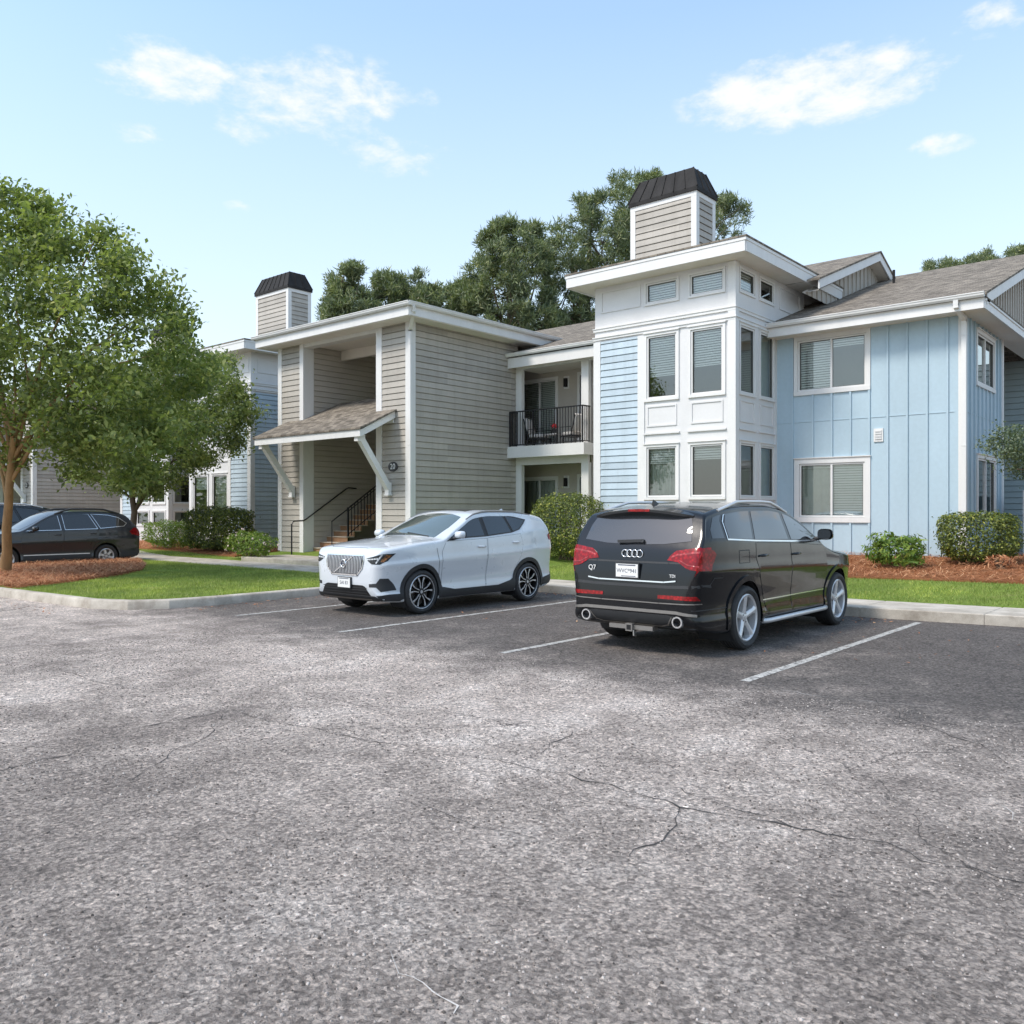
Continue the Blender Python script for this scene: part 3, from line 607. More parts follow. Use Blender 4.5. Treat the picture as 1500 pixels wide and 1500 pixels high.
def chimney(parent, x0, x1, y0, y1, zb, zt, ch=.73):
    """boarded chimney stack with white corner boards and a dark seamed metal hood"""
    mb = MB(); cb = .13
    for f, a0, a1 in ((fm('F', y0), x0, x1), (fm('B', y1), x0, x1), (fm('R', x1), y0, y1), (fm('L', x0), y0, y1)): lap(mb, f, a0 + cb, a1 - cb, zb, zt - .15, zref=zb)
    o = mb.build('chimney', M['gray'], parent, fix=False)
    mb = MB()
    for X in (x0, x1):
        for Y in (y0, y1):
            sx, sy = (1 if X == x0 else -1), (1 if Y == y0 else -1)
            mb.box(X - sx * .028, X + sx * cb, Y - sy * .028, Y + sy * .02, zb, zt - .15); mb.box(X - sx * .028, X + sx * .02, Y + sy * .02, Y + sy * cb, zb, zt - .15)
    mb.box(x0 - .03, x1 + .03, y0 - .03, y1 + .03, zt - .15, zt)
    mb.build('corner_trim', M['white'], o)
    mb = MB(); e, i2 = .07, .17; cz = zt - .02
    lo = [(x0 - e, y0 - e), (x1 + e, y0 - e), (x1 + e, y1 + e), (x0 - e, y1 + e)]
    pr = [(e + .0, cz), (e, cz + .10), (-i2, cz + ch - .02), (-i2 - .03, cz + ch)]
    ring = [[(x0 - a, y0 - a, z), (x1 + a, y0 - a, z), (x1 + a, y1 + a, z), (x0 - a, y1 + a, z)] for a, z in pr]
    for r, s in zip(ring[:-1], ring[1:]):
        for k in range(4): j = (k + 1) % 4; mb.face([r[k], r[j], s[j], s[k]])
    mb.face(ring[-1]); mb.face(list(reversed(ring[0])))
    for k in range(4):                              # standing seams
        j = (k + 1) % 4; A0, A1, B0, B1 = [Vector(q) for q in (ring[1][k], ring[1][j], ring[2][k], ring[2][j])]
        m = max(3, int((A1 - A0).length / .33))
        for s in range(m + 1): t = s / m; mb.bar(A0.lerp(A1, t), B0.lerp(B1, t), .022, .045, up=(A1 - A0).cross(B0 - A0))
    mb.build('chimney_hood', M['lead'], o)
    return o
def tri_wall(mb, X, y0, z0, y1, zr, y2, z2, bat=.31, o=.02, mi=0):
    """board and batten gable on plane X between eave (y0,z0), ridge (y1,zr), eave (y2,z2); sill z0"""
    mb.face([(X, y0, z0), (X, y2, z0), (X, y2, z2), (X, y1, zr), (X, y0, z0 + .001)], mi)
    y = y0 + bat
    while y < y2 - .05:
        t = lerp(z0, zr, (y - y0) / (y1 - y0)) if y < y1 else lerp(zr, z2, (y - y1) / (y2 - y1))
        if t - z0 > .03: mb.box(X, X + .028, y - .028, y + .028, z0, t, mi)
        y += bat
def stair_block(parent, x0, x1, y0, zb=.2, zt=7.12, full=True, ydeep=21.45, num='20'):
    """boarded stair hall: open front, canopy on struts, stairs inside"""
    w = x1 - x0; pl, pr, ol, orr = x0 + 1.19, x0 + 1.39, x0 + 1.39, x0 + 5.0
    F, R = fm('F', y0), fm('R', x1)
    mb = MB(); lap(mb, F, x0 + .18, pl, zb, zt); mb.cut(); lap(mb, F, orr + .25, x1 - .19, zb, zt); mb.cut()
    lap(mb, R, y0 + .16, ydeep, zb, zt); mb.cut(); lap(mb, fm('L', x0), y0 + .1, ydeep, zb, zt)
    wall = mb.build_split('wall', M['gray'], parent, fix=False)
    mb = MB(); yB = y0 + 3.6
    lap(mb, fm('R', pr - .03), y0 + .38, yB, zb, zt); lap(mb, fm('L', orr), y0 + .3, yB, zb, zt)
    lap(mb, F2 := fm('F', yB), pr - .02, orr, zb, zt)
    mb.build('hall_wall', M['grayd'], parent, fix=False)
    mb = MB(); mb.face([(pr - .1, y0 + .02, zt - .02), (orr + .1, y0 + .02, zt - .02), (orr + .1, yB, zt - .02), (pr - .1, yB, zt - .02)]); mb.cut(); mb.box(pr, orr, y0 + 1.5, y0 + 1.62, zt - .34, zt - .025)
    mb.build_split('hall_ceiling', M['soffit'], parent)
    mb = MB()
    mb.box(x0 - .03, x0 + .18, y0 - .032, y0 + .16, zb, zt)                                     # corner boards, deep left post, slim right post
    mb.cut(); mb.box(x1 - .19, x1 + .032, y0 - .032, y0 + .16, zb, zt); mb.cut()
    mb.box(pl, pr, y0 - .035, y0 + .38, zb, zt); mb.cut()
    mb.box(orr, orr + .25, y0 - .033, y0 + .32, zb, zt); mb.cut()
    mb.box(pr, orr, y0 - .01, y0 + .3, zt - .12, zt)
    mb.build_split('trim_post', M['white'], parent)
    # eaves
    e = .55; X0, X1, Y0, Y1 = x0 - .53, x1 + .53, y0 - e, ydeep + 1.6
    mb = MB(); mb.box(X0 + .02, X1 - .02, Y0 + .02, Y1, zt, zt + .03); mb.build('soffit', M['soffit'], parent)
    mb = MB(); mb.box(X0, X1, Y0 - .02, Y0 + .02, zt + .02, zt + .36); mb.box(X1 - .02, X1 + .02, Y0 + .02, Y1, zt + .02, zt + .36); mb.box(X0 - .02, X0 + .02, Y0 + .02, Y1, zt + .02, zt + .36); mb.build('fascia', M['white'], parent)
    zg = zt + .385; gutter(parent, (X0 - .1, Y0 - .022, zg), (X1 + .12, Y0 - .022, zg), (0, -1, 0)); gutter(parent, (X1 + .022, Y0 - .1, zg), (X1 + .022, Y1, zg), (1, 0, 0))
    hiproof(parent, X0, X1, Y0, Y1 + 3, zt + .41, .5, 3.4)
    # canopy
    c0, c1, cy, zf, zw = x0 + .62, x1 - .62, y0 - 1.32, 3.80, 4.42
    mb = MB(); th = .05; dz = (zw - zf) / 1.32; yi = y0 + 1.5; zi = zw + dz * 1.5
    a = [(c0 - .06, cy - .06, zf + .18), (c1 + .06, cy - .06, zf + .18), (c1 + .06, y0 - .034, zw + .18), (c0 - .06, y0 - .034, zw + .18)]
    top = [(p[0], p[1], p[2] + th) for p in a]
    mb.add(a + top, [(3, 2, 1, 0), (4, 5, 6, 7), (0, 1, 5, 4), (1, 2, 6, 5), (2, 3, 7, 6), (3, 0, 4, 7)])
    b = [(pr + .01, y0 - .03, zw + .18), (orr - .01, y0 - .03, zw + .18), (orr - .01, yi, zi + .18), (pr + .01, yi, zi + .18)]
    top = [(p[0], p[1], p[2] + th) for p in b]; mb.add(b + top, [(3, 2, 1, 0), (4, 5, 6, 7), (0, 1, 5, 4), (1, 2, 6, 5), (2, 3, 7, 6), (3, 0, 4, 7)])
    can = mb.build('canopy', M['shingle'], parent)
    mb = MB()
    mb.box(c0, c1, cy - .02, cy + .03, zf - .02, zf + .175)
    for X in (c0, c1 - .05):
        v = [(X, cy + .03, zf - .02), (X, y0 - .035, zw - .02), (X, y0 - .035, zw + .175), (X, cy + .03, zf + .175)]; u = [(x + .05, y, z) for x, y, z in v]
        mb.add(v + u, [(0, 1, 2, 3), (7, 6, 5, 4), (0, 4, 5, 1), (1, 5, 6, 2), (2, 6, 7, 3), (3, 7, 4, 0)])
    mb.face([(c0 + .05, cy + .03, zf + .12), (c1 - .05, cy + .03, zf + .12), (c1 - .05, y0 - .04, zw + .12), (c0 + .05, y0 - .04, zw + .12)])
    mb.box(c0 + .05, c1 - .05, y0 - .07, y0 - .036, zw - .16, zw + .1)
    for X in (c0 + .16, c1 - .32): mb.box(X, X + .16, cy + .031, cy + .30, zf - .14, zf + .04)
    mb.build('canopy_frame', M['white'], can)
    for X in (c0 + .24, c1 - .24):
        mb = MB(); mb.bar((X, cy + .16, zf - .02), (X, y0 - .10, 2.36), .17, .17, up=(1, 0, 0)); mb.box(X - .08, X + .08, y0 - .16, y0 - .034, 2.18, 2.52); mb.box(X - .10, X + .10, y0 - .18, y0 - .034, 2.14, 2.18)
        mb.build('strut', M['white'], can)
    # stairs
    sx0, sx1 = pr - .03, pr + 1.06; mb = MB(); mt = MB()
    for k in range(9):
        ys = y0 + .36 + k * .28; zs = .32 + k * .18
        mb.box(sx0, sx1, ys, ys + .03, zs, zs + .15); mt.box(sx0, sx1, ys - .03, ys + .31, zs + .15, zs + .18)
    st = mb.build('stair', M['step'], parent); mt.build('tread', M['tread'], st)
    mb = MB()                                        # pipe handrail at the left, on a post
    hx = pr + .12; mb.tube([(hx, y0 - .56, .24), (hx, y0 - .56, 1.28), (hx, y0 - .51, 1.35), (hx, y0 - .45, 1.37), (hx, y0 - .12, 1.38), (hx, y0 - .02, 1.42), (hx, y0 + 1.62, 2.44), (hx, y0 + 1.72, 2.48), (hx, y0 + 2.05, 2.47)], .024, 8)
    mb.build('handrail', M['black'], parent)
    mb = MB(); rx = sx1 - .06
    A, B = Vector((rx, y0 + 1.0, 1.78)), Vector((rx, y0 + 2.9, 3.0))
    mb.tube([A, B], .026, 8); mb.tube([A - Vector((0, 0, .10)), B - Vector((0, 0, .10))], .016, 6); mb.tube([(rx, y0 + .35, 1.36), A - Vector((.0, .0, .02))], .022, 6); mb.tube([(rx, y0 + .35, 1.36), (rx, y0 + .35, .34)], .016, 6)
    for k in range(15):
        q = A.lerp(B, k / 14); mb.box(q.x - .011, q.x + .011, q.y - .011, q.y + .011, q.z - .98 if k else .5, q.z)
    mb.box(rx - .025, rx + .025, A.y - .025, A.y + .025, .45, A.z + .03); mb.tube([A - Vector((0, 0, .85)), B - Vector((0, 0, .85))], .016, 6)
    mb.build('stair_railing', M['black'], parent)
    # oval number plate
    mb = MB(); sxc, szc = x1 - .72, 2.98; k = 32
    f = lambda q, r, o: [(sxc + math.cos(2 * math.pi * i / k) * .20 * r, y0 - o, szc + math.sin(2 * math.pi * i / k) * .145 * r) for i in range(k)]
    a, b = f(0, 1, .024), f(0, 1, .046)
    mb.face(b); [mb.face([a[i], a[(i + 1) % k], b[(i + 1) % k], b[i]]) for i in range(k)]
    pl_ = mb.build('number_plate', M['black'], parent)
    vs, fs = text_geo(num, .23, .003); mb = MB(); mb.add(vs, fs, 0, Matrix.Translation((sxc, y0 - .05, szc)) @ Matrix.Rotation(math.pi / 2, 4, 'X')); mb.build('numeral', M['plate'], pl_, fix=False)
    return wall
def tower(parent, xl, xr, Y, zb, side='L', right='win', low=(1.97, 3.40), depth=4.2, zt=7.72, low2=None):
    """projecting bay: blue boards on one flank of the front, white window wall, clerestory, flat eaves"""
    F = fm('F', Y); R = fm('R', xr)
    wd = xr - xl; sgn = 1 if side == 'L' else -1
    U = (lambda a: xl + a) if side == 'L' else (lambda a: xr - a)     # measured from the boarded side
    s = lambda a, b: (min(U(a), U(b)), max(U(a), U(b)))
    p0, p1 = s(.19, 1.37); w0, w1 = s(1.57, 1.57 + (wd - 1.57 - .24 - .26) / 2), s(wd - .24 - (wd - 1.57 - .24 - .26) / 2, wd - .24)
    wins = [w0, w1]
    ups, los, cls = (4.51, 6.27), low, (7.00, 7.62); rows = [ups, los, cls] + ([low2] if low2 else [])
    hs = [(a + .02, b - .02, z0 + .02, z1 - .02) for a, b in wins for z0, z1 in rows]
    wy0, wy1 = (Y + .19, Y + 1.10), (Y + 1.32, Y + 2.22)
    hr = [(a + .02, b - .02, z0 + .02, z1 - .02) for a, b in (wy0, wy1) for z0, z1 in rows] if right == 'win' else []
    mb = MB(); zs = 6.25
    q0, q1 = s(0, 1.57); r0, r1 = s(1.57, wd)
    flat(mb, F, r0, r1, zb, zt, hs); flat(mb, F, q0, q1, zs, zt)
    if right == 'win': flat(mb, R, Y, Y + depth, zb, zt, hr)
    else: flat(mb, R, Y, Y + depth, zs, zt)
    flat(mb, fm('L', xl), Y, Y + depth, zs if side == 'R' else zb, zt); flat(mb, fm('B', Y + depth), xl, xr, zb, zt)
    wall = mb.build('wall', M['panel'], parent, fix=False)
    mb = MB(); lap(mb, F, p0, p1, zb, zs)
    if right != 'win': lap(mb, R, Y + .16, Y + depth, zb, zs)
    mb.build('siding', M['blue'], parent, fix=False)
    mb = MB(); po = .032
    t0, t1 = s(-.03 if side == 'L' else 0, .19); mb.box(U(0) - sgn * .032, U(.19), Y - po, Y + .16, zb, zs)
    t0, t1 = s(1.37, 1.57); mb.box(t0, t1, Y - po, Y + .05, zb, zs)
    # far corner post, proud on both faces
    mb.box(U(wd - .17), U(wd) + sgn * .032, Y - po, Y + .16, zb, zt - .01)
    mb.box(xl - .034 - .0, xr + .034, Y - po - .004, Y + .02, 6.27 + .03, 6.36); mb.box(xl - .055, xr + .055, Y - .06, Y + .02, 6.36, 6.385)        # bands
    mb.box(xl - .034, xr + .034, Y - po - .004, Y + .02, 6.53, 6.60); mb.box(xl - .05, xr + .05, Y - .055, Y + .02, 6.60, 6.62)
    mb.box(xr - .02, xr + .036, Y + .02, Y + depth, 6.30, 6.36); mb.box(xr - .02, xr + .06, Y + .02, Y + depth, 6.36, 6.385); mb.box(xr - .02, xr + .036, Y + .02, Y + depth, 6.53, 6.60); mb.box(xr - .02, xr + .055, Y + .02, Y + depth, 6.60, 6.62)
    if right == 'win': mb.box(xr - .02, xr + .03, Y + 2.24, Y + 2.42, zb, 6.27)
    mb.build('trim', M['white'], parent)
    # raised mouldings round recessed panels
    mb = MB()
    def mould(f, a0, a1, z0, z1, d=.022, t=.04):
        fbox(mb, f, a0, a1, 0, d, z0, z0 + t); fbox(mb, f, a0, a1, 0, d, z1 - t, z1); fbox(mb, f, a0, a0 + t, 0, d, z0 + t, z1 - t); fbox(mb, f, a1 - t, a1, 0, d, z0 + t, z1 - t); mb.cut()
    for a, b in wins:
        mould(F, a + .07, b - .07, 3.86, 4.40); fbox(mb, F, a - .02, b + .02, 0, .045, 3.66, 3.70); mb.cut(); low2 or mould(F, a + .07, b - .07, zb + .25, los[0] - .2)
    if right == 'win':
        for a, b in (wy0, wy1): mould(R, a + .06, b - .06, 3.86, 4.40); fbox(mb, R, a - .02, b + .02, 0, .045, 3.66, 3.70); mb.cut()
        mould(R, Y + 2.55, Y + 3.9, 7.0, 7.6)
    else: mould(R, Y + .3, Y + 2.0, 7.02, 7.58)
    mould(F, q0 + .2, q1 - .12, 7.02, 7.6)
    mb.build_split('moulding', M['panel'], parent)
    i = 0
    for a, b in wins:
        window(parent, F, a, b, *ups, cw=.07, blinds=((0, 1, .62 if i == 0 else .52),), room=0); window(parent, F, a, b, *los, cw=.07, blinds=((0, 1, .22 if i else .30),), curtain=(i == 0), room=0); window(parent, F, a, b, *cls, cw=.05, blinds=((0, 1, .97),), sill=False, room=0); low2 and window(parent, F, a, b, *low2, cw=.07, blinds=(), sill=False, room=0); i += 1
    if right == 'win':
        for i, (a, b) in enumerate((wy0, wy1)):
            low2 and window(parent, R, a, b, *low2, cw=.06, blinds=(), sill=False, room=0)
            window(parent, R, a, b, *ups, cw=.06, blinds=(), curtain=(i == 1), room=0); window(parent, R, a, b, *los, cw=.06, blinds=(), curtain=(i == 1), room=0); window(parent, R, a, b, *cls, cw=.05, blinds=((0, 1, .97),) if i == 0 else (), sill=False, room=0)
    for z0, z1 in ((zb + .35, 3.55), (3.75, 6.45), (6.62, zt - .03)):                  # one room behind the windows of each storey
        mb = MB(); a, b, c, d = xl + .08, xr - .08, Y + .08, Y + 3.0
        for q in ([(a, c, z0), (b, c, z0), (b, d, z0), (a, d, z0)], [(a, c, z1), (b, c, z1), (b, d, z1), (a, d, z1)], [(a, c, z0), (a, d, z0), (a, d, z1), (a, c, z1)], [(a, d, z0), (b, d, z0), (b, d, z1), (a, d, z1)]): mb.face(q)
        if right != 'win': mb.face([(b, c, z0), (b, d, z0), (b, d, z1), (b, c, z1)])
        mb.build('room', M['room'], parent, fix=False)
    e = .6; X0, X1, Y0, Y1 = xl - .5, xr + .56, Y - .62, Y + depth + 1.35
    mb = MB(); mb.box(X0 + .03, X1 - .03, Y0 + .03, Y1 - .03, zt, zt + .03); mb.build('soffit', M['soffit'], parent)
    mb = MB(); mb.box(X0, X1, Y0 - .02, Y0 + .025, zt - .02, zt + .30); mb.box(X0, X1, Y1 - .02, Y1 + .02, zt - .02, zt + .3); mb.box(X1 - .025, X1 + .02, Y0 + .025, Y1 - .02, zt - .02, zt + .30); mb.box(X0 - .02, X0 + .025, Y0 + .025, Y1 - .02, zt - .02, zt + .30)
    mb.box(X0 - .03, X1 + .03, Y0 - .035, Y0 - .0201, zt + .23, zt + .30); mb.box(X1 + .0201, X1 + .035, Y0 - .02, Y1, zt + .23, zt + .30)
    mb.build('fascia', M['white'], parent)
    hiproof(parent, X0, X1, Y0, Y1, zt + .345, .42, 2.4, over=.05, th=.04)
    return wall
# ------------------------------------------------------------------ the apartment house
A = thing('apartment_building', 'apartment house of powder blue and gray boards with white bay tower, behind the cars', 'building', (-14, 21.5, .3), group=None)
for_parent = A
class _P: pass
BASE = Vector((-14, 21.5, .3))
SX0, SX1, SY = -24.68, -18.2, 16.71
WX0, WX1, WY = -9.38, -4.91, 21.5
stair_block(A, SX0, SX1, SY)
tower(A, -13.48, WX0, 19.14, .3, 'L', 'win')
chimney(A, -13.02, -11.03, 20.25, 21.25, 7.9, 10.14)
# right wing: board and batten
F, R = fm('F', WY), fm('R', WX1)
wu, wl = (-8.89, -6.98, 4.64, 6.14), (-8.88, -6.98, 1.40, 3.02)
mb = MB(); cutF = [(w[0] + .03, w[1] - .03, w[2] + .03, w[3] - .03) for w in (wu, wl)]
su, sl_ = (22.55, 24.5, 4.66, 6.02), (22.6, 24.6, 1.52, 3.04)
YE = 25.44
flat(mb, F, WX0, WX1, .25, 6.18, cutF); flat(mb, R, WY, YE, .25, 6.18, [(w[0] + .03, w[1] - .03, w[2] + .03, w[3] - .03) for w in (su, sl_)])
def batten(f, a, z0, z1, wins, skip=()):
    segs = [(z0, z1)]
    for w in wins:
        if w[0] - .03 < a < w[1] + .03: segs = [s for (s0, s1) in segs for s in ((s0, min(s1, w[2] - .001)), (max(s0, w[3] + .025), s1)) if s[1] - s[0] > .05]
    for s0, s1 in segs: fbox(mb, f, a - .024, a + .024, 0, .036, s0, s1)
for a in (-8.93, -8.40, -7.92, -7.46, -7.01, -6.58, -6.14, -5.70, -5.26): batten(F, a, .25, 6.17, (wu, wl))
for a in (22.0, 22.4, 22.8, 23.2, 23.6, 24.0, 24.4, 24.8, 25.15): batten(R, a, .25, 6.17, (su, sl_))
mb.build('siding', M['bluev'], A, fix=False)
mb = MB()                                              # Z flashing at the storey line, butted between battens
xs_ = [WX0 + .02, -8.93, -8.40, -7.92, -7.46, -7.01, -6.58, -6.14, -5.70, -5.26, -5.1]
for a, b in zip(xs_[:-1], xs_[1:]): fbox(mb, F, a + .025, b - .025, 0, .012, 3.955, 3.972)
ys_ = [21.66, 22.0, 22.4, 22.8, 23.2, 23.6, 24.0, 24.4, 24.8, 25.15]
for a, b in zip(ys_[:-1], ys_[1:]): fbox(mb, R, a + .025, b - .025, 0, .012, 3.955, 3.972)
mb.build('flashing', M['bluev'], A)
window(A, F, *wu, cw=.10, lights=2, blinds=((0, .5, .97), (.5, 1, .12))); window(A, F, *wl, cw=.13, lights=2, blinds=((.5, 1, .98), (0, .5, .06)), curtain=True)
window(A, R, *su, cw=.09, lights=2, blinds=()); window(A, R, *sl_, cw=.09, lights=2, blinds=())
mb = MB()
mb.box(WX1 - .12, WX1 + .03, WY - .03, WY + .14, .22, 6.18); mb.box(WX1 - .02, WX1 + .035, YE - .14, YE + .03, .22, 6.18)
mb.box(WX0, WX1 - .12, WY - .025, WY + .01, 6.02, 6.18) if False else None
mb.box(WX0 + .05, WX0 + .20, WY - .012, WY + .02, .25, 6.18) if False else None
mb.build('corner_trim', M['white'], A)
mb = MB(); mb.box(WX0, WX1 + .02, WY - .03, WY + .05, .12, .27); mb.box(WX1, WX1 + .025, WY + .05, YE, .12, .27); mb.build('plinth', M['concrete'], A)
# wall vent
mb = MB(); fbox(mb, F, -6.90, -6.68, 0, .03, 3.36, 3.68); v = mb.build('wall_vent', M['white'], A)
mb = MB(); [fbox(mb, F, -6.865, -6.715, .03, .05, z, z + .03) for z in (3.42, 3.48, 3.54, 3.60)]; mb.build('louvre', M['panel'], v)
# recessed side wall beyond the blue wing
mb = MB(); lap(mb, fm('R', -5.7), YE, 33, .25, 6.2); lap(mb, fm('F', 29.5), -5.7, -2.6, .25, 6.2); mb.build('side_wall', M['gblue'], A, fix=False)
# eaves of the wing
EY, EX = 20.95, -4.40
mb = MB(); mb.box(WX0 - .1, EX - .02, EY + .02, WY + .02, 6.15, 6.18); mb.box(WX1 - .1, EX - .02, WY + .02, 37, 6.15, 6.18); mb.build('soffit', M['soffit'], A)
mb = MB(); mb.box(WX0 + .02, EX, EY - .02, EY + .02, 6.13, 6.36); mb.box(EX - .02, EX + .02, EY + .02, 37, 6.13, 6.36); mb.build('fascia', M['white'], A)
gutter(A, (WX0 + .02, EY - .022, 6.47), (EX + .03, EY - .022, 6.47), (0, -1, 0))
downspout(A, [(-4.94, EY - .08, 6.36), (-4.94, EY - .07, 6.24), (-4.90, WY - .075, 6.02), (-4.90, WY - .075, .32)], .10, .08)
# main roofs: wing (ridge at Y 29), balcony range, small gable behind the tower
def gable_roof(x0, x1, ye, ze, yr, zr, yb, zb, th=.05, name='roof'):
    mb = MB()
    top = [(x0, ye, ze), (x1, ye, ze), (x1, yr, zr), (x0, yr, zr), (x1, yb, zb), (x0, yb, zb)]
    bot = [(x, y, z - th) for x, y, z in top]; v = top + bot
    mb.add(v, [(0, 1, 2, 3), (3, 2, 4, 5), (7, 6, 9, 8), (8, 9, 11, 10), (0, 6, 7, 1), (1, 7, 8, 2), (2, 8, 10, 4), (0, 3, 9, 6), (3, 5, 11, 9), (4, 10, 11, 5)])
    return mb.build(name, M['shingle'], A)
gable_roof(-9.6, EX + .06, EY - .05, 6.46, 29, 9.26, 37.05, 6.46)
gable_roof(-33.5, -13.3, EY - .05, 6.77, 29, 9.55, 37, 6.77)
gable_roof(-13.4, -8.45, 22.1, 7.76, 27.0, 9.58, 33, 7.30)
def rake(X, y0, z0, y1, z1, h=.24, t=.04, d=0.0):
    mb = MB(); v = [(X, y0, z0 - h - d), (X, y1, z1 - h - d), (X, y1, z1 - d), (X, y0, z0 - d)]; u = [(x + t, y, z) for x, y, z in v]
    mb.add(v + u, [(0, 1, 2, 3), (7, 6, 5, 4), (0, 4, 5, 1), (1, 5, 6, 2), (2, 6, 7, 3), (3, 7, 4, 0)]); return mb.build('rake_board', M['white'], A)
# small gable over the tower: rakes and boarded triangle facing +X
rake(-8.52, 22.15, 7.78, 27.0, 9.58, d=.052); rake(-8.52, 27.0, 9.58, 33, 7.30, d=.052)
mb = MB(); tri_wall(mb, -8.85, 21.9, 7.4, 27.0, 9.3, 32.2, 7.4, .34); mb.build('gable_wall', M['grayd'], A)
mb = MB(); mb.face([(-8.85, 22.15, 7.45), (-8.53, 22.15, 7.45), (-8.53, 27, 9.29), (-8.85, 27, 9.29)]); mb.face([(-8.85, 27, 9.29), (-8.53, 27, 9.29), (-8.53, 33, 7.0), (-8.85, 33, 7.0)]); mb.build('soffit', M['soffit'], A, fix=False)
# end gable of the wing
rake(EX + .0, EY + .15, 6.53, 29, 9.26, d=.052); rake(EX + .0, 29, 9.26, 37, 6.5, d=.052)
mb = MB(); tri_wall(mb, -4.80, 21.6, 6.52, 29, 9.0, 36.5, 6.52, .30); mb.build('gable_wall', M['grayd'], A)
mb = MB(); v = [(-4.80, EY + .03, 6.50), (EX + .05, EY + .03, 6.385), (EX + .05, 37, 6.385), (-4.80, 37, 6.50)]; mb.face(v); mb.face([(x, y, z - .03) for x, y, z in reversed(v)]); mb.face([(EX + .05, EY + .03, 6.355), (EX + .05, 37, 6.355), (EX + .05, 37, 6.385), (EX + .05, EY + .03, 6.385)]); mb.build('pent_roof', M['shingle'], A, fix=False)
mb = MB(); mb.box(EX + .021, EX + .04, EY + .05, 37, 6.30, 6.353); mb.build('drip_edge', M['white'], A)
mb = MB(); mb.tube([(-8.0, 26.7, 8.3), (-8.0, 26.7, 8.85)], .04, 8); mb.build('vent_pipe', M['lead'], A)
# balcony range between stair hall and tower
BX0, BX1, BYf, BYb = SX1, -13.5, 20.95, 22.75
mb = MB(); Fb = fm('F', BYb)
sl1, sl2 = (-19.15, -17.52, 3.85, 6.2), (-19.15, -17.52, .6, 2.86); dr1, dr2 = (-16.72, -15.72, 3.85, 6.25), (-16.72, -15.72, .6, 2.9)
flat(mb, Fb, -20, BX1, .3, 6.6, [sl1, sl2, dr1, dr2]); flat(mb, fm('L', -15.28), 21.5, BYb, .3, 6.6); flat(mb, fm('R', -19.6), 21.4, BYb, .3, 6.6)
flat(mb, fm('F', 21.55), -15.28, BX1, .3, 6.6)
mb.build('balcony_wall', M['grayd'], A, fix=False)
mb = MB()
for X in (-14.9, -14.5, -14.1): mb.box(X - .02, X + .02, 21.52, 21.549, .3, 6.5); mb.cut()
mb.build_split('batten', M['grayd'], A)
for s in (sl1, sl2):
    w = window(A, Fb, *s, cw=.09, lights=2, blinds=((0, 1, .97),) if s is sl1 else ((.0, 1, .0),), curtain=s is sl2, sill=False, name='sliding_door')
for d in (dr1, dr2):
    mb = MB(); fbox(mb, Fb, d[0], d[0] + .1, -.05, .03, d[2], d[3]); fbox(mb, Fb, d[1] - .1, d[1], -.05, .03, d[2], d[3]); fbox(mb, Fb, d[0] + .1, d[1] - .1, -.05, .03, d[3] - .1, d[3]); dd = mb.build('door', M['white'], A)
    mb = MB(); fbox(mb, Fb, d[0] + .1, d[1] - .1, -.06, -.02, d[2], d[3] - .1)
    for z in (.25, 1.2): fbox(mb, Fb, d[0] + .22, d[1] - .22, -.02, -.008, d[2] + z, d[2] + z + .75)
    mb.build('door_leaf', M['doorblue'], dd)
    mb = MB(); fbox(mb, Fb, d[1] - .2, d[1] - .15, -.02, .05, d[2] + 1, d[2] + 1.1); mb.build('handle', M['steel'], dd)
for z in (5.75, 2.45):
    mb = MB(); fbox(mb, Fb, -17.28, -17.06, 0, .02, z, z + .42); l = mb.build('wall_lamp', M['white'], A)
    mb = MB(); fbox(mb, Fb, -17.22, -17.12, .02, .12, z + .06, z + .34); mb.build('lamp_shade', M['lead'], l)
mb = MB()
mb.box(BX0 - .0, -15.2, BYf, BYb, 3.55, 3.72); dk = mb.build('balcony', M['soffit'], A)
mb = MB(); mb.box(BX0 + .002, -15.18, BYf - .04, BYf - .001, 3.40, 3.76); mb.box(-15.18, -15.14, BYf - .04, 21.5, 3.40, 3.76); mb.box(BX0 + .003, -15.3, 21.34, 21.44, 3.18, 3.549); mb.build('deck_fascia', M['white'], dk)
mb = MB(); mb.box(BX0 + .005, BX0 + .25, 21.34, 21.49, .3, 3.18); mb.cut(); mb.box(BX0 + .005, BX0 + .25, 21.34, 21.49, 3.722, 6.3); mb.cut(); mb.box(-15.55, -15.28, 21.34, 21.53, .3, 3.18); mb.cut(); mb.box(-15.55, -15.28, 21.34, 21.53, 3.722, 6.3); mb.cut(); mb.box(BX1 - .22, BX1 - .02, 21.5, 21.545, .3, 6.5); mb.cut(); mb.box(-14.95, -14.85, 21.46, 21.519, .3, 6.3); mb.cut(); mb.build_split('post', M['white'], A)
mb = MB(); rt = 4.86
mb.box(BX0 + .04, -15.2, BYf + .02, BYf + .07, rt, rt + .04); mb.box(BX0 + .04, -15.2, BYf + .03, BYf + .06, 3.80, 3.83)
x = BX0 + .06
k = 0
while x < -15.2:
    hw = .02 if k % 9 == 0 else .0095
    mb.box(x - hw, x + hw, BYf + .045 - hw, BYf + .045 + hw, 3.73 if hw > .01 else 3.83, rt); x += .107; k += 1
for X in (BX0 + .06, -15.22):
    mb.box(X - .02, X + .02, BYf + .07, 21.34, rt, rt + .04); mb.box(X - .015, X + .015, BYf + .07, 21.34, 3.80, 3.83)
    for j in range(4): y = BYf + .12 + j * .08; mb.box(X - .0095, X + .0095, y - .0095, y + .0095, 3.83, rt)
mb.build('balcony_railing', M['black'], dk)
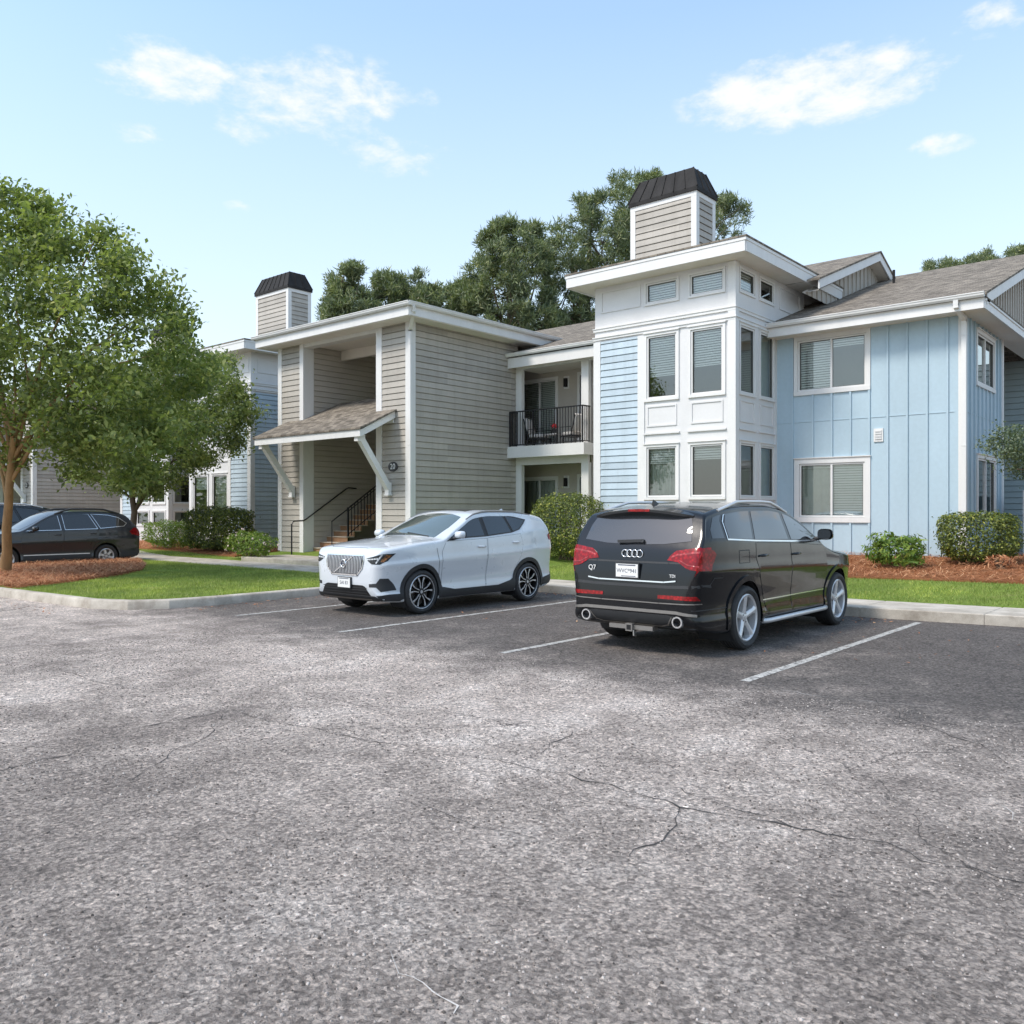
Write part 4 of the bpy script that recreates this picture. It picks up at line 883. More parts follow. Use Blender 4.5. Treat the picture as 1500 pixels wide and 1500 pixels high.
mb = MB(); mb.box(BX0 - .1, BX1, EY + .02, 22.8, 6.36, 6.39); mb.build('soffit', M['soffit'], A)
mb = MB(); mb.box(-18.19, BX1, EY - .02, EY + .02, 6.30, 6.62); mb.box(BX0 + .005, -13.51, 21.36, 21.46, 6.3, 6.359); mb.build('fascia', M['white'], A)
gutter(A, (-18.30, EY - .022, 6.76), (BX1 + .0, EY - .022, 6.76), (0, -1, 0))
downspout(A, [(SX1 + .62, SY - .48, 7.4), (SX1 + .58, SY - .42, 7.28), (SX1 + .06, SY - .075, 6.86), (SX1 + .06, SY - .075, .3)], .10, .08)
# left tower of the same house, largely behind the tree
tower(A, -33.4, -28.9, 18.3, .2, 'R', 'siding', low=(.7, 3.2), depth=4.6, zt=7.78)
chimney(A, -31.45, -29.2, 20.2, 21.25, 8.0, 10.68)
mb = MB(); flat(mb, fm('F', 22.6), -28.9, SX0, .2, 6.7); lap(mb, fm('F', 37), -33, WX1, .3, 6.2); mb.build('back_wall', M['grayd'], A, fix=False)
for c in list(A.children): c.matrix_parent_inverse = Matrix.Translation(-BASE)
# ------------------------------------------------------------------ second house, half hidden on the left
B2 = thing('apartment_building', 'gray boarded house half hidden behind the left trees and the graphite estate car', 'building', (-42, 20, .2))
stair_block(B2, -51.6, -45.1, 16.5, num='22')
tower(B2, -41.1, -36.5, 18.97, .2, 'L', 'win', low=(2.0, 3.35), depth=3.4, low2=(1.0, 1.75))
mb = MB(); flat(mb, fm('F', 21.4), -45.1, -41.1, .2, 6.6); lap(mb, fm('F', 34), -52, -36.5, .3, 6.2); flat(mb, fm('R', -36.5), 22.37, 34, .2, 6.6); mb.build('back_wall', M['grayd'], B2, fix=False)
mb = MB(); mb.add([(-52, 20.9, 6.77), (-35.9, 20.9, 6.77), (-35.9, 28, 9.4), (-52, 28, 9.4), (-35.9, 34.4, 6.77), (-52, 34.4, 6.77)], [(0, 1, 2, 3), (3, 2, 4, 5), (1, 4, 2), (0, 3, 5), (0, 5, 4, 1)]); mb.build('roof', M['shingle'], B2)
chimney(B2, -40.6, -38.7, 20.2, 21.2, 8.0, 10.1)
for c in list(B2.children): c.matrix_parent_inverse = Matrix.Translation((42, -20, -.2))
# ------------------------------------------------------------------ enclosure at the right end
E1 = thing('screen_fence', 'blue gray boarded enclosure with pale posts, at the right edge behind the hedge', 'fence', (-3.2, 24.6, .45))
mb = MB(); lap(mb, fm('F', 24.6), -4.15, -1.2, -.2 + .4, 2.1, zref=.2)
q = mb.build('board_panel', M['gblue'], E1, fix=False)
mb = MB(); mb.box(-4.28, -4.15, 24.54, 24.68, .2, 2.2); mb.cut(); mb.box(-1.2, -1.05, 24.54, 24.68, .2, 2.2); mb.build_split('post', M['panel'], E1); mb = MB(); mb.box(-4.15, -1.2, 24.55, 24.66, 2.10, 2.2); mb.build('top_rail', M['panel'], E1)
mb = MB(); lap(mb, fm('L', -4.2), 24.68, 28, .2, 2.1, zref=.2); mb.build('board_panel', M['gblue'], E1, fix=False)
for c in list(E1.children): c.matrix_parent_inverse = Matrix.Translation((3.2, -24.6, -.45))
MT = thing('utility_box', 'blue gray metal cabinet with sloped hood on the side wall, behind the right hedge', 'cabinet', (-5.3, 25.9, 1.2))
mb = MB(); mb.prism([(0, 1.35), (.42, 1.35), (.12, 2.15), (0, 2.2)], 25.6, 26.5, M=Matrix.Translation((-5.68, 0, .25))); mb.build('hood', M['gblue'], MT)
mb = MB(); mb.box(-5.66, -5.42, 25.75, 26.3, .9, 1.55); mb.tube([(-5.55, 25.9, .9), (-5.55, 25.9, .2)], .03); mb.tube([(-5.5, 26.15, .9), (-5.5, 26.15, .2)], .03); mb.build('meter', M['lead'], MT)
for c in list(MT.children): c.matrix_parent_inverse = Matrix.Translation((5.3, -25.9, -1.2))
# ------------------------------------------------------------------ balcony furniture
def chair(x, y, rz, label):
    t = thing('patio_chair', label, 'chair', (x, y, 3.722), rz, 'patio chairs on the balcony')
    mb = MB()
    for a in (-.3, .3):
        mb.tube([(a, .28, 0), (a, .30, .62), (a, -.26, .60), (a, -.30, 0)], .018, 6); mb.tube([(a, -.26, .36), (a * .95, -.42, .95)], .018, 6)
    mb.tube([(-.29, -.42, .95), (.29, -.42, .95)], .018, 6); mb.box(-.3, .3, -.26, .28, .30, .34); mb.build('frame', M['black'], t)
    mb = MB(); mb.box(-.27, .27, -.24, .27, .345, .46); o = mb.build('seat_cushion', M['cushion'], t); soften(o, .04)
    mb = MB(); mb.box(-.26, .26, -.06, .06, 0, .55); o = mb.build('back_cushion', M['cushion'], t); soften(o, .04); o.location = (0, -.27, .46); o.rotation_euler = (math.radians(16), 0, 0)
    return t
def soften(o, w):
    m = o.modifiers.new('b', 'BEVEL'); m.width = w; m.segments = 3; bpy.context.view_layer.update()
    me = bpy.data.meshes.new_from_object(o.evaluated_get(bpy.context.evaluated_depsgraph_get())); o.modifiers.clear(); o.data = me; me.shade_smooth()
chair(-17.55, 21.75, math.radians(-75), 'cushioned patio chair on the balcony, left of the red flowers')
chair(-16.15, 21.75, math.radians(75), 'cushioned patio chair on the balcony, right of the red flowers')
t = thing('side_table', 'small low table between the two patio chairs on the balcony', 'table', (-16.85, 21.7, 3.722))
mb = MB(); mb.box(-.22, .22, -.22, .22, .40, .44); mb.build('table_top', M['cushion'], t)
for a in (-.19, .19):
    for b in (-.19, .19): mb = MB(); mb.box(a - .015, a + .015, b - .015, b + .015, 0, .40); mb.build('leg', M['black'], t)
t = thing('potted_flower', 'pot of red flowers on the small balcony table', 'flower pot', (-16.85, 21.7, 4.162))
mb = MB(); mb.lathe([(.0, 0), (.07, 0), (.10, .15), (.085, .15), (.0, .13)], 16, M=Matrix.Rotation(math.pi / 2, 4, 'X')); mb.build('pot', M['dark'], t, smooth=40)
mb = MB()
for k in range(60):
    d = Vector((random.gauss(0, 1), random.gauss(0, 1), abs(random.gauss(0, 1)))).normalized() * random.uniform(.06, .16); c = Vector((0, 0, .2)) + d; u = d.orthogonal().normalized() * .04; v = d.cross(u).normalized() * .04
    mb.face([c - u, c - v, c + u, c + v])
mb.build('petal', M['red'], t, fix=False)
# ------------------------------------------------------------------ cars
def pchip(tab):
    x = np.array([a for a, b in tab], float); y = np.array([b for a, b in tab], float); o = np.argsort(x); x, y = x[o], y[o]
    h = np.diff(x); d = np.diff(y) / h; m = np.zeros(len(x)); m[0], m[-1] = d[0], d[-1]
    for i in range(1, len(x) - 1):
        if d[i - 1] * d[i] > 0:
            w1, w2 = 2 * h[i] + h[i - 1], h[i] + 2 * h[i - 1]; m[i] = (w1 + w2) / (w1 / d[i - 1] + w2 / d[i])
    def f(v):
        v = min(max(v, x[0]), x[-1]); i = min(int(np.searchsorted(x, v, side='right')) - 1, len(h) - 1); t = (v - x[i]) / h[i]
        return ((1 + 2 * t) * (1 - t) ** 2) * y[i] + t * (1 - t) ** 2 * h[i] * m[i] + t * t * (3 - 2 * t) * y[i + 1] + t * t * (t - 1) * h[i] * m[i + 1]
    return f
class Car:
    """body = cross sections lofted along the length; lamps, glass, doors, grilles are shells laid on it"""
    def __init__(s, spec, root):
        s.sp = spec; s.root = root
        s.zm = pchip(spec['zmap']) if 'zmap' in spec else (lambda z: z)
        T = dict(spec); T['zt'] = [(x, s.zm(z)) for x, z in spec['zt']]; T['belt'] = [(x, s.zm(z)) for x, z in spec['belt']]
        s.zt, s.zb, s.w, s.belt, s.crown, s.tum, s.ro = [pchip(T[k]) for k in ('zt', 'zb', 'w', 'belt', 'crown', 'tumble', 'roll')]
        x0, x1 = spec['zt'][-1][0], spec['zt'][0][0]; x0, x1 = min(x0, x1), max(x0, x1)
        xs = []; n = 150
        for i in range(n + 1):
            t = i / n; t = .5 - .5 * math.cos(math.pi * t); t = .55 * t + .45 * (i / n); xs.append(lerp(x0, x1, t))
        xs = sorted(set(xs + [x0 + .006, x0 + .015, x0 + .03, x1 - .006, x1 - .015, x1 - .03]))
        rows = [s.section(x) for x in xs]; m = len(rows[0])
        V = []; F = []
        for r in rows: V += r
        for i in range(len(xs) - 1):
            for j in range(m):
                j2 = (j + 1) % m; F.append((i * m + j, i * m + j2, (i + 1) * m + j2, (i + 1) * m + j))
        F.append(tuple(range(m - 1, -1, -1))); F.append(tuple((len(xs) - 1) * m + j for j in range(m)))
        s.V, s.F = V, F
        s.bvh = BVHTree.FromPolygons([Vector(v) for v in V], F)
    kp = staticmethod(pchip([(.12, .90), (.25, .968), (.31, .974), (.36, .958), (.46, .953), (.56, .968), (.66, .984), (.725, .999), (.74, 1.0), (.755, .997), (.80, .986), (.90, .978), (.985, .966), (1.0, .963)]))
    def W(s, x, z):
        w = s.w(x); b = s.belt(x); k = s.kp
        if z <= b: return w * k(z / b) if z > .0 else w * .9
        return w * .965 - s.tum(x) * (z - b) - .10 * (z - b) ** 2
    def edge(s, x): return s.zt(x) - s.crown(x) - s.ro(x)
    def section(s, x):
        zt, zb, cr, r = s.zt(x), s.zb(x), s.crown(x), s.ro(x)
        r = min(r, (zt - zb) * .3); cr = min(cr, (zt - zb) * .25)
        ze = zt - cr - r; P = []
        nb, ns, nr, ntp = 4, 46, 7, 12; rb = min(.05, (ze - zb) * .2)
        yb = s.W(x, zb + rb) - rb
        for i in range(nb): P.append((x, yb * i / nb, zb))
        for i in range(4): a = i / 4 * math.pi / 2; P.append((x, yb + rb * math.sin(a), zb + rb - rb * math.cos(a)))
        for i in range(ns + 1): z = lerp(zb + rb, ze, i / ns); P.append((x, max(.02, s.W(x, z)), z))
        ye = max(.03, s.W(x, ze)); ri = min(r * 1.1, ye * .8)
        for i in range(1, nr + 1): a = i / nr * math.pi / 2; P.append((x, ye - ri * (1 - math.cos(a)), ze + r * math.sin(a)))
        yi = ye - ri
        for i in range(1, ntp + 1): t = 1 - i / ntp; P.append((x, yi * t, zt - cr * t * t))
        left = P; right = [(a, -b, c) for a, b, c in P[1:-1]][::-1]
        return left + right
    def hit(s, o, d):
        h = s.bvh.ray_cast(Vector(o), Vector(d).normalized(), 20)
        return (h[0], h[1]) if h[0] is not None else (None, None)
    def patch(s, name, poly, view, mat, off=.004, res=.04, side=1, parent=None, skirt=True, mb=None, mi=0, smoothpoly=0, raw=False):
        """shell cut to polygon and laid on the body. view: 'side' (x,z) 'front'/'rear' (y,z) 'top' (x,y)"""
        P = [Vector(q) if raw or view == 'top' else Vector((q[0], s.zm(q[1]))) for q in poly]
        for _ in range(smoothpoly):
            Q = []
            for i in range(len(P)): a, b = P[i], P[(i + 1) % len(P)]; Q += [a.lerp(b, .25), a.lerp(b, .75)]
            P = Q
        D = []
        for i in range(len(P)):
            a, b = P[i], P[(i + 1) % len(P)]; k = max(1, int((b - a).length / res)); D += [a.lerp(b, j / k) for j in range(k)]
        if view == 'side': D = [Vector((q.x, min(q.y, s.edge(q.x) - .012))) for q in D]
        nb = len(D); edges = [(i, (i + 1) % nb) for i in range(nb)]; pts = list(D); pl = [tuple(q) for q in D]
        x0, x1 = min(q.x for q in D), max(q.x for q in D); y0, y1 = min(q.y for q in D), max(q.y for q in D)
        nx, ny = max(1, int((x1 - x0) / res)), max(1, int((y1 - y0) / res))
        for i in range(nx + 1):
            for j in range(ny + 1):
                q = (lerp(x0, x1, (i + .5) / (nx + 1)), lerp(y0, y1, (j + .5) / (ny + 1)))
                if inpoly(q, pl) and min((Vector(q) - d).length for d in D) > res * .4: pts.append(Vector(q))
        v, e, f, *_ = delaunay_2d_cdt(pts, edges, [], 1, 1e-6)
        base, nrm = [], []
        for q in v:
            if view == 'side': o, d = (q.x, 3 * side, q.y), (0, -side, 0)
            elif view == 'front': o, d = (5, q.x, q.y), (-1, 0, 0)
            elif view == 'rear': o, d = (-5, q.x, q.y), (1, 0, 0)
            else: o, d = (q.x, q.y, 4), (0, 0, -1)
            h, nn = s.hit(o, d)
            if h is None:
                c = Vector(o) + Vector(d) * (3 - s.w(min(max(q.x, -9), 9)) if view == 'side' else 2.7); r = s.bvh.find_nearest(c); h, nn = r[0], r[1]
            if nn.dot(Vector(d)) > 0: nn = -nn
            base.append(h); nrm.append(nn)
        # smooth the normals a little through neighbours
        acc = [n.copy() for n in nrm]
        for t in f:
            for a in t:
                for b in t: acc[a] += nrm[b] * .35
        nrm = [a.normalized() for a in acc]
        own = mb is None; mb = mb or MB()
        vs = [b + n * off for b, n in zip(base, nrm)]; fs = [tuple(t) for t in f]
        if view == 'side' and side < 0 or view == 'rear': fs = [tuple(reversed(t)) for t in fs]
        if view == 'side': fs = [tuple(reversed(t)) for t in fs]
        mb.add(vs, fs, mi)
        if skirt:
            c = {}
            for t in fs:
                for i in range(len(t)):
                    a, b = t[i], t[(i + 1) % len(t)]; c[(a, b)] = 1
            be = [(a, b) for a, b in c if (b, a) not in c]; V2 = []; F2 = []
            for a, b in be:
                i = len(V2); V2 += [vs[a], vs[b], base[b] - nrm[b] * .012, base[a] - nrm[a] * .012]; F2.append((i + 3, i + 2, i + 1, i))
            mb.add(V2, F2, mi)
        if own: return mb.build(name, mat, parent if parent is not None else s.root, smooth=45)
    def line(s, mb, pts, w, view='side', off=.002, side=1, mi=0, res=.05, closed=False):
        P = [Vector(q) for q in pts]; n = len(P)
        for i in range(n - (0 if closed else 1)):
            a, b = P[i], P[(i + 1) % n]; d = (b - a).normalized(); t = Vector((-d.y, d.x)) * w / 2; e = d * w * .5
            s.patch('', [a - t - e, b - t + e, b + t + e, a + t - e], view, None, off, res, side, None, False, mb, mi)
    def body(s, mat, arches, r_arch, doors_dark=None, extra=None):
        cz = s.sp['rz'] + .02; K = 40; faces = [[Vector(s.V[i]) for i in f] for f in s.F]
        for ax in arches:
            ring = [(ax + math.cos(2 * math.pi * (i + .5) / K) * r_arch, cz + math.sin(2 * math.pi * (i + .5) / K) * r_arch) for i in range(K)]; out = []
            for f in faces:
                if len(f) > 6 or abs(sum(v.y for v in f) / len(f)) < .55 or min(math.hypot(v.x - ax, v.z - cz) for v in f) > r_arch + .12: out.append(f); continue
                rem = f
                for i in range(K):
                    a0 = 2 * math.pi * (i + 1) / K; nx, nz = math.cos(a0), math.sin(a0); dd = r_arch * math.cos(math.pi / K); dist = lambda v: (v.x - ax) * nx + (v.z - cz) * nz - dd
                    o_, n_ = [], []
                    for j in range(len(rem)):
                        A, B = rem[j], rem[(j + 1) % len(rem)]; da, db = dist(A), dist(B)
                        (o_ if da > 0 else n_).append(A)
                        if (da > 0) != (db > 0): q = A.lerp(B, da / (da - db)); o_.append(q); n_.append(q)
                    if len(o_) > 2: out.append(o_)
                    rem = n_
                    if len(rem) < 3: break
            faces = out
        mb = MB()
        for f in faces: mb.face(f)
        for ax in arches:                                 # wheel housings
            for sd in (1, -1):
                L = []
                for i in range(31):
                    a = math.radians(-40 + 260 * i / 30); x, z = ax + math.cos(a) * r_arch, cz + math.sin(a) * r_arch
                    L.append((Vector((x, sd * .50, z)), Vector((x, sd * (max(.6, s.W(x, max(z, .26))) - .004), z))))
                for (a, b), (c_, d) in zip(L[:-1], L[1:]): mb.face([a, b, d, c_], 1)
                mb.face([q[0] for q in L], 1)
        o = mb.build('body', [mat, M['dark']], s.root, smooth=35)
        
        s.bodyo = o; return o
    def into_body(s, mb):
        b = bmesh.new(); b.from_mesh(s.bodyo.data); vs = [b.verts.new(v) for v in mb.v]
        for f in mb.f:
            q = b.faces.new([vs[i] for i in f]); q.material_index = 1; q.smooth = True
        b.to_mesh(s.bodyo.data); b.free()
    def P(s, x, z, side=1, off=0.):
        z = s.zm(z); h, n = s.hit((x, 3 * side, z), (0, -side, 0)); return h + n * off
    def arc(s, ax, r1, r2, a0=-12, a1=192, n=24):
        A = [math.radians(lerp(a0, a1, i / n)) for i in range(n + 1)]; cz = s.sp['rz'] + .02
        return [(ax + math.cos(a) * r2, cz + math.sin(a) * r2) for a in A] + [(ax + math.cos(a) * r1, cz + math.sin(a) * r1) for a in reversed(A)]
def wheel(root, x, y, R, wd, style, steer=0):
    """tyre > , rim > hub cap; outer face towards +y (flip for the other side)"""
    T = Matrix.Translation((x, y, R)) @ Matrix.Rotation(math.pi if y < 0 else 0, 4, 'Z') @ Matrix.Rotation(steer, 4, 'Z')
    w = bpy.data.objects.new('wheel', None); COL.objects.link(w); w.parent = root; w.matrix_local = T; w.empty_display_size = .1
    h = wd / 2; rr = R * {'twin': .765, 'five': .74, 'six': .66}[style]; mb = MB()
    prof = [(rr - .015, -h * .7), (rr + .01, -h * .86), (R * .86, -h * .98), (R * .955, -h * .86), (R * .99, -h * .66)]
    for i in range(5):                                     # tread ribs and grooves
        y0 = lerp(-h * .66, h * .66, i / 5 + .02); y1 = lerp(-h * .66, h * .66, (i + 1) / 5 - .02); prof += [(R - .009, y0), (R, y0 + .004), (R, y1 - .004), (R - .009, y1)]
    prof += [(R * .99, h * .66), (R * .955, h * .86), (R * .86, h * .98), (rr + .01, h * .86), (rr - .015, h * .7)]
    mb.lathe(prof, 64); mb.build('tyre', M['rubber'], w, smooth=30)
    fin = M['alloyd'] if style == 'twin' else M['alloy']
    mb = MB(); yo = h * .62
    mb.lathe([(rr - .02, -h * .6), (rr - .03, yo - .03), (rr - .03, yo + .02), (rr - .012, yo + .035), (rr + .004, yo + .025), (rr + .002, yo - .02)], 64, 2 if style == 'twin' else 1)
    if style == 'twin': mb.lathe([(rr - .014, yo + .034), (rr - .006, yo + .037), (rr + .003, yo + .027)], 64, 1)
    mb.lathe([(.0, yo - .10), (rr - .05, yo - .10)], 40, 2); mb.lathe([(.0, yo - .085), (rr * .80, yo - .085), (rr * .80, yo - .095)], 40, 3)
    k = {'twin': 5, 'five': 5, 'six': 6}[style]
    for i in range(k):
        a = 2 * math.pi * i / k + .3; Rm = Matrix.Rotation(-a, 4, 'Y')
        if style == 'five':
            pl = [(.03, -.055), (.10, -.038), (rr * .75, -.036), (rr - .02, -.062), (rr - .02, .062), (rr * .75, .036), (.10, .038), (.03, .055)]
            q = [(x_, z_) for x_, z_ in pl]; n = len(q)
            top = [(x_, yo + .018 - .035 * (1 - x_ / rr) ** 1.5 - (.0 if abs(z_) < .01 else .006), z_) for x_, z_ in q]; rid = [(x_, yo + .03 - .03 * (1 - x_ / rr) ** 1.5, z_ * .25) for x_, z_ in q]; bot = [(x_, yo - .06, z_) for x_, z_ in q]
            mb.add(top + rid + bot, [(j, (j + 1) % n, (j + 1) % n + n, j + n) for j in range(n)] + [tuple(range(n, 2 * n))] + [(j + 2 * n, (j + 1) % n + 2 * n, (j + 1) % n, j) for j in range(n)], 0, Rm)
        elif style == 'six':
            pl = [(.03, -.05), (rr * .6, -.030), (rr - .02, -.055), (rr - .02, .035), (rr * .6, .030), (.03, .05)]
            mb.prism(pl, yo - .05, yo + .012, 0, Rm)
        else:
            for sg in (-1, 1):
                pl = [(.035, sg * .004), (.035, sg * .032), (rr * .55, sg * .042), (rr - .015, sg * .105), (rr - .015, sg * .05), (rr * .55, sg * .016)]
                mb.prism(pl, yo - .05, yo + .004, 0, Rm)
                pl = [(.06, sg * .012), (.06, sg * .026), (rr * .55, sg * .034), (rr - .017, sg * .100), (rr - .017, sg * .060), (rr * .55, sg * .022)]
                mb.prism(pl, yo + .002, yo + .012, 1, Rm)
    mb.lathe([(.0, yo + .012), (.03, yo + .010), (.062, yo - .004), (.075, yo - .03)], 24, 0); mb.lathe([(.0, yo + .016), (.026, yo + .014)], 20, 1)
    for i in range(5): a = 2 * math.pi * (i + .5) / 5; mb.add(*_cyl(.009, .014), 3, Matrix.Translation((math.cos(a) * .055, yo - .004, math.sin(a) * .055)))
    mb.build('rim', [fin, M['alloy'], M['alloyd'], M['steel']], w, smooth=35)
    return w
def _cyl(r, h, n=8):
    v = [(r * math.cos(2 * math.pi * i / n), y, r * math.sin(2 * math.pi * i / n)) for y in (0, h) for i in range(n)]
    return v, [tuple(range(n)), tuple(range(2 * n - 1, n - 1, -1))] + [(i, i + n, (i + 1) % n + n, (i + 1) % n) for i in range(n)]
def blob(verts_faces=None): pass
def mirror(car, x, z, side, paintm, sz=(.10, .19, .13)):
    """door mirror: rounded housing on an arm, glass towards the rear"""
    p = car.P(x, z, side); z = car.zm(z); ry = side
    mb = MB(); n, m = 20, 10; vs = []; fs = []
    for i in range(m + 1):
        ph = -math.pi / 2 + math.pi * i / m
        for j in range(n):
            a = 2 * math.pi * j / n; c = math.cos(ph)
            ex = lambda v, e: math.copysign(abs(v) ** e, v)
            X = ex(math.sin(ph), .8) * sz[0]; Y = ex(math.cos(a), .65) * ex(c, .55) * sz[1] / 2; Z = ex(math.sin(a), .65) * ex(c, .55) * sz[2] / 2
            if X < -.02: X = -.02 - (X + .02) * .1
            vs.append((X, Y, Z))
    for i in range(m):
        for j in range(n): j2 = (j + 1) % n; fs.append((i * n + j, i * n + j2, (i + 1) * n + j2, (i + 1) * n + j))
    cpos = Vector((x - .02, p.y + ry * .15, z + .07)); mb.add(vs, fs, 0, Matrix.Translation(cpos) @ Matrix.Rotation(ry * -.12, 4, 'Z'))
    mb.tube([p + Vector((.0, -ry * .02, .0)), p + Vector((0, ry * .06, .015)), cpos + Vector((0, -ry * .02, -.04))], [.03, .026, .03], 8, 1)
    o = mb.build('door_mirror', [paintm, M['dark']], car.root, smooth=60)
    mb = MB(); k = 20; c = cpos + Vector((-.045, 0, 0)); mb.face([(c.x, c.y + math.copysign(abs(math.cos(2 * math.pi * i / k)) ** .6, math.cos(2 * math.pi * i / k)) * sz[1] * .43, c.z + math.copysign(abs(math.sin(2 * math.pi * i / k)) ** .6, math.sin(2 * math.pi * i / k)) * sz[2] * .42) for i in range(k)]); mb.build('mirror_glass', M['cglass'], o, fix=False)
def handle(car, x, z, side, mat, L=.2):
    a, b = car.P(x - L / 2, z, side), car.P(x + L / 2, z + .005, side); n = Vector((0, side, 0))
    mb = MB(); mb.tube([a - n * .01, a + n * .03 + Vector((.02, 0, 0)), (a + b) / 2 + n * .038, b + n * .03 - Vector((.02, 0, 0)), b - n * .01], [.011, .014, .015, .014, .011], 8); return mb.build('door_handle', mat, car.root, smooth=60)
def roofrail(car, x0, x1, mat, inset=.05, h=.035, r=.016):
    for side in (1, -1):
        pts = []
        for i in range(9):
            x = lerp(x0, x1, i / 8); y = car.W(x, car.zt(x) - car.crown(x) - car.ro(x)) - inset; hh, nn = car.hit((x, side * y, 4), (0, 0, -1)); pts.append(hh + Vector((0, 0, h * min(1, 4 * min(i / 8, 1 - i / 8)) - .003)))
        mb = MB(); mb.tube(pts, r, 8); mb.build('roof_rail', mat, car.root, smooth=60)
def platepart(car, face, y, z, txt, size, top='', frame='dark', h=.155, w=.305, dx=.012, sub=''):
    d = 1 if face == 'front' else -1; z = car.zm(z)
    ys = [y - w / 2, y, y + w / 2]; xx = max(d * car.hit((5 * d, a, b), (-d, 0, 0))[0].x for a in ys for b in (z - h / 2, z + h / 2)) * d
    mb = MB(); x = xx + d * dx
    mb.box(min(x, x - d * .03), max(x, x - d * .03), y - w / 2 - .012, y + w / 2 + .012, z - h / 2 - .012, z + h / 2 + .012); o = mb.build('plate_holder', M[frame], car.root)
    mb = MB(); x += d * .0005; mb.box(min(x, x + d * .004), max(x, x + d * .004), y - w / 2, y + w / 2, z - h / 2, z + h / 2); mb.build('license_plate', M['plate'], o)
    R_ = Matrix.Translation((x + d * .0048, y, z - .005)) @ Matrix(((0, 0, d, 0), (d, 0, 0, 0), (0, 1, 0, 0), (0, 0, 0, 1)))
    mb = MB(); v, f = text_geo(txt, size, .0008); mb.add(v, f, 0, R_)
    mb.box(min(x + d * .004, x + d * .005), max(x + d * .004, x + d * .005), y - w * .4, y + w * .4, z + h / 2 - .020, z + h / 2 - .008)
    if sub: mb.box(min(x + d * .004, x + d * .005), max(x + d * .004, x + d * .005), y - w * .4, y + w * .25, z - h / 2 + .008, z - h / 2 + .016)
    mb.build('plate_text', M['ink'], o, fix=False)
def badge(car, txt, y, z, size, name='badge', mat='chrome', face='rear'):
    d = 1 if face == 'front' else -1; z = car.zm(z)
    h, n = car.hit((5 * d, y, z), (-d, 0, 0)); v, f = text_geo(txt, size, .004); mb = MB(); mb.add(v, f, 0, Matrix.Translation((h.x + d * .006, y, z)) @ Matrix(((0, 0, d, 0), (d, 0, 0, 0), (0, 1, 0, 0), (0, 0, 0, 1)))); return mb.build(name, M[mat], car.root, fix=False)
def torus(mb, c, R, r, axis, mi=0, n=28, m=8):
    vs = []; fs = []
    for i in range(n):
        a = 2 * math.pi * i / n
        for j in range(m): b = 2 * math.pi * j / m; vs.append(((r * math.sin(b)), (R + r * math.cos(b)) * math.cos(a), (R + r * math.cos(b)) * math.sin(a)))
    for i in range(n):
        for j in range(m): fs.append((i * m + j, i * m + (j + 1) % m, (i + 1) % n * m + (j + 1) % m, (i + 1) % n * m + j))
    mb.add(vs, fs, mi, Matrix.Translation(c))
def glasses(car, polys, mat, frame=None, fw=.016, roundn=1):
    for side in (1, -1):
        for nm, pl in polys:
            g = car.patch('side_window', pl, 'side', mat, .004, .05, side, smoothpoly=0)
            if frame is not None:
                mb = MB(); P = [Vector(q) for q in pl]; car.line(mb, P, fw, 'side', .0065, side, closed=True); mb.build('window_frame', frame, g, smooth=60)
def seams(car, lines, w=.008):
    mb = MB()
    for side in (1, -1):
        for l in lines: car.line(mb, l, w, 'side', .0022, side)
    return mb
# ---- white compact crossover, nose towards the camera
sp = dict(rz=.345, zmap=[(0, 0), (.40, .40), (.50, .505), (.6, .63), (.75, .83), (.875, .965), (1.0, 1.12), (1.1, 1.235), (1.3, 1.42), (1.5, 1.59), (1.65, 1.73), (1.8, 1.85)],
    zt=[(2.215, .70), (2.207, .84), (2.19, .905), (2.145, .955), (2.05, .99), (1.7, 1.04), (1.35, 1.075), (1.0, 1.105), (.88, 1.125), (.6, 1.27), (.3, 1.43), (.08, 1.535), (-.12, 1.595), (-.5, 1.63), (-1.0, 1.63), (-1.5, 1.59), (-1.78, 1.545), (-1.90, 1.515), (-1.96, 1.43), (-2.04, 1.26), (-2.11, 1.11), (-2.16, 1.0), (-2.20, .82), (-2.215, .62)],
    zb=[(2.215, .52), (2.20, .40), (2.16, .30), (2.05, .24), (1.7, .215), (-1.7, .215), (-2.0, .26), (-2.15, .34), (-2.20, .44), (-2.215, .54)],
    w=[(2.215, .62), (2.20, .70), (2.16, .765), (2.08, .825), (1.95, .87), (1.75, .905), (1.4, .926), (.8, .925), (-.6, .930), (-1.4, .932), (-1.8, .905), (-2.0, .875), (-2.1, .845), (-2.17, .78), (-2.215, .64)],
    belt=[(2.2, .98), (1.4, 1.02), (.8, 1.045), (0, 1.075), (-1.0, 1.12), (-1.5, 1.18), (-2.2, 1.2)],
    crown=[(2.2, .03), (1.9, .045), (1.2, .05), (.95, .06), (.6, .075), (.3, .075), (0, .05), (-.5, .045), (-1.8, .05), (-2.05, .08), (-2.2, .03)],
    tumble=[(2.2, .5), (.9, .52), (-.5, .44), (-1.5, .47), (-2.2, .5)],
    roll=[(2.2, .05), (1.5, .06), (.9, .05), (.3, .045), (-.2, .07), (-1.8, .08), (-2.05, .06), (-2.2, .05)])
WC = thing('parked_car', 'silver white crossover with black lower cladding, nose to the viewer, before the stair hall', 'car', (-11.08, 10.95, .004), -math.pi / 2)
c = Car(sp, WC); c.body(M['pwhite'], (1.351, -1.351), .385)
D1 = [(.80, 1.035), (.90, .90), (.905, .45), (.84, .345), (-.16, .345), (-.20, .9), (-.205, 1.06)]; D2 = [(-.23, 1.065), (-.225, .9), (-.185, .345), (-.80, .345), (-.93, .55), (-1.10, .74), (-1.18, .95), (-1.12, 1.12)]
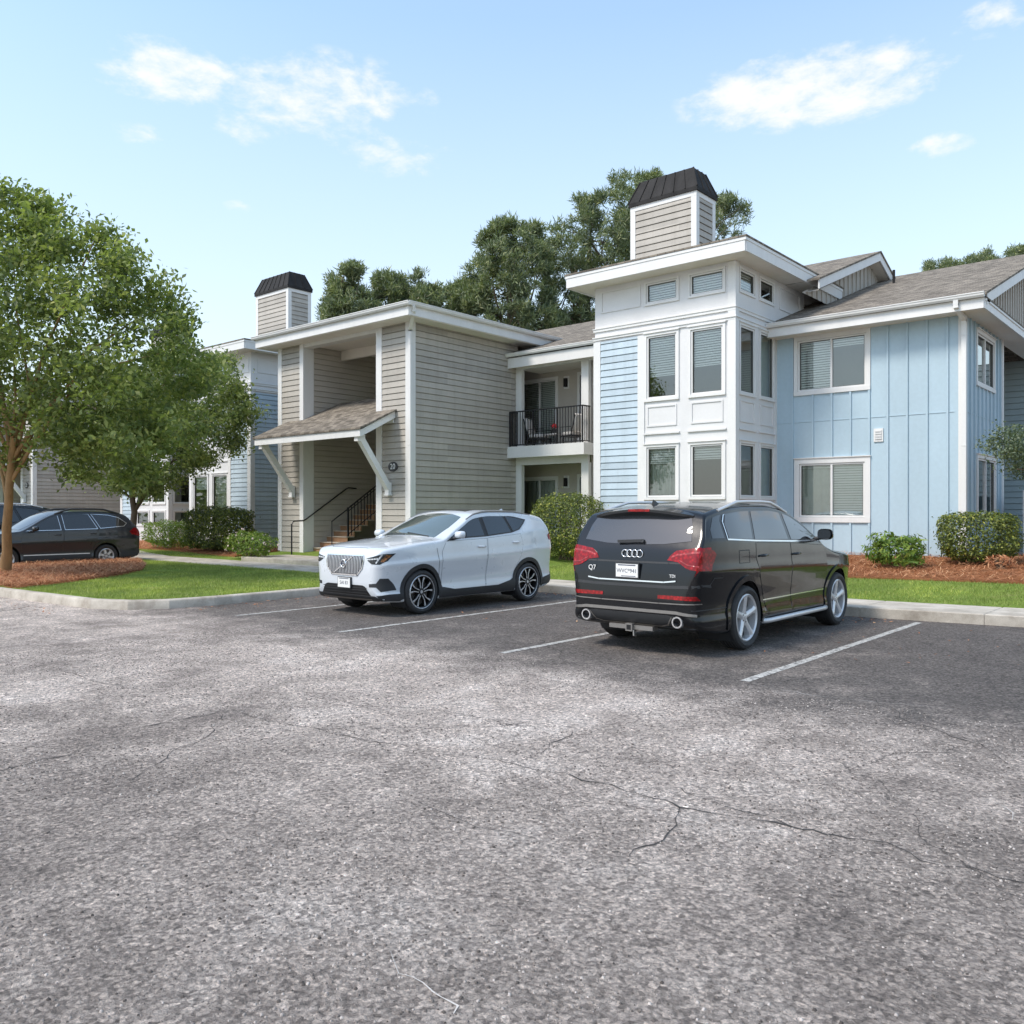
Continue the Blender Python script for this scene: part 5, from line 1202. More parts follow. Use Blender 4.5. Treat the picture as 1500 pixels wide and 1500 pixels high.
for sd in (1, -1):
    for dr in (D1, D2): c.patch('door', dr, 'side', M['pwhite'], .0035, .06, sd)
mb = seams(c, [D1 + [D1[0]], D2 + [D2[0]], [(1.02, .95), (.98, .75), (.96, .5)]], .009); c.line(mb, [(.95, -.72), (1.6, -.74), (1.95, -.66), (2.09, -.45), (2.12, 0), (2.09, .45), (1.95, .66), (1.6, .74), (.95, .72)], .008, 'top', .0022); c.into_body(mb)
glasses(c, [('f', [(.70, 1.075), (.42, 1.27), (.10, 1.455), (-.17, 1.505), (-.175, 1.10)]), ('r', [(-.25, 1.105), (-.25, 1.512), (-.6, 1.515), (-.80, 1.50), (-.90, 1.155)]), ('q', [(-.94, 1.165), (-.85, 1.495), (-1.1, 1.465), (-1.36, 1.405), (-1.28, 1.33), (-1.12, 1.21)])], M['cglass'], M['dark'], .02)
for sd in (1, -1): c.patch('pillar_trim', [(-.165, 1.09), (-.165, 1.515), (-.258, 1.52), (-.258, 1.095)], 'side', M['alloyd'], .0035, .04, sd); c.patch('pillar_trim', [(-.89, 1.15), (-.79, 1.51), (-.86, 1.505), (-.95, 1.16)], 'side', M['alloyd'], .0035, .04, sd); c.patch('mirror_base', [(.78, 1.045), (.60, 1.05), (.64, 1.10), (.74, 1.075)], 'side', M['alloyd'], .005, .04, sd)
c.patch('windscreen', [(.86, -.66), (.88, -.3), (.885, 0), (.88, .3), (.86, .66), (.5, .655), (.12, .58), (.06, .3), (.05, 0), (.06, -.3), (.12, -.58), (.5, -.655)], 'top', M['cglass2'], .003, .07)
c.patch('rear_window', [(-.56, 1.16), (.56, 1.16), (.53, 1.42), (-.53, 1.42)], 'rear', M['cglass'], .004, .06)
c.patch('sunroof', [(-.15, -.42), (-.15, .42), (-.95, .44), (-.95, -.44)], 'top', M['cglass'], .003, .08)
g = c.patch('grille', [(-.455, .875), (-.47, .80), (-.44, .70), (-.32, .615), (.32, .615), (.44, .70), (.47, .80), (.455, .875)], 'front', M['alloyd'], .002, .04)
mb = MB()
for i in range(23):
    y = lerp(-.42, .42, i / 22); zl, zh = (.63 if abs(y) < .32 else .63 + (abs(y) - .32) * .7), .865
    pts = [];
    for k in range(5): z = lerp(zl, zh, k / 4); h, n = c.hit((5, y, c.zm(z)), (-1, 0, 0)); pts.append(h + Vector((.010 + .006 * math.sin(math.pi * k / 4), 0, 0)))
    for a, b in zip(pts[:-1], pts[1:]): mb.bar(a, b, .012, .014, up=(1, 0, 0))
mb.build('grille_bar', M['alloy'], g); mb = MB(); c.line(mb, [(-.455, .875), (-.47, .80), (-.44, .70), (-.32, .615), (.32, .615), (.44, .70), (.47, .80), (.455, .875)], .018, 'front', .012, closed=True)
A0, A1 = c.hit((5, -.24, c.zm(.635)), (-1, 0, 0))[0] + Vector((.022, 0, 0)), c.hit((5, .22, c.zm(.86)), (-1, 0, 0))[0] + Vector((.022, 0, 0)); mb.bar(A0, A1, .016, .016, up=(1, 0, 0)); mb.build('grille_frame', M['chrome'], g, smooth=50)
mb = MB(); h0 = c.hit((5, -.005, c.zm(.745)), (-1, 0, 0))[0]; torus(mb, h0 + Vector((.03, 0, 0)), .062, .012, 0); mb.bar(h0 + Vector((.034, -.05, 0)), h0 + Vector((.034, .05, 0)), .028, .010, 1, up=(0, 0, 1)); mb.bar(h0 + Vector((.03, .042, .045)), h0 + Vector((.03, .085, .085)), .012, .012, up=(1, 0, 0)); mb.build('emblem', [M['chrome'], M['ink']], g, smooth=50)
for s_ in (1, -1):
    pl = [(s_ * .535, .835), (s_ * .57, .80), (s_ * .66, .755), (s_ * .78, .75), (s_ * .835, .80), (s_ * .865, .905), (s_ * .80, .90), (s_ * .68, .865)]
    hl = c.patch('headlight', pl, 'front', M['head'], .005, .03)
    mb = MB(); c.line(mb, [(s_ * .56, .82), (s_ * .68, .828), (s_ * .765, .838)], .020, 'front', .009); c.line(mb, [(s_ * .765, .838), (s_ * .735, .775)], .018, 'front', .009); c.line(mb, [(s_ * .765, .838), (s_ * .79, .89)], .016, 'front', .009); mb.build('daytime_lamp', M['headw'], hl, smooth=60)
    mb = MB(); c.line(mb, [(s_ * .80, .80), (s_ * .83, .87)], .03, 'front', .008); mb.build('indicator', M['amber'], hl, smooth=60)
    c.patch('fog_lamp_recess', [(s_ * .60, .47), (s_ * .60, .515), (s_ * .72, .525), (s_ * .765, .585), (s_ * .825, .585), (s_ * .85, .42), (s_ * .77, .40), (s_ * .72, .47)], 'front', M['dark'], .004, .03)
    c.patch('tail_light', [(-2.13, 1.0), (-2.02, 1.005), (-1.965, 1.08), (-2.03, 1.12), (-2.12, 1.08)], 'side', M['tail'], .006, .02, s_)
    c.patch('tail_light', [(s_ * .62, .95), (s_ * .80, .95), (s_ * .83, 1.12), (s_ * .66, 1.30), (s_ * .58, 1.30), (s_ * .72, 1.10)], 'rear', M['tail'], .005, .03)
    c.patch('air_curtain', [(s_ * .515, .56), (s_ * .70, .585), (s_ * .73, .55), (s_ * .58, .50)], 'front', M['panel'], .002, .04) if False else None
    for ax in (1.351, -1.351): c.patch('arch_trim', c.arc(ax, .382, .452, -14 if ax > 0 else -14, 194), 'side', M['dark'], .010, .05, s_, raw=True)
    c.patch('sill_trim', [(.955, .235), (.97, .40), (.86, .405), (.60, .36), (-.50, .36), (-.82, .42), (-.955, .47), (-.965, .235)], 'side', M['dark'], .009, .06, s_)
    c.patch('sill_trim', [(-1.80, .28), (-1.82, .42), (-2.10, .46), (-2.17, .42), (-2.05, .30)], 'side', M['dark'], .009, .05, s_)
    mirror(c, .60, 1.07, s_, M['pwhite']); handle(c, -.06, .945, s_, M['pwhite']); handle(c, -.98, .985, s_, M['pwhite'], .19)
c.patch('lower_grille', [(-.62, .33), (-.50, .475), (-.44, .49), (.44, .49), (.50, .475), (.62, .33)], 'front', M['alloyd'], .004, .04)
mb = MB()
for z in (.375, .42, .455): c.line(mb, [(-.54, z), (0, z), (.54, z)], .014, 'front', .014)
mb.build('lower_grille_bar', M['dark'], WC, smooth=60)
c.patch('bumper_trim', [(-.80, .275), (-.70, .335), (.70, .335), (.80, .275), (.60, .25), (-.60, .25)], 'front', M['dark'], .012, .05); mb = MB(); c.line(mb, [(-.60, .285), (0, .280), (.60, .285)], .028, 'front', .018); mb.build('skid_plate', M['steel'], WC, smooth=60)
c.patch('bumper_trim', [(-.82, .30), (-.80, .50), (.80, .50), (.82, .30)], 'rear', M['dark'], .008, .06)
for s_ in (1, -1): c.patch('bumper_trim', [(1.79, .245), (1.80, .36), (2.0, .36), (2.17, .34), (2.10, .26)], 'side', M['dark'], .009, .05, s_)
platepart(c, 'front', .02, .515, 'SAI 83', .078, dx=.03); platepart(c, 'rear', 0, .80, 'SAI 83', .078)
roofrail(c, .15, -1.55, M['steel'], .03, .022, .013)
mb = MB(); h0 = c.hit((-1.55, 0, 4), (0, 0, -1))[0]; mb.add([(h0.x + .12, 0, h0.z - .01), (h0.x - .08, .028, h0.z - .02), (h0.x - .08, -.028, h0.z - .02), (h0.x - .075, 0, h0.z + .055), (h0.x - .04, 0, h0.z + .05)], [(0, 1, 3, 4), (0, 4, 3, 2), (1, 2, 3), (0, 2, 1)]); mb.build('antenna_fin', M['pwhite'], WC, smooth=60)
mb = MB()
for s_ in (1,): 
    for y0_, y1_ in ((.55, -.05), (-.05, -.6)):
        a = c.hit((.87, y0_, 4), (0, 0, -1))[0] + Vector((0, 0, .012)); b = c.hit((.80, y1_, 4), (0, 0, -1))[0] + Vector((0, 0, .012)); mb.tube([a, b], .009, 5)
mb.build('wiper', M['dark'], WC)
for x_ in (1.351, -1.351):
    for y_ in (.80, -.80): wheel(WC, x_, y_, .358, .235, 'twin')
# ---- black large crossover, tail towards the camera
sp = dict(rz=.385, zmap=[(0, 0), (.37, .37), (.42, .43), (.63, .68), (.74, .82), (.848, .965), (1.045, 1.165), (1.12, 1.265), (1.3, 1.45), (1.5, 1.63), (1.7, 1.79), (1.9, 1.95)],
    zt=[(2.50, .62), (2.48, .78), (2.43, .87), (2.3, .93), (2.0, .98), (1.5, 1.03), (1.15, 1.085), (1.02, 1.12), (.75, 1.28), (.4, 1.50), (.15, 1.605), (-.15, 1.665), (-.6, 1.70), (-1.2, 1.70), (-1.8, 1.665), (-2.15, 1.625), (-2.26, 1.59), (-2.31, 1.50), (-2.40, 1.32), (-2.47, 1.17), (-2.51, 1.10), (-2.545, .98), (-2.575, .80), (-2.60, .60)],
    zb=[(2.5, .50), (2.47, .36), (2.3, .26), (1.9, .235), (-1.9, .235), (-2.3, .28), (-2.5, .33), (-2.58, .40), (-2.60, .48)],
    w=[(2.5, .58), (2.46, .70), (2.38, .80), (2.2, .88), (1.9, .945), (1.5, .975), (.8, .970), (-.8, .975), (-1.6, .985), (-1.95, .975), (-2.2, .955), (-2.40, .92), (-2.50, .89), (-2.555, .845), (-2.60, .74)],
    belt=[(2.4, 1.0), (1.5, 1.06), (.8, 1.095), (0, 1.12), (-1.2, 1.15), (-2.0, 1.18), (-2.6, 1.18)],
    crown=[(2.5, .03), (2.1, .05), (1.2, .06), (.7, .08), (.3, .075), (0, .055), (-.6, .045), (-1.9, .055), (-2.25, .08), (-2.4, .06), (-2.6, .02)],
    tumble=[(2.5, .5), (1, .50), (-.5, .37), (-1.8, .38), (-2.3, .41), (-2.6, .5)],
    roll=[(2.5, .05), (1.5, .07), (1, .05), (.4, .05), (-.2, .06), (-1.8, .065), (-2.3, .055), (-2.45, .06), (-2.6, .04)])
BC = thing('parked_car', 'large black crossover with chrome window line and tow hitch, tail to the viewer', 'car', (-5.535, 11.16, .004), math.pi / 2)
def black_suv(root, paintm, detail=True, glass=None, chrome='chrome', rails='steel'):
    c = Car(sp, root); c.body(paintm, (1.501, -1.501), .43)
    D1 = [(1.0, 1.06), (1.06, .9), (1.03, .45), (.96, .37), (-.12, .37), (-.17, .9), (-.175, 1.105)]; D2 = [(-.20, 1.11), (-.195, .9), (-.145, .37), (-.88, .37), (-1.03, .62), (-1.17, .80), (-1.26, .98), (-1.24, 1.13)]
    for sd in (1, -1):
        for dr in (D1, D2): c.patch('door', dr, 'side', paintm, .0035, .07, sd)
    mb = seams(c, [D1 + [D1[0]], D2 + [D2[0]], [(-2.58, .745), (-2.35, .745), (-2.28, .80), (-2.12, .80)], [(-1.98, .52), (-2.3, .52), (-2.56, .515)], [(-1.45, .93), (-1.72, .93), (-1.72, 1.07), (-1.45, 1.07), (-1.45, .93)]], .009)
    c.line(mb, [(-.90, .955), (-.5, .952), (0, .951), (.5, .952), (.90, .955)], .022, 'rear', .0025); c.line(mb, [(-.90, .735), (-.5, .722), (.5, .722), (.90, .735)], .026, 'rear', .0025); c.into_body(mb)
    G_ = [('f', [(.86, 1.13), (.50, 1.355), (.22, 1.50), (-.10, 1.57), (-.13, 1.145)]), ('r', [(-.23, 1.15), (-.20, 1.578), (-.7, 1.595), (-1.06, 1.58), (-1.25, 1.17)]), ('q', [(-1.32, 1.175), (-1.13, 1.578), (-1.6, 1.55), (-1.82, 1.50), (-1.92, 1.37), (-1.93, 1.19)])]
    glasses(c, G_, M['cglass'])
    for sd in (1, -1):
        mb = MB(); c.line(mb, [(-1.965, 1.185), (-1.95, 1.40), (-1.84, 1.525), (-1.55, 1.575), (-.7, 1.615), (-.08, 1.59), (.24, 1.52), (.52, 1.37), (.92, 1.115), (-.13, 1.125), (-1.25, 1.155)], .016, 'side', .007, sd, closed=True); mb.build('window_frame', M[chrome], root, smooth=60)
        c.patch('pillar_glass', [(-2.03, 1.20), (-2.01, 1.41), (-1.93, 1.51), (-2.12, 1.46), (-2.26, 1.30), (-2.28, 1.20)], 'side', M['cglass'], .004, .05, sd)
    c.patch('windscreen', [(1.0, -.70), (1.03, 0), (1.0, .70), (.6, .70), (.20, .62), (.14, 0), (.20, -.62), (.6, -.70)], 'top', M['cglass2'], .003, .08)
    rw = c.patch('rear_window', [(-.735, 1.17), (-.4, 1.135), (0, 1.125), (.4, 1.135), (.735, 1.17), (.70, 1.35), (.635, 1.50), (.3, 1.525), (0, 1.53), (-.3, 1.525), (-.635, 1.50), (-.70, 1.35)], 'rear', M['cglass3'], .004, .06)
    # tailgate spoiler with the high stop lamp
    mb = MB(); V = []; K = 24
    for i in range(K + 1):
        y = lerp(-.68, .68, i / K); e = abs(y) / .68; h = c.hit((-2.17, y * .97, 4), (0, 0, -1))[0]; b = c.hit((-5, y * .95, c.zm(1.50 - .04 * e * e)), (1, 0, 0))[0]
        V.append([h + Vector((.02, 0, .002)), Vector((-2.40 + .10 * e ** 3, y, h.z - .035 - .02 * e)), Vector((-2.40 + .10 * e ** 3, y, h.z - .065 - .02 * e)), b + Vector((-.006, 0, -.02))])
    for a, b in zip(V[:-1], V[1:]):
        for j in range(3): mb.face([a[j], b[j], b[j + 1], a[j + 1]], 0 if j == 0 else 1)
    sp_ = mb.build('spoiler', [paintm, M['alloyd']], root, smooth=50)
    h0 = V[K // 2][2]; mb = MB(); mb.box(h0.x - .004, h0.x + .03, -.15, .15, h0.z - .002, h0.z + .026); mb.build('stop_lamp', M['tail'], sp_)
    if detail:
        mb = MB(); a = c.hit((-5, .22, c.zm(1.145)), (1, 0, 0))[0]; b = c.hit((-5, -.12, c.zm(1.158)), (1, 0, 0))[0]; mb.bar(a + Vector((-.03, 0, .01)), b + Vector((-.03, 0, .01)), .022, .035, up=(0, 0, 1)); mb.tube([b + Vector((.02, 0, 0)), b + Vector((-.04, 0, .01))], .022, 8); mb.build('rear_wiper', M['dark'], root)
    for s_ in (1, -1):
        tl = c.patch('tail_light', [(s_ * .475, .985), (s_ * .52, 1.045), (s_ * .58, 1.08), (s_ * .86, 1.11), (s_ * .91, 1.11), (s_ * .93, .868), (s_ * .78, .88), (s_ * .72, .90), (s_ * .62, .965)], 'rear', M['tail'], .008, .035)
        mb = MB(); c.line(mb, [(s_ * .53, 1.02), (s_ * .60, 1.045), (s_ * .86, 1.07)], .016, 'rear', .010); c.line(mb, [(s_ * .64, .985), (s_ * .74, .935), (s_ * .86, .92)], .012, 'rear', .012); mb.build('light_strip', M['tail2'], tl, smooth=60)
        c.patch('tail_light', [(-2.44, 1.105), (-2.28, 1.085), (-2.24, 1.05), (-2.30, .96), (-2.40, .875), (-2.56, .875), (-2.53, 1.0)], 'side', M['tail'], .008, .03, s_)
        c.patch('reflector', [(s_ * .38, .615), (s_ * .38, .648), (s_ * .84, .648), (s_ * .86, .61)], 'rear', M['tail'], .006, .04)
        for ax in (1.501, -1.501): c.patch('arch_flare', c.arc(ax, .427, .495, -14, 194), 'side', paintm, .016, .05, s_, raw=True)
        mb = MB(); h = c.hit((-5, s_ * .63, .405), (1, 0, 0))[0]
        mb.lathe([(.05, .02), (.066, .02), (.072, 0), (.066, -.10), (.055, -.10), (.052, 0)], 24, 0, Matrix.Translation((h.x - .0, s_ * .63, .405)) @ Matrix.Rotation(math.pi / 2, 4, 'Z')); mb.lathe([(0, -.05), (.055, -.05)], 16, 1, Matrix.Translation((h.x, s_ * .63, .405)) @ Matrix.Rotation(math.pi / 2, 4, 'Z')); mb.build('exhaust_pipe', [M['chrome'], M['alloyd']], root, smooth=50)
        mb = MB(); a, b = c.P(1.0, .40, s_), c.P(-1.0, .40, s_); y = s_ * .985; mb.tube([(1.08, y - s_ * .14, .30), (1.0, y - s_ * .02, .30), (.9, y, .30), (-.9, y, .30), (-1.0, y - s_ * .02, .30), (-1.08, y - s_ * .14, .30)], .032, 10, 0); mb.box(-1.0, 1.0, min(y, y - s_ * .18), max(y, y - s_ * .18), .28, .315, 1); mb.build('running_board', [M['alloy'], M['dark']], root, smooth=50)
        mirror(c, .74, 1.13, s_, paintm, (.10, .21, .155)); handle(c, -.02, .985, s_, paintm, .2); handle(c, -1.06, 1.0, s_, paintm, .19)
        mb = MB(); c.line(mb, [(1.0, .53), (-1.02, .53)], .012, 'side', .006, s_); mb.build('door_moulding', M[chrome], root, smooth=60)
        c.patch('headlight', [(s_ * .50, .80), (s_ * .56, .93), (s_ * .78, .97), (s_ * .82, .82)], 'front', M['head'], .006, .04)
    mb = MB(); c.line(mb, [(1.93, .45), (2.02, .68), (1.8, .86), (1.5, .91)], .0, 'side') if False else None
    c.patch('bumper_insert', [(-.56, .365), (-.62, .45), (-.50, .46), (.50, .46), (.62, .45), (.56, .365), (.42, .345), (-.42, .345)], 'rear', M['dark'], .005, .05)
    c.patch('bumper_trim', [(-.84, .48), (-.62, .505), (.62, .505), (.84, .48), (.84, .455), (.62, .475), (-.62, .475), (-.84, .455)], 'rear', M['steel'], .010, .04)
    mb = MB(); c.line(mb, [(-.50, .372), (-.40, .35), (.40, .35), (.50, .372), (.56, .44)], .012, 'rear', .012); c.line(mb, [(-.50, .372), (-.56, .44)], .012, 'rear', .012); c.line(mb, [(-.86, .578), (-.4, .572), (.4, .572), (.86, .578)], .010, 'rear', .009); mb.build('bumper_moulding', M['steel'], root, smooth=60)
    c.patch('underguard', [(-.82, .34), (-.56, .34), (.56, .34), (.82, .34), (.70, .27), (-.70, .27)], 'rear', M['dark'], .008, .05)
    mb = MB(); x = -2.56; mb.box(x - .06, x + .2, -.045, .045, .255, .345); mb.face([(x - .061, -.03, .27), (x - .061, .03, .27), (x - .061, .03, .33), (x - .061, -.03, .33)], 1); mb.box(x - .02, x + .10, -.30, .30, .275, .325); mb.tube([(x - .05, -.06, .27), (x - .06, -.07, .21), (x - .01, -.07, .20)], .01, 6); mb.build('tow_hitch', [M['steel'], M['alloyd']], root)
    c.patch('grille', [(-.44, .40), (-.48, .80), (-.40, .90), (.40, .90), (.48, .80), (.44, .40)], 'front', M['alloyd'], .005, .06)
    roofrail(c, .1, -1.95, M['alloy'], .02, .065, .02)
    mb = MB(); c.line(mb, [(-.60, .775), (-.45, .762), (.45, .762), (.60, .775)], .011, 'rear', .012); mb.build('tailgate_trim', M[chrome], root, smooth=60)
    mb = MB(); h0 = c.hit((-1.95, .03, 4), (0, 0, -1))[0]; mb.add([(h0.x + .10, .03, h0.z - .01), (h0.x - .07, .058, h0.z - .02), (h0.x - .07, .002, h0.z - .02), (h0.x - .075, .03, h0.z + .06), (h0.x - .03, .03, h0.z + .045)], [(0, 1, 3, 4), (0, 4, 3, 2), (1, 2, 3), (0, 2, 1)]); mb.build('antenna_fin', M['dark'], root, smooth=60)
    return c
M['cglass3'] = carglass('rear_car_glass', (.035, .036, .040))
c = black_suv(BC, M['pblack'])
platepart(c, 'rear', .04, .848, 'WVC*941', .066, dx=.02, sub='y')
mb = MB()
for i in range(4): y = (i - 1.5) * .068; h = c.hit((-5, y, c.zm(1.045)), (1, 0, 0))[0]; torus(mb, h + Vector((-.012, 0, 0)), .042, .0065, 0)
mb.build('emblem', M['chrome'], BC, smooth=60)
badge(c, 'Q7', .56, .862, .085, mat='plate'); badge(c, 'TDI', -.56, .815, .05, mat='plate')
for x_ in (1.501, -1.501):
    for y_ in (.84, -.84): wheel(BC, x_, y_, .385, .285, 'five')
# ---- graphite estate car on the left
sp_w = dict(rz=.345,
    zmap=[(0, 0), (.4, .42), (.9, 1.0), (1.6, 1.77), (2, 2.15)],
    zt=[(2.29, .60), (2.27, .76), (2.2, .85), (2.0, .92), (1.6, .985), (1.2, 1.035), (1.0, 1.06), (.75, 1.17), (.35, 1.37), (.1, 1.47), (-.15, 1.525), (-.6, 1.555), (-1.2, 1.55), (-1.7, 1.515), (-2.0, 1.475), (-2.08, 1.43), (-2.25, 1.22), (-2.38, 1.05), (-2.44, .95), (-2.48, .75), (-2.50, .6)],
    zb=[(2.29, .48), (2.25, .34), (2.1, .25), (1.8, .22), (-1.8, .22), (-2.2, .27), (-2.42, .36), (-2.5, .48)],
    w=[(2.29, .55), (2.25, .66), (2.15, .76), (1.95, .84), (1.6, .895), (1.2, .91), (-1.0, .912), (-1.6, .908), (-2.0, .88), (-2.3, .83), (-2.42, .78), (-2.5, .62)],
    belt=[(2.2, .9), (1.2, .965), (0, 1.0), (-1.2, 1.03), (-2.5, 1.05)], crown=[(2.3, .03), (1.9, .05), (1.1, .06), (.7, .075), (.2, .07), (-.2, .05), (-1.8, .05), (-2.1, .07), (-2.4, .03)],
    tumble=[(2.3, .5), (.5, .5), (-1, .45), (-2.5, .5)], roll=[(2.3, .05), (1, .05), (.3, .05), (-.3, .07), (-1.9, .07), (-2.5, .04)])
GC = thing('parked_car', 'graphite estate car with roof rails, parked behind the mulch island on the left', 'car', (-26.75, 10.13, .004), -math.pi / 2)
c = Car(sp_w, GC); c.body(M['pgraph'], (1.37, -1.37), .385)
D1 = [(.92, .95), (.98, .80), (.95, .42), (.88, .34), (-.10, .34), (-.14, .8), (-.15, 1.0)]; D2 = [(-.17, 1.0), (-.165, .8), (-.13, .34), (-.82, .34), (-.95, .56), (-1.08, .74), (-1.16, .9), (-1.14, 1.02)]
for sd in (1, -1):
    for dr in (D1, D2): c.patch('door', dr, 'side', M['pgraph'], .0035, .07, sd)
mb = seams(c, [D1 + [D1[0]], D2 + [D2[0]]], .012); c.into_body(mb)
glasses(c, [('f', [(.84, 1.01), (.48, 1.20), (.15, 1.36), (-.06, 1.42), (-.09, 1.02)]), ('r', [(-.20, 1.025), (-.18, 1.43), (-.6, 1.44), (-.92, 1.43), (-1.12, 1.04)]), ('q', [(-1.20, 1.05), (-1.0, 1.43), (-1.5, 1.40), (-1.8, 1.33), (-2.02, 1.18), (-1.92, 1.10)])], M['cglass'], M['chrome'], .014)
c.patch('windscreen', [(.97, -.66), (1.0, 0), (.97, .66), (.6, .66), (.16, .58), (.12, 0), (.16, -.58), (.6, -.66)], 'top', M['cglass3'], .003, .08)
c.patch('rear_window', [(-.62, 1.08), (.62, 1.08), (.54, 1.36), (-.54, 1.36)], 'rear', M['cglass'], .004, .06)
for s_ in (1, -1):
    c.patch('tail_light', [(-2.08, .96), (-2.16, .88), (-2.40, .83), (-2.45, .92), (-2.33, 1.06), (-2.22, 1.05)], 'side', M['tail'], .007, .03, s_)
    c.patch('tail_light', [(s_ * .52, .86), (s_ * .54, 1.0), (s_ * .76, 1.03), (s_ * .81, .83)], 'rear', M['tail'], .007, .03)
    c.patch('headlight', [(s_ * .45, .70), (s_ * .5, .80), (s_ * .74, .86), (s_ * .78, .72)], 'front', M['head'], .006, .04)
    for ax in (1.37, -1.37): c.patch('arch_flare', c.arc(ax, .383, .44, -14, 194), 'side', M['pgraph'], .014, .05, s_, raw=True)
    c.patch('sill_trim', [(.97, .24), (.97, .42), (.85, .40), (-.85, .40), (-.97, .42), (-.97, .24)], 'side', M['dark'], .012, .06, s_); mb = MB(); c.line(mb, [(.9, .42), (-.88, .42)], .022, 'side', .014, s_); mb.build('door_moulding', M['alloy'], GC, smooth=60)
    c.patch('bumper_trim', [(-1.80, .28), (-1.80, .46), (-2.2, .46), (-2.46, .46), (-2.42, .34)], 'side', M['dark'], .01, .05, s_)
    mirror(c, .66, 1.0, s_, M['pgraph'], (.10, .19, .13)); handle(c, 0.0, .90, s_, M['pgraph']); handle(c, -.98, .92, s_, M['pgraph'])
c.patch('bumper_trim', [(-.78, .30), (-.80, .48), (.80, .48), (.78, .30)], 'rear', M['dark'], .01, .06); c.patch('grille', [(-.38, .58), (-.45, .72), (-.40, .80), (.40, .80), (.45, .72), (.38, .58)], 'front', M['alloyd'], .006, .05); platepart(c, 'rear', 0, .75, 'KTR 52', .07)
roofrail(c, .0, -1.85, M['dark'], .03, .09, .028)
for x_ in (1.37, -1.37):
    for y_ in (.79, -.79): wheel(GC, x_, y_, .342, .225, 'six')
# ---- tall dark car beyond it: only its roof and windows show over the estate car
SC = thing('parked_car', 'tall dark blue off roader with pale roof rails, just showing over the graphite estate car', 'car', (-29.9, 9.0, .004), -math.pi / 2)
sp = dict(sp); sp['zmap'] = [(0, 0), (.4, .42), (1.2, 1.38), (1.7, 1.92), (2, 2.2)]
c = Car(sp, SC); c.body(M['pnavy'], (1.501, -1.501), .43)
glasses(c, [('f', [(.86, 1.13), (.50, 1.355), (.22, 1.50), (-.10, 1.57), (-.13, 1.145)]), ('r', [(-.23, 1.15), (-.20, 1.578), (-.7, 1.595), (-1.06, 1.58), (-1.25, 1.17)]), ('q', [(-1.32, 1.175), (-1.13, 1.578), (-1.6, 1.55), (-1.82, 1.50), (-1.92, 1.37), (-1.93, 1.19)])], M['cglass'], M['dark'])
c.patch('windscreen', [(1.0, -.70), (1.03, 0), (1.0, .70), (.6, .70), (.20, .62), (.14, 0), (.20, -.62), (.6, -.70)], 'top', M['cglass2'], .003, .08)
c.patch('rear_window', [(-.70, 1.17), (.70, 1.17), (.62, 1.48), (-.62, 1.48)], 'rear', M['cglass'], .004, .06)
for s_ in (1, -1):
    c.patch('tail_light', [(s_ * .62, 1.0), (s_ * .62, 1.2), (s_ * .88, 1.15), (s_ * .90, .95)], 'rear', M['tail'], .008, .04); c.patch('headlight', [(s_ * .50, .85), (s_ * .56, .98), (s_ * .78, 1.02), (s_ * .82, .87)], 'front', M['head'], .006, .04)
    for ax in (1.501, -1.501): c.patch('arch_flare', c.arc(ax, .427, .50, -14, 194), 'side', M['dark'], .016, .05, s_, raw=True)
    mirror(c, .74, 1.13, s_, M['pnavy'], (.10, .21, .16))
c.patch('grille', [(-.44, .45), (-.48, .86), (-.40, .95), (.40, .95), (.48, .86), (.44, .45)], 'front', M['alloyd'], .005, .06)
roofrail(c, .1, -1.95, M['alloy'], .02, .06, .022)
for x_ in (1.501, -1.501):
    for y_ in (.84, -.84): wheel(SC, x_, y_, .385, .27, 'five')
# ------------------------------------------------------------------ plants
def leaves(P, l, w, up=.5, out_=None, jit=.25, bend=0.):
    """one four-cornered leaf per point of P (n,3): random lie, biased upward or along out_"""
    n = len(P); nr = rng.normal(size=(n, 3)); nr /= np.linalg.norm(nr, axis=1)[:, None]; nr[:, 2] += up
    if out_ is not None: nr = nr * .75 + out_
    nr /= np.linalg.norm(nr, axis=1)[:, None]
    t = rng.normal(size=(n, 3)); t -= nr * (t * nr).sum(1)[:, None]; t /= np.linalg.norm(t, axis=1)[:, None]; b = np.cross(nr, t)
    L = l * (1 + jit * rng.normal(size=(n, 1))).clip(.4, 1.8); Wd = w * (1 + jit * rng.normal(size=(n, 1))).clip(.4, 1.8)
    V = np.stack([P - t * L / 2, P + b * Wd / 2 - t * L * .05, P + t * L / 2 - nr * L * .12, P - b * Wd / 2 - t * L * .05], 1).reshape(-1, 3)
    return V, np.arange(n * 4).reshape(n, 4)
def edge_dist(q, P):
    best = 1e9
    for i in range(len(P)):
        ax, ay = P[i]; bx, by = P[(i + 1) % len(P)]; dx, dy = bx - ax, by - ay; t = max(0, min(1, ((q[0] - ax) * dx + (q[1] - ay) * dy) / (dx * dx + dy * dy + 1e-9))); best = min(best, math.hypot(q[0] - ax - t * dx, q[1] - ay - t * dy))
    return best
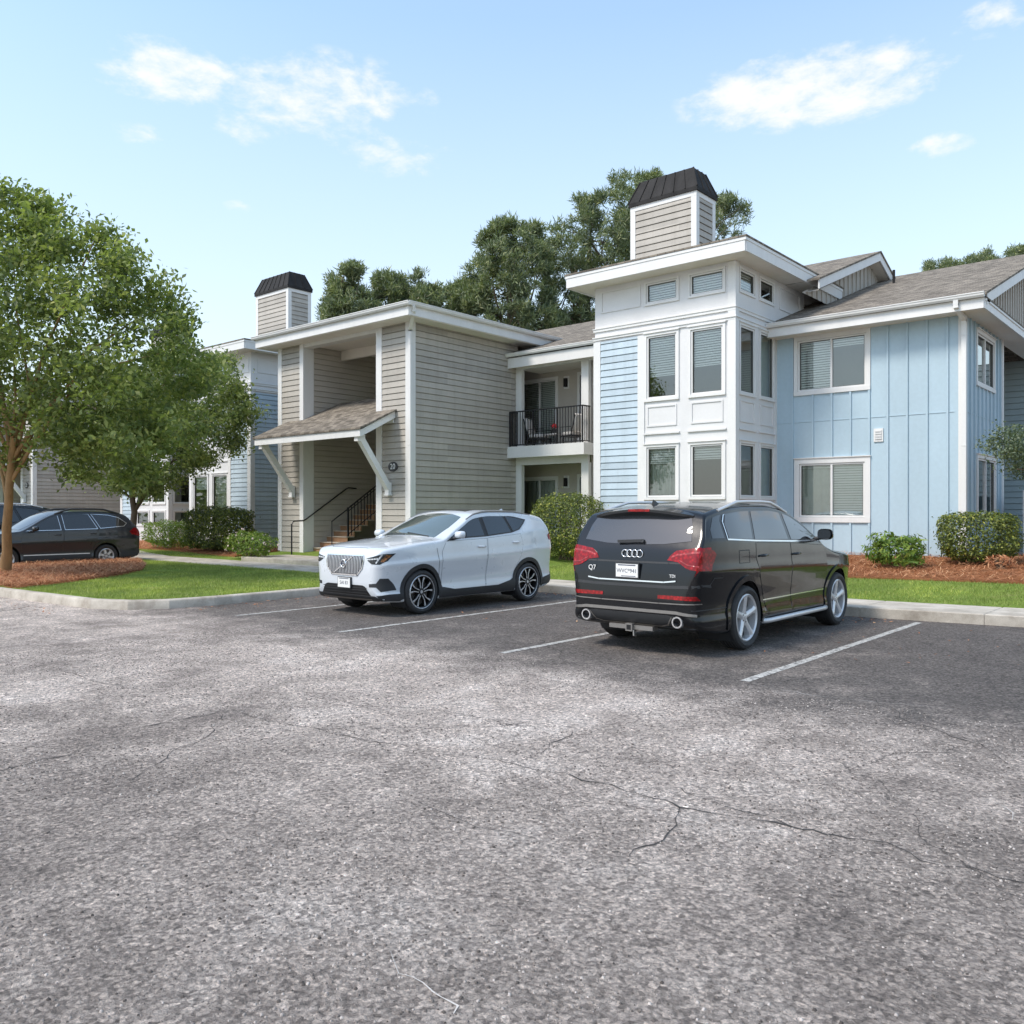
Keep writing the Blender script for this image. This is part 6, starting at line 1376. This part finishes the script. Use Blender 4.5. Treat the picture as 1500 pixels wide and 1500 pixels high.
def volume(outline, d, thick, n, gap=.0, gs=.6, seed=0.):
    """points through a crown whose outline is known from the sight lines; thickness swells towards the middle"""
    xs = [q[0] for q in outline]; ys = [q[1] for q in outline]; mx = max(edge_dist((x, y), outline) for x in np.linspace(min(xs), max(xs), 14) for y in np.linspace(min(ys), max(ys), 14) if inpoly((x, y), outline)); R = []
    tries = 0
    while len(R) < n and tries < n * 60:
        tries += 1; q = (random.uniform(min(xs), max(xs)), random.uniform(min(ys), max(ys)))
        if not inpoly(q, outline): continue
        e = min(1, edge_dist(q, outline) / mx); o = random.uniform(-1, 1) * thick * math.sqrt(1 - (1 - e) ** 2 + .02); p = atD(q[0], q[1], d + o)
        if gap and noise.noise(Vector(p) * gs + Vector((seed, 0, 0))) < gap - .5: continue
        R.append(p)
    return np.array(R)
def branches(mb, base, top, r0, targets, r1=.02, n=7):
    """trunk from base to top, limbs bending out to the targets"""
    base, top = Vector(base), Vector(top); pts = [base.lerp(top, i / 6) + Vector((random.uniform(-1, 1), random.uniform(-1, 1), 0)) * r0 * .35 * (i > 0) for i in range(7)]
    mb.tube([pts[0] - Vector((0, 0, .3))] + pts, [r0 * 1.45] + [r0 * (1.25 if i == 0 else lerp(1, .6, i / 6)) for i in range(7)], 12)
    for t in targets:
        t = Vector(t); s = pts[random.randint(3, 6)]; L = (t - s).length; mid = s.lerp(t, .5) + Vector((random.uniform(-.1, .1), random.uniform(-.1, .1), random.uniform(.0, .18))) * L
        P = [s, s.lerp(mid, .5) + Vector((0, 0, .03 * L)), mid, mid.lerp(t, .55) + Vector((random.uniform(-.05, .05), 0, .02)) * L, t]; ra = min(r0 * .42, .011 * L + .02)
        mb.tube(P, [ra, ra * .8, ra * .6, ra * .4, r1 * .5], n)
def ragged(P, step, amp):
    R = []
    for i in range(len(P)):
        a, b = np.array(P[i], float), np.array(P[(i + 1) % len(P)], float); L = np.linalg.norm(b - a); k = max(1, int(L / step)); n = np.array([-(b - a)[1], (b - a)[0]]) / (L + 1e-9)
        for j in range(k): q = a + (b - a) * j / k; R.append(tuple(q + n * random.gauss(0, amp)))
    return R
def tree(name, label, cat, group, outline, d, thick, base, top, r0, ncl, per, rc, l, w, leaf, bark, nbr=22, gap=.3, gs=.7, seed=0., up=.5):
    base = Vector(base); t = thing(name, label, cat, base, 0, group); outline = ragged(outline, 14, 8)
    C = volume(outline, d, thick, ncl, gap, gs, seed)
    mb = MB(); branches(mb, (0, 0, 0), Vector(top) - base, r0, [Vector(C[random.randrange(len(C))]) - base for _ in range(nbr)])
    mb.build('trunk', M[bark], t, smooth=60)
    K = volume(outline, d, thick * 1.02, max(12, ncl // 11), 0, gs, seed)        # boughs: leaf sprays gather round these, with gaps between
    for i in range(len(C)):
        k = K[np.argmin(((K - C[i]) ** 2).sum(1))]; C[i] = k + (C[i] - k) * random.uniform(.35, .88)
    P = np.repeat(C, per, 0) + rng.normal(size=(len(C) * per, 3)) * rc * np.array([1, 1, .7])
    P[:, 2] = np.maximum(P[:, 2], base.z + .3)
    V, F = leaves(P - np.array(base), l, w, up, jit=.35); rawmesh('crown', V, F, M[leaf], t); return t
def gz(x, y, o=.03): return (x, y, G(x, y) + o)
# big tree on the island
qb = onZ(7, 838, .2); bt = gz(qb[0], qb[1]); oA = [(-235, 420), (-200, 330), (-140, 270), (-60, 245), (0, 278), (22, 272), (50, 285), (85, 275), (100, 310), (120, 345), (160, 338), (200, 352), (215, 385), (240, 420), (262, 440), (275, 470), (300, 500), (310, 540), (318, 590), (300, 640), (210, 696), (130, 704), (70, 684), (30, 690), (0, 668), (-60, 650), (-150, 640), (-215, 560)]
tree('shade_tree', 'large shade tree with tan trunk and wide loose crown, at the left edge', 'tree', 'broadleaf trees left of the stair hall', oA, 19.6, 2.6, bt, tuple(atD(19, 640, 19.4)), .12, 2000, 30, .20, .13, .066, 'leafA', 'barkt', 16, .40, .85, 3.)
oB = [(95, 640), (130, 600), (175, 560), (215, 520), (262, 505), (300, 512), (335, 525), (360, 560), (384, 592), (372, 615), (362, 655), (345, 672), (318, 668), (300, 690), (255, 712), (215, 728), (180, 718), (150, 722), (125, 724), (98, 700), (84, 690)]
pB = onZ(196, 800, .25); pB = atD(196, 790, 30.2); 
tree('shade_tree', 'smaller gray stemmed tree with dense dark crown, behind the graphite estate car', 'tree', 'broadleaf trees left of the stair hall', oB, 29.4, 2.4, gz(pB[0], pB[1]), tuple(atD(193, 690, 30.2)), .13, 1050, 36, .22, .13, .066, 'leafB', 'bark', 18, .40, .8, 9.)
# small gray leaved tree at the right edge
oR = [(1444, 645), (1452, 632), (1470, 622), (1480, 612), (1500, 606), (1540, 590), (1600, 600), (1640, 650), (1600, 720), (1540, 715), (1500, 705), (1478, 704), (1462, 690), (1468, 672), (1455, 662)]
pR = atD(1560, 840, 18.2)
tree('small_tree', 'small loose tree with gray green leaves reaching in from the right edge, before the enclosure', 'tree', None, oR, 18.2, .8, gz(pR[0], pR[1]), tuple(atD(1556, 700, 18.2)), .05, 330, 34, .11, .065, .032, 'leafG', 'bark', 16, .35, 1.6, 5.)
# pines behind the roofs
def pine(label, outline, d, thick, px, n, seed, tuft=.42, group='trees behind the apartment house', zt=None, dens=.56, gs=.95):
    outline = ragged(outline, 9, 6); C = volume(outline, d, thick, int(n * 1.3), dens, gs, seed); K = volume(outline, d, thick, max(8, n // 26), 0, gs, seed)
    for i in range(len(C)): j = np.argmin(((K - C[i]) ** 2 * np.array([.35, .35, 2.5])).sum(1)); C[i] += (K[j] - C[i]) * np.array([.06, .06, .38]) * random.uniform(.7, 1.2)
    top = max(C, key=lambda q: q[2]); b = atD(px, 760, d); base = Vector((b[0], b[1], .3)); t = thing('pine_tree', label, 'tree', base, 0, group)
    mb = MB(); branches(mb, (0, 0, 0), Vector((0, 0, (top[2]) * .80)), .20, [Vector(C[random.randrange(len(C))]) - base for _ in range(26)]); mb.build('trunk', M['bark'], t, smooth=60)
    k = 17; n_ = len(C); Q = np.repeat(C, k, 0); dr = rng.normal(size=(n_ * k, 3)); dr[:, 2] += .7; dr /= np.linalg.norm(dr, axis=1)[:, None]
    Q = Q + rng.normal(size=Q.shape) * .10; L = tuft * .92 * rng.uniform(.6, 1.25, size=(len(Q), 1)); sd = np.cross(dr, rng.normal(size=dr.shape)); sd /= np.linalg.norm(sd, axis=1)[:, None]; wd = .028
    V = np.stack([Q - sd * wd * .4, Q + dr * L * .5 - sd * wd, Q + dr * L, Q + dr * L * .5 + sd * wd], 1).reshape(-1, 3) - np.array(base)
    rawmesh('crown', V, np.arange(len(V)).reshape(-1, 4), M['leafP'], t)
pine('tall pine with layered crown, directly left of the large chimney', [(795, 500), (800, 390), (800, 340), (828, 318), (842, 296), (868, 280), (884, 262), (905, 256), (925, 262), (940, 400), (935, 490), (860, 500)], 50, 2.6, 862, 1500, 1.)
pine('tallest pine, its top standing behind the large chimney', [(915, 400), (918, 262), (945, 246), (966, 246), (985, 262), (1005, 270), (1035, 300), (1052, 292), (1066, 278), (1078, 284), (1082, 298), (1098, 300), (1099, 320), (1088, 335), (1070, 350), (1050, 380)], 54, 2.4, 990, 1000, 2.)
pine('broad pine with open crown, between the low trees and the tall pine by the chimney', [(655, 480), (672, 440), (686, 402), (690, 384), (706, 370), (708, 345), (735, 325), (752, 322), (762, 340), (790, 328), (800, 350), (812, 420), (830, 495), (740, 500)], 47, 2.6, 745, 1500, 3.)
for lab, ol, d_, px_, s_ in (('bushy young pine just right of the small chimney', [(462, 480), (470, 440), (488, 425), (494, 392), (512, 386), (524, 396), (532, 420), (545, 440), (560, 470)], 44, 510, 4.), ('slim young pine, second to the right from the small chimney', [(538, 470), (545, 432), (556, 410), (570, 393), (582, 400), (594, 420), (604, 440), (612, 470)], 46, 575, 5.), ('low pine with ragged top above the ridge of the stair hall', [(596, 470), (600, 430), (612, 400), (628, 408), (640, 425), (650, 440), (668, 480)], 45, 628, 6.), ('dark low pine filling the gap left of the broad pine', [(632, 480), (640, 440), (652, 410), (668, 404), (682, 412), (690, 450), (700, 490)], 48, 668, 7.)):
    pine(lab, ol, d_, 1.6, px_, 620, s_, .36)
pine('distant tree top over the right roof, left of two', [(1346, 405), (1352, 388), (1366, 380), (1384, 384), (1400, 378), (1420, 376), (1432, 366), (1445, 360), (1452, 372), (1462, 380), (1466, 400)], 62, 1.6, 1420, 330, 8., .36, dens=.2); pine('distant tree top over the right roof, at the right edge', [(1470, 395), (1476, 376), (1486, 364), (1494, 356), (1512, 352), (1530, 362), (1545, 395)], 62, 1.6, 1505, 280, 9., .36, dens=.2)
# hedges and shrubs
def hedge(name, label, cat, c, size, n, l, leaf, e=.35, rz=0., rough=.13, group=None, stem=True, lw=.55, fl=None, nfl=0, flmat='flower', upb=.4):
    """clipped or loose shrub: leaves thick on the outside of a super-ellipsoid, thinner within"""
    t = thing(name, label, cat, gz(c[0], c[1]), rz, group); a, b, h = size
    u = rng.uniform(-1, 1, size=(n, 3)); k_ = rng.integers(0, 3, n); u[np.arange(n), k_] = rng.choice([-1., 1.], n); pw = 2 / e
    s = u / ((np.abs(u) ** pw).sum(1)[:, None]) ** (1 / pw); rr = 1 - np.abs(rng.normal(size=(n, 1))) * .13
    P = s * rr; dsp = np.array([noise.noise(Vector(q) * 2.2 + Vector((c[0], c[1], 0))) + .5 * noise.noise(Vector(q) * 5.5 + Vector((c[0], 3, 0))) for q in s])[:, None]; P = P * (1 + rough * dsp); sh = rng.random((n, 1)) < .035; P = np.where(sh, P * rng.uniform(1.05, 1.2, (n, 1)), P)
    P = P * np.array([a / 2, b / 2, h / 2]) + np.array([0, 0, h / 2 + .06]); keep = P[:, 2] > .04; P = P[keep]; o = np.sign(s[keep]) * np.abs(s[keep]) ** (pw - 1); o /= np.linalg.norm(o, axis=1)[:, None]
    V, F = leaves(P, l, l * lw, upb, o * .9); rawmesh('foliage', V, F, M[leaf], t)
    mb = MB()
    for _ in range(14):
        q = P[random.randrange(len(P))] * .85; mb.tube([(random.uniform(-.1, .1) * a, random.uniform(-.1, .1) * b, -.08), (q[0] * .5, q[1] * .5, q[2] * .55), tuple(q)], [.022, .014, .006], 5)
    mb.build('stem', M['bark'], t)
    if nfl:
        Q = P[rng.choice(len(P), nfl)] * 1.04; m_ = 4; Q = np.repeat(Q, m_, 0) + rng.normal(size=(nfl * m_, 3)) * .018; V, F = leaves(Q, .045, .04, .6); rawmesh('blossom', V, F, M[flmat], t)
    return t
hedge('box_hedge', 'wide clipped hedge before the left bay tower, between the walk and the blue boards', 'hedge', (-28.0, 16.45), (2.6, 1.5, 1.5), 17000, .075, 'leafH', .42, math.radians(8))
hedge('round_bush', 'round clipped bush before the balcony, between the two parked cars', 'bush', (-13.75, 18.25), (1.95, 1.9, 1.72), 13000, .062, 'leafH', .8)
hedge('box_hedge', 'flat topped clipped hedge by the downspout at the right corner of the blue wall', 'hedge', (-4.4, 20.45), (1.6, 1.1, 1.06), 10000, .058, 'leafH', .60, math.radians(14))
hedge('leafy_shrub', 'loose bright green shrub on the mulch against the blue wall', 'shrub', (-5.75, 19.35), (1.1, .8, .62), 1700, .14, 'leafL', .9, 0, .7, lw=.28)
hedge('flowering_shrub', 'low shrub dotted with white flowers, behind the rear bumper of the graphite estate car', 'shrub', (-31.2, 16.2), (3.0, 1.2, 1.0), 6000, .07, 'leafL', .75, 0, .25, nfl=150)
hedge('flowering_shrub', 'sprawling shrub with pale pink flowers at the foot of the clipped hedge, by the landing', 'shrub', (-23.3, 14.75), (1.9, 1.0, .75), 4200, .065, 'leafL', .85, 0, .4, nfl=90, flmat='flowerp')
hedge('yellow_shrub', 'low yellow green ground shrub at the foot of the round bush', 'shrub', (-12.65, 17.7), (1.0, .6, .36), 1400, .07, 'leafY', .9, 0, .3)
hedge('grass_tuft', 'dry pale tuft at the foot of the flat topped hedge by the right corner', 'plant', (-3.85, 19.75), (.5, .4, .22), 260, .16, 'straw', .9, 0, .4, lw=.1)
hedge('wall_shrub', 'small lime green shrub far left, before the gray wall behind the estate car roof', 'shrub', (-43.5, 14.7), (2.2, 1.2, 1.35), 2500, .09, 'leafY', .7)
# grass blades and pine straw
def scatter(polys, n, excl=(), thin=0):
    R = []
    for P, k in zip(polys, n):
        xs = [q[0] for q in P]; ys = [q[1] for q in P]; c = 0; tr = 0
        while c < k and tr < k * 8:
            tr += 1; q = (random.uniform(min(xs), max(xs)), random.uniform(min(ys), max(ys)))
            if inpoly(q, P) and not any(inpoly(q, E_) for E_ in excl):
                if thin and noise.noise(Vector((q[0] * .9, q[1] * .9, 7))) < thin - random.random() * .5: continue
                R.append((q[0], q[1], G(*q))); c += 1
    return np.array(R)
def blades(name, P, h, w, lean, mat, label, cat):
    n = len(P); a = rng.uniform(0, 2 * math.pi, n); d = np.stack([np.cos(a), np.sin(a), np.zeros(n)], 1); s = np.stack([-np.sin(a), np.cos(a), np.zeros(n)], 1); H = h * rng.uniform(.5, 1.3, (n, 1)); ln = lean * rng.uniform(.2, 1.6, (n, 1))
    V = np.stack([P - s * w, P + s * w, P + d * ln * H + np.array([0, 0, 1.]) * H], 1).reshape(-1, 3); o = rawmesh(name, V, np.arange(3 * n).reshape(n, 3), mat); o['kind'] = 'stuff'; tag(o, label, cat); return o
P = scatter([isl_in], [52000], (mul_isl,), -.12); P = np.concatenate([P, scatter([[(-13.3, 15.12), (-4.66, 15.12), (-2.6, 15.4), (4, 16.3), (4, 18.9), (-2, 18.0), (-6, 17.6), (-13.3, 18.2)]], [46000], (mul_main,))])
P2 = scatter([[(-18.95, 3.55), (-18.4, 3.62), (-17.9, 3.5), (-18.5, 3.42)]], [1]) if False else None
P = np.concatenate([P, scatter([[(-33, 14.5), (-26, 14.4), (-24.8, 15.1), (-30, 15.9), (-40, 15.8)]], [9000])])
blades('grass', P, .045, .0045, .7, M['grass'], 'short green lawn grass on the island and along the pavement', 'grass')
def straw(P, name, label, lmin=.10):
    n = len(P); a = rng.uniform(0, 2 * math.pi, n); L = rng.uniform(lmin, lmin * 2.2, (n, 1)); e = rng.normal(0, .22, n); d = np.stack([np.cos(a) * np.cos(e), np.sin(a) * np.cos(e), np.sin(e)], 1); s = np.stack([-np.sin(a), np.cos(a), np.zeros(n)], 1) * .0042
    P = P + np.array([0, 0, 1.]) * (.045 + np.abs(rng.normal(0, .03, (n, 1)))); V = np.stack([P - d * L / 2 - s, P - d * L / 2 + s, P + d * L / 2 + s + np.array([0, 0, .01]), P + d * L / 2 - s + np.array([0, 0, .01])], 1).reshape(-1, 3)
    o = rawmesh(name, V, np.arange(4 * n).reshape(n, 4), M['straw']); o['kind'] = 'stuff'; tag(o, label, 'pine straw')
P = scatter([mul_main], [36000]); P[:, 2] += 0
straw(P, 'pine_straw', 'loose russet pine straw strewn over the planting beds')
P = np.concatenate([scatter([mul_isl], [24000]), scatter([[(-44, 15.6), (-30, 15.8), (-26.5, 15.3), (-24.6, 15.0), (-24.6, 18), (-44, 20)]], [9000])])
straw(P, 'pine_straw', 'russet pine straw heaped on the left island round the tan trunk and before the left tower')

# dead leaves and straw blown against the kerbs and along the bays
D = []
for _ in range(600):
    k = random.random()
    if k < .35: q = (random.uniform(-14.0, -4), 13.8 - abs(random.gauss(0, .25)))
    elif k < .6: q = (-13.9 + abs(random.gauss(0, .35)), random.uniform(7.5, 13.6))
    elif k < .75: q = (random.uniform(-22, -14.5), lerp(5.95, 6.55, 0) - abs(random.gauss(0, .25)))
    else: q = (random.uniform(-14, 0), random.uniform(9.5, 13.6))
    D.append((q[0], q[1], .012))
D = np.array(D); V, F = leaves(D, .055, .022, 3.0, jit=.4); o = rawmesh('fallen_leaves', V, F, M['straw']); o['kind'] = 'stuff'; tag(o, 'dry brown leaves and straw blown over the tarmac and against the kerbs', 'leaves')

# tree belts added out of view, right and far left, for car bodies to reflect
T = []
for i in range(280):
    a = math.radians(random.uniform(62, 158)); r = random.uniform(36, 50)               # bearing from +Y towards +X
    x, y = math.sin(a) * r + 4, math.cos(a) * r + 6
    h = 4.5 + 4.5 * (.5 + noise.noise(Vector((x * .09, y * .09, 2)))); T.append((x, y, random.uniform(.6, 1) ** .7 * h * random.uniform(.25, 1)))
for i in range(260):
    a = math.radians(random.uniform(-128, -77)); r = random.uniform(78, 96); x, y = math.sin(a) * r, math.cos(a) * r; T.append((x, y, random.uniform(.3, 1) * (5 + 4 * noise.noise(Vector((x * .07, y * .07, 6))))))
T = np.array(T); Q = np.repeat(T, 42, 0) + rng.normal(size=(len(T) * 42, 3)) * np.array([1.1, 1.1, .7]); Q[:, 2] = np.abs(Q[:, 2])
V, F = leaves(Q, .62, .36, .4); o = rawmesh('added_tree_belts', V, F, M['leafB']); o['kind'] = 'stuff'; tag(o, 'added tree belts out of view to either side, for the black car doors to reflect', 'trees')

# loose aggregate standing proud of the worn drive lane
n = 110000; q = np.stack([rng.uniform(-11, 4.5, n), rng.uniform(.2, 7.6, n)], 1)
w_ = np.array([noise.noise(Vector((a * .8, b * .8, 5))) for a, b in q]); q = q[w_ + rng.normal(0, .25, n) > -.25]; n = len(q)
a = rng.uniform(0, 2 * math.pi, n); r = rng.gamma(3., .0016, n).clip(.0025, .010); V = []
for k in range(4): V.append(np.stack([q[:, 0] + np.cos(a + k * 1.57) * r * rng.uniform(.7, 1.2, n), q[:, 1] + np.sin(a + k * 1.57) * r * rng.uniform(.7, 1.2, n), np.full(n, -.001)], 1))
for k in range(4): V.append(np.stack([q[:, 0] + np.cos(a + k * 1.57 + .3) * r * .6, q[:, 1] + np.sin(a + k * 1.57 + .3) * r * .6, r * rng.uniform(.35, .75, n)], 1))
V = np.stack(V, 1).reshape(-1, 3); b = np.arange(n)[:, None] * 8
F = np.concatenate([b + np.array(f) for f in ((0, 1, 5, 4), (1, 2, 6, 5), (2, 3, 7, 6), (3, 0, 4, 7), (4, 5, 6, 7))])
o = rawmesh('loose_grit', V, F, M['grit']); o['kind'] = 'stuff'; tag(o, 'coarse pale stones standing proud of the worn tarmac in the foreground', 'grit')
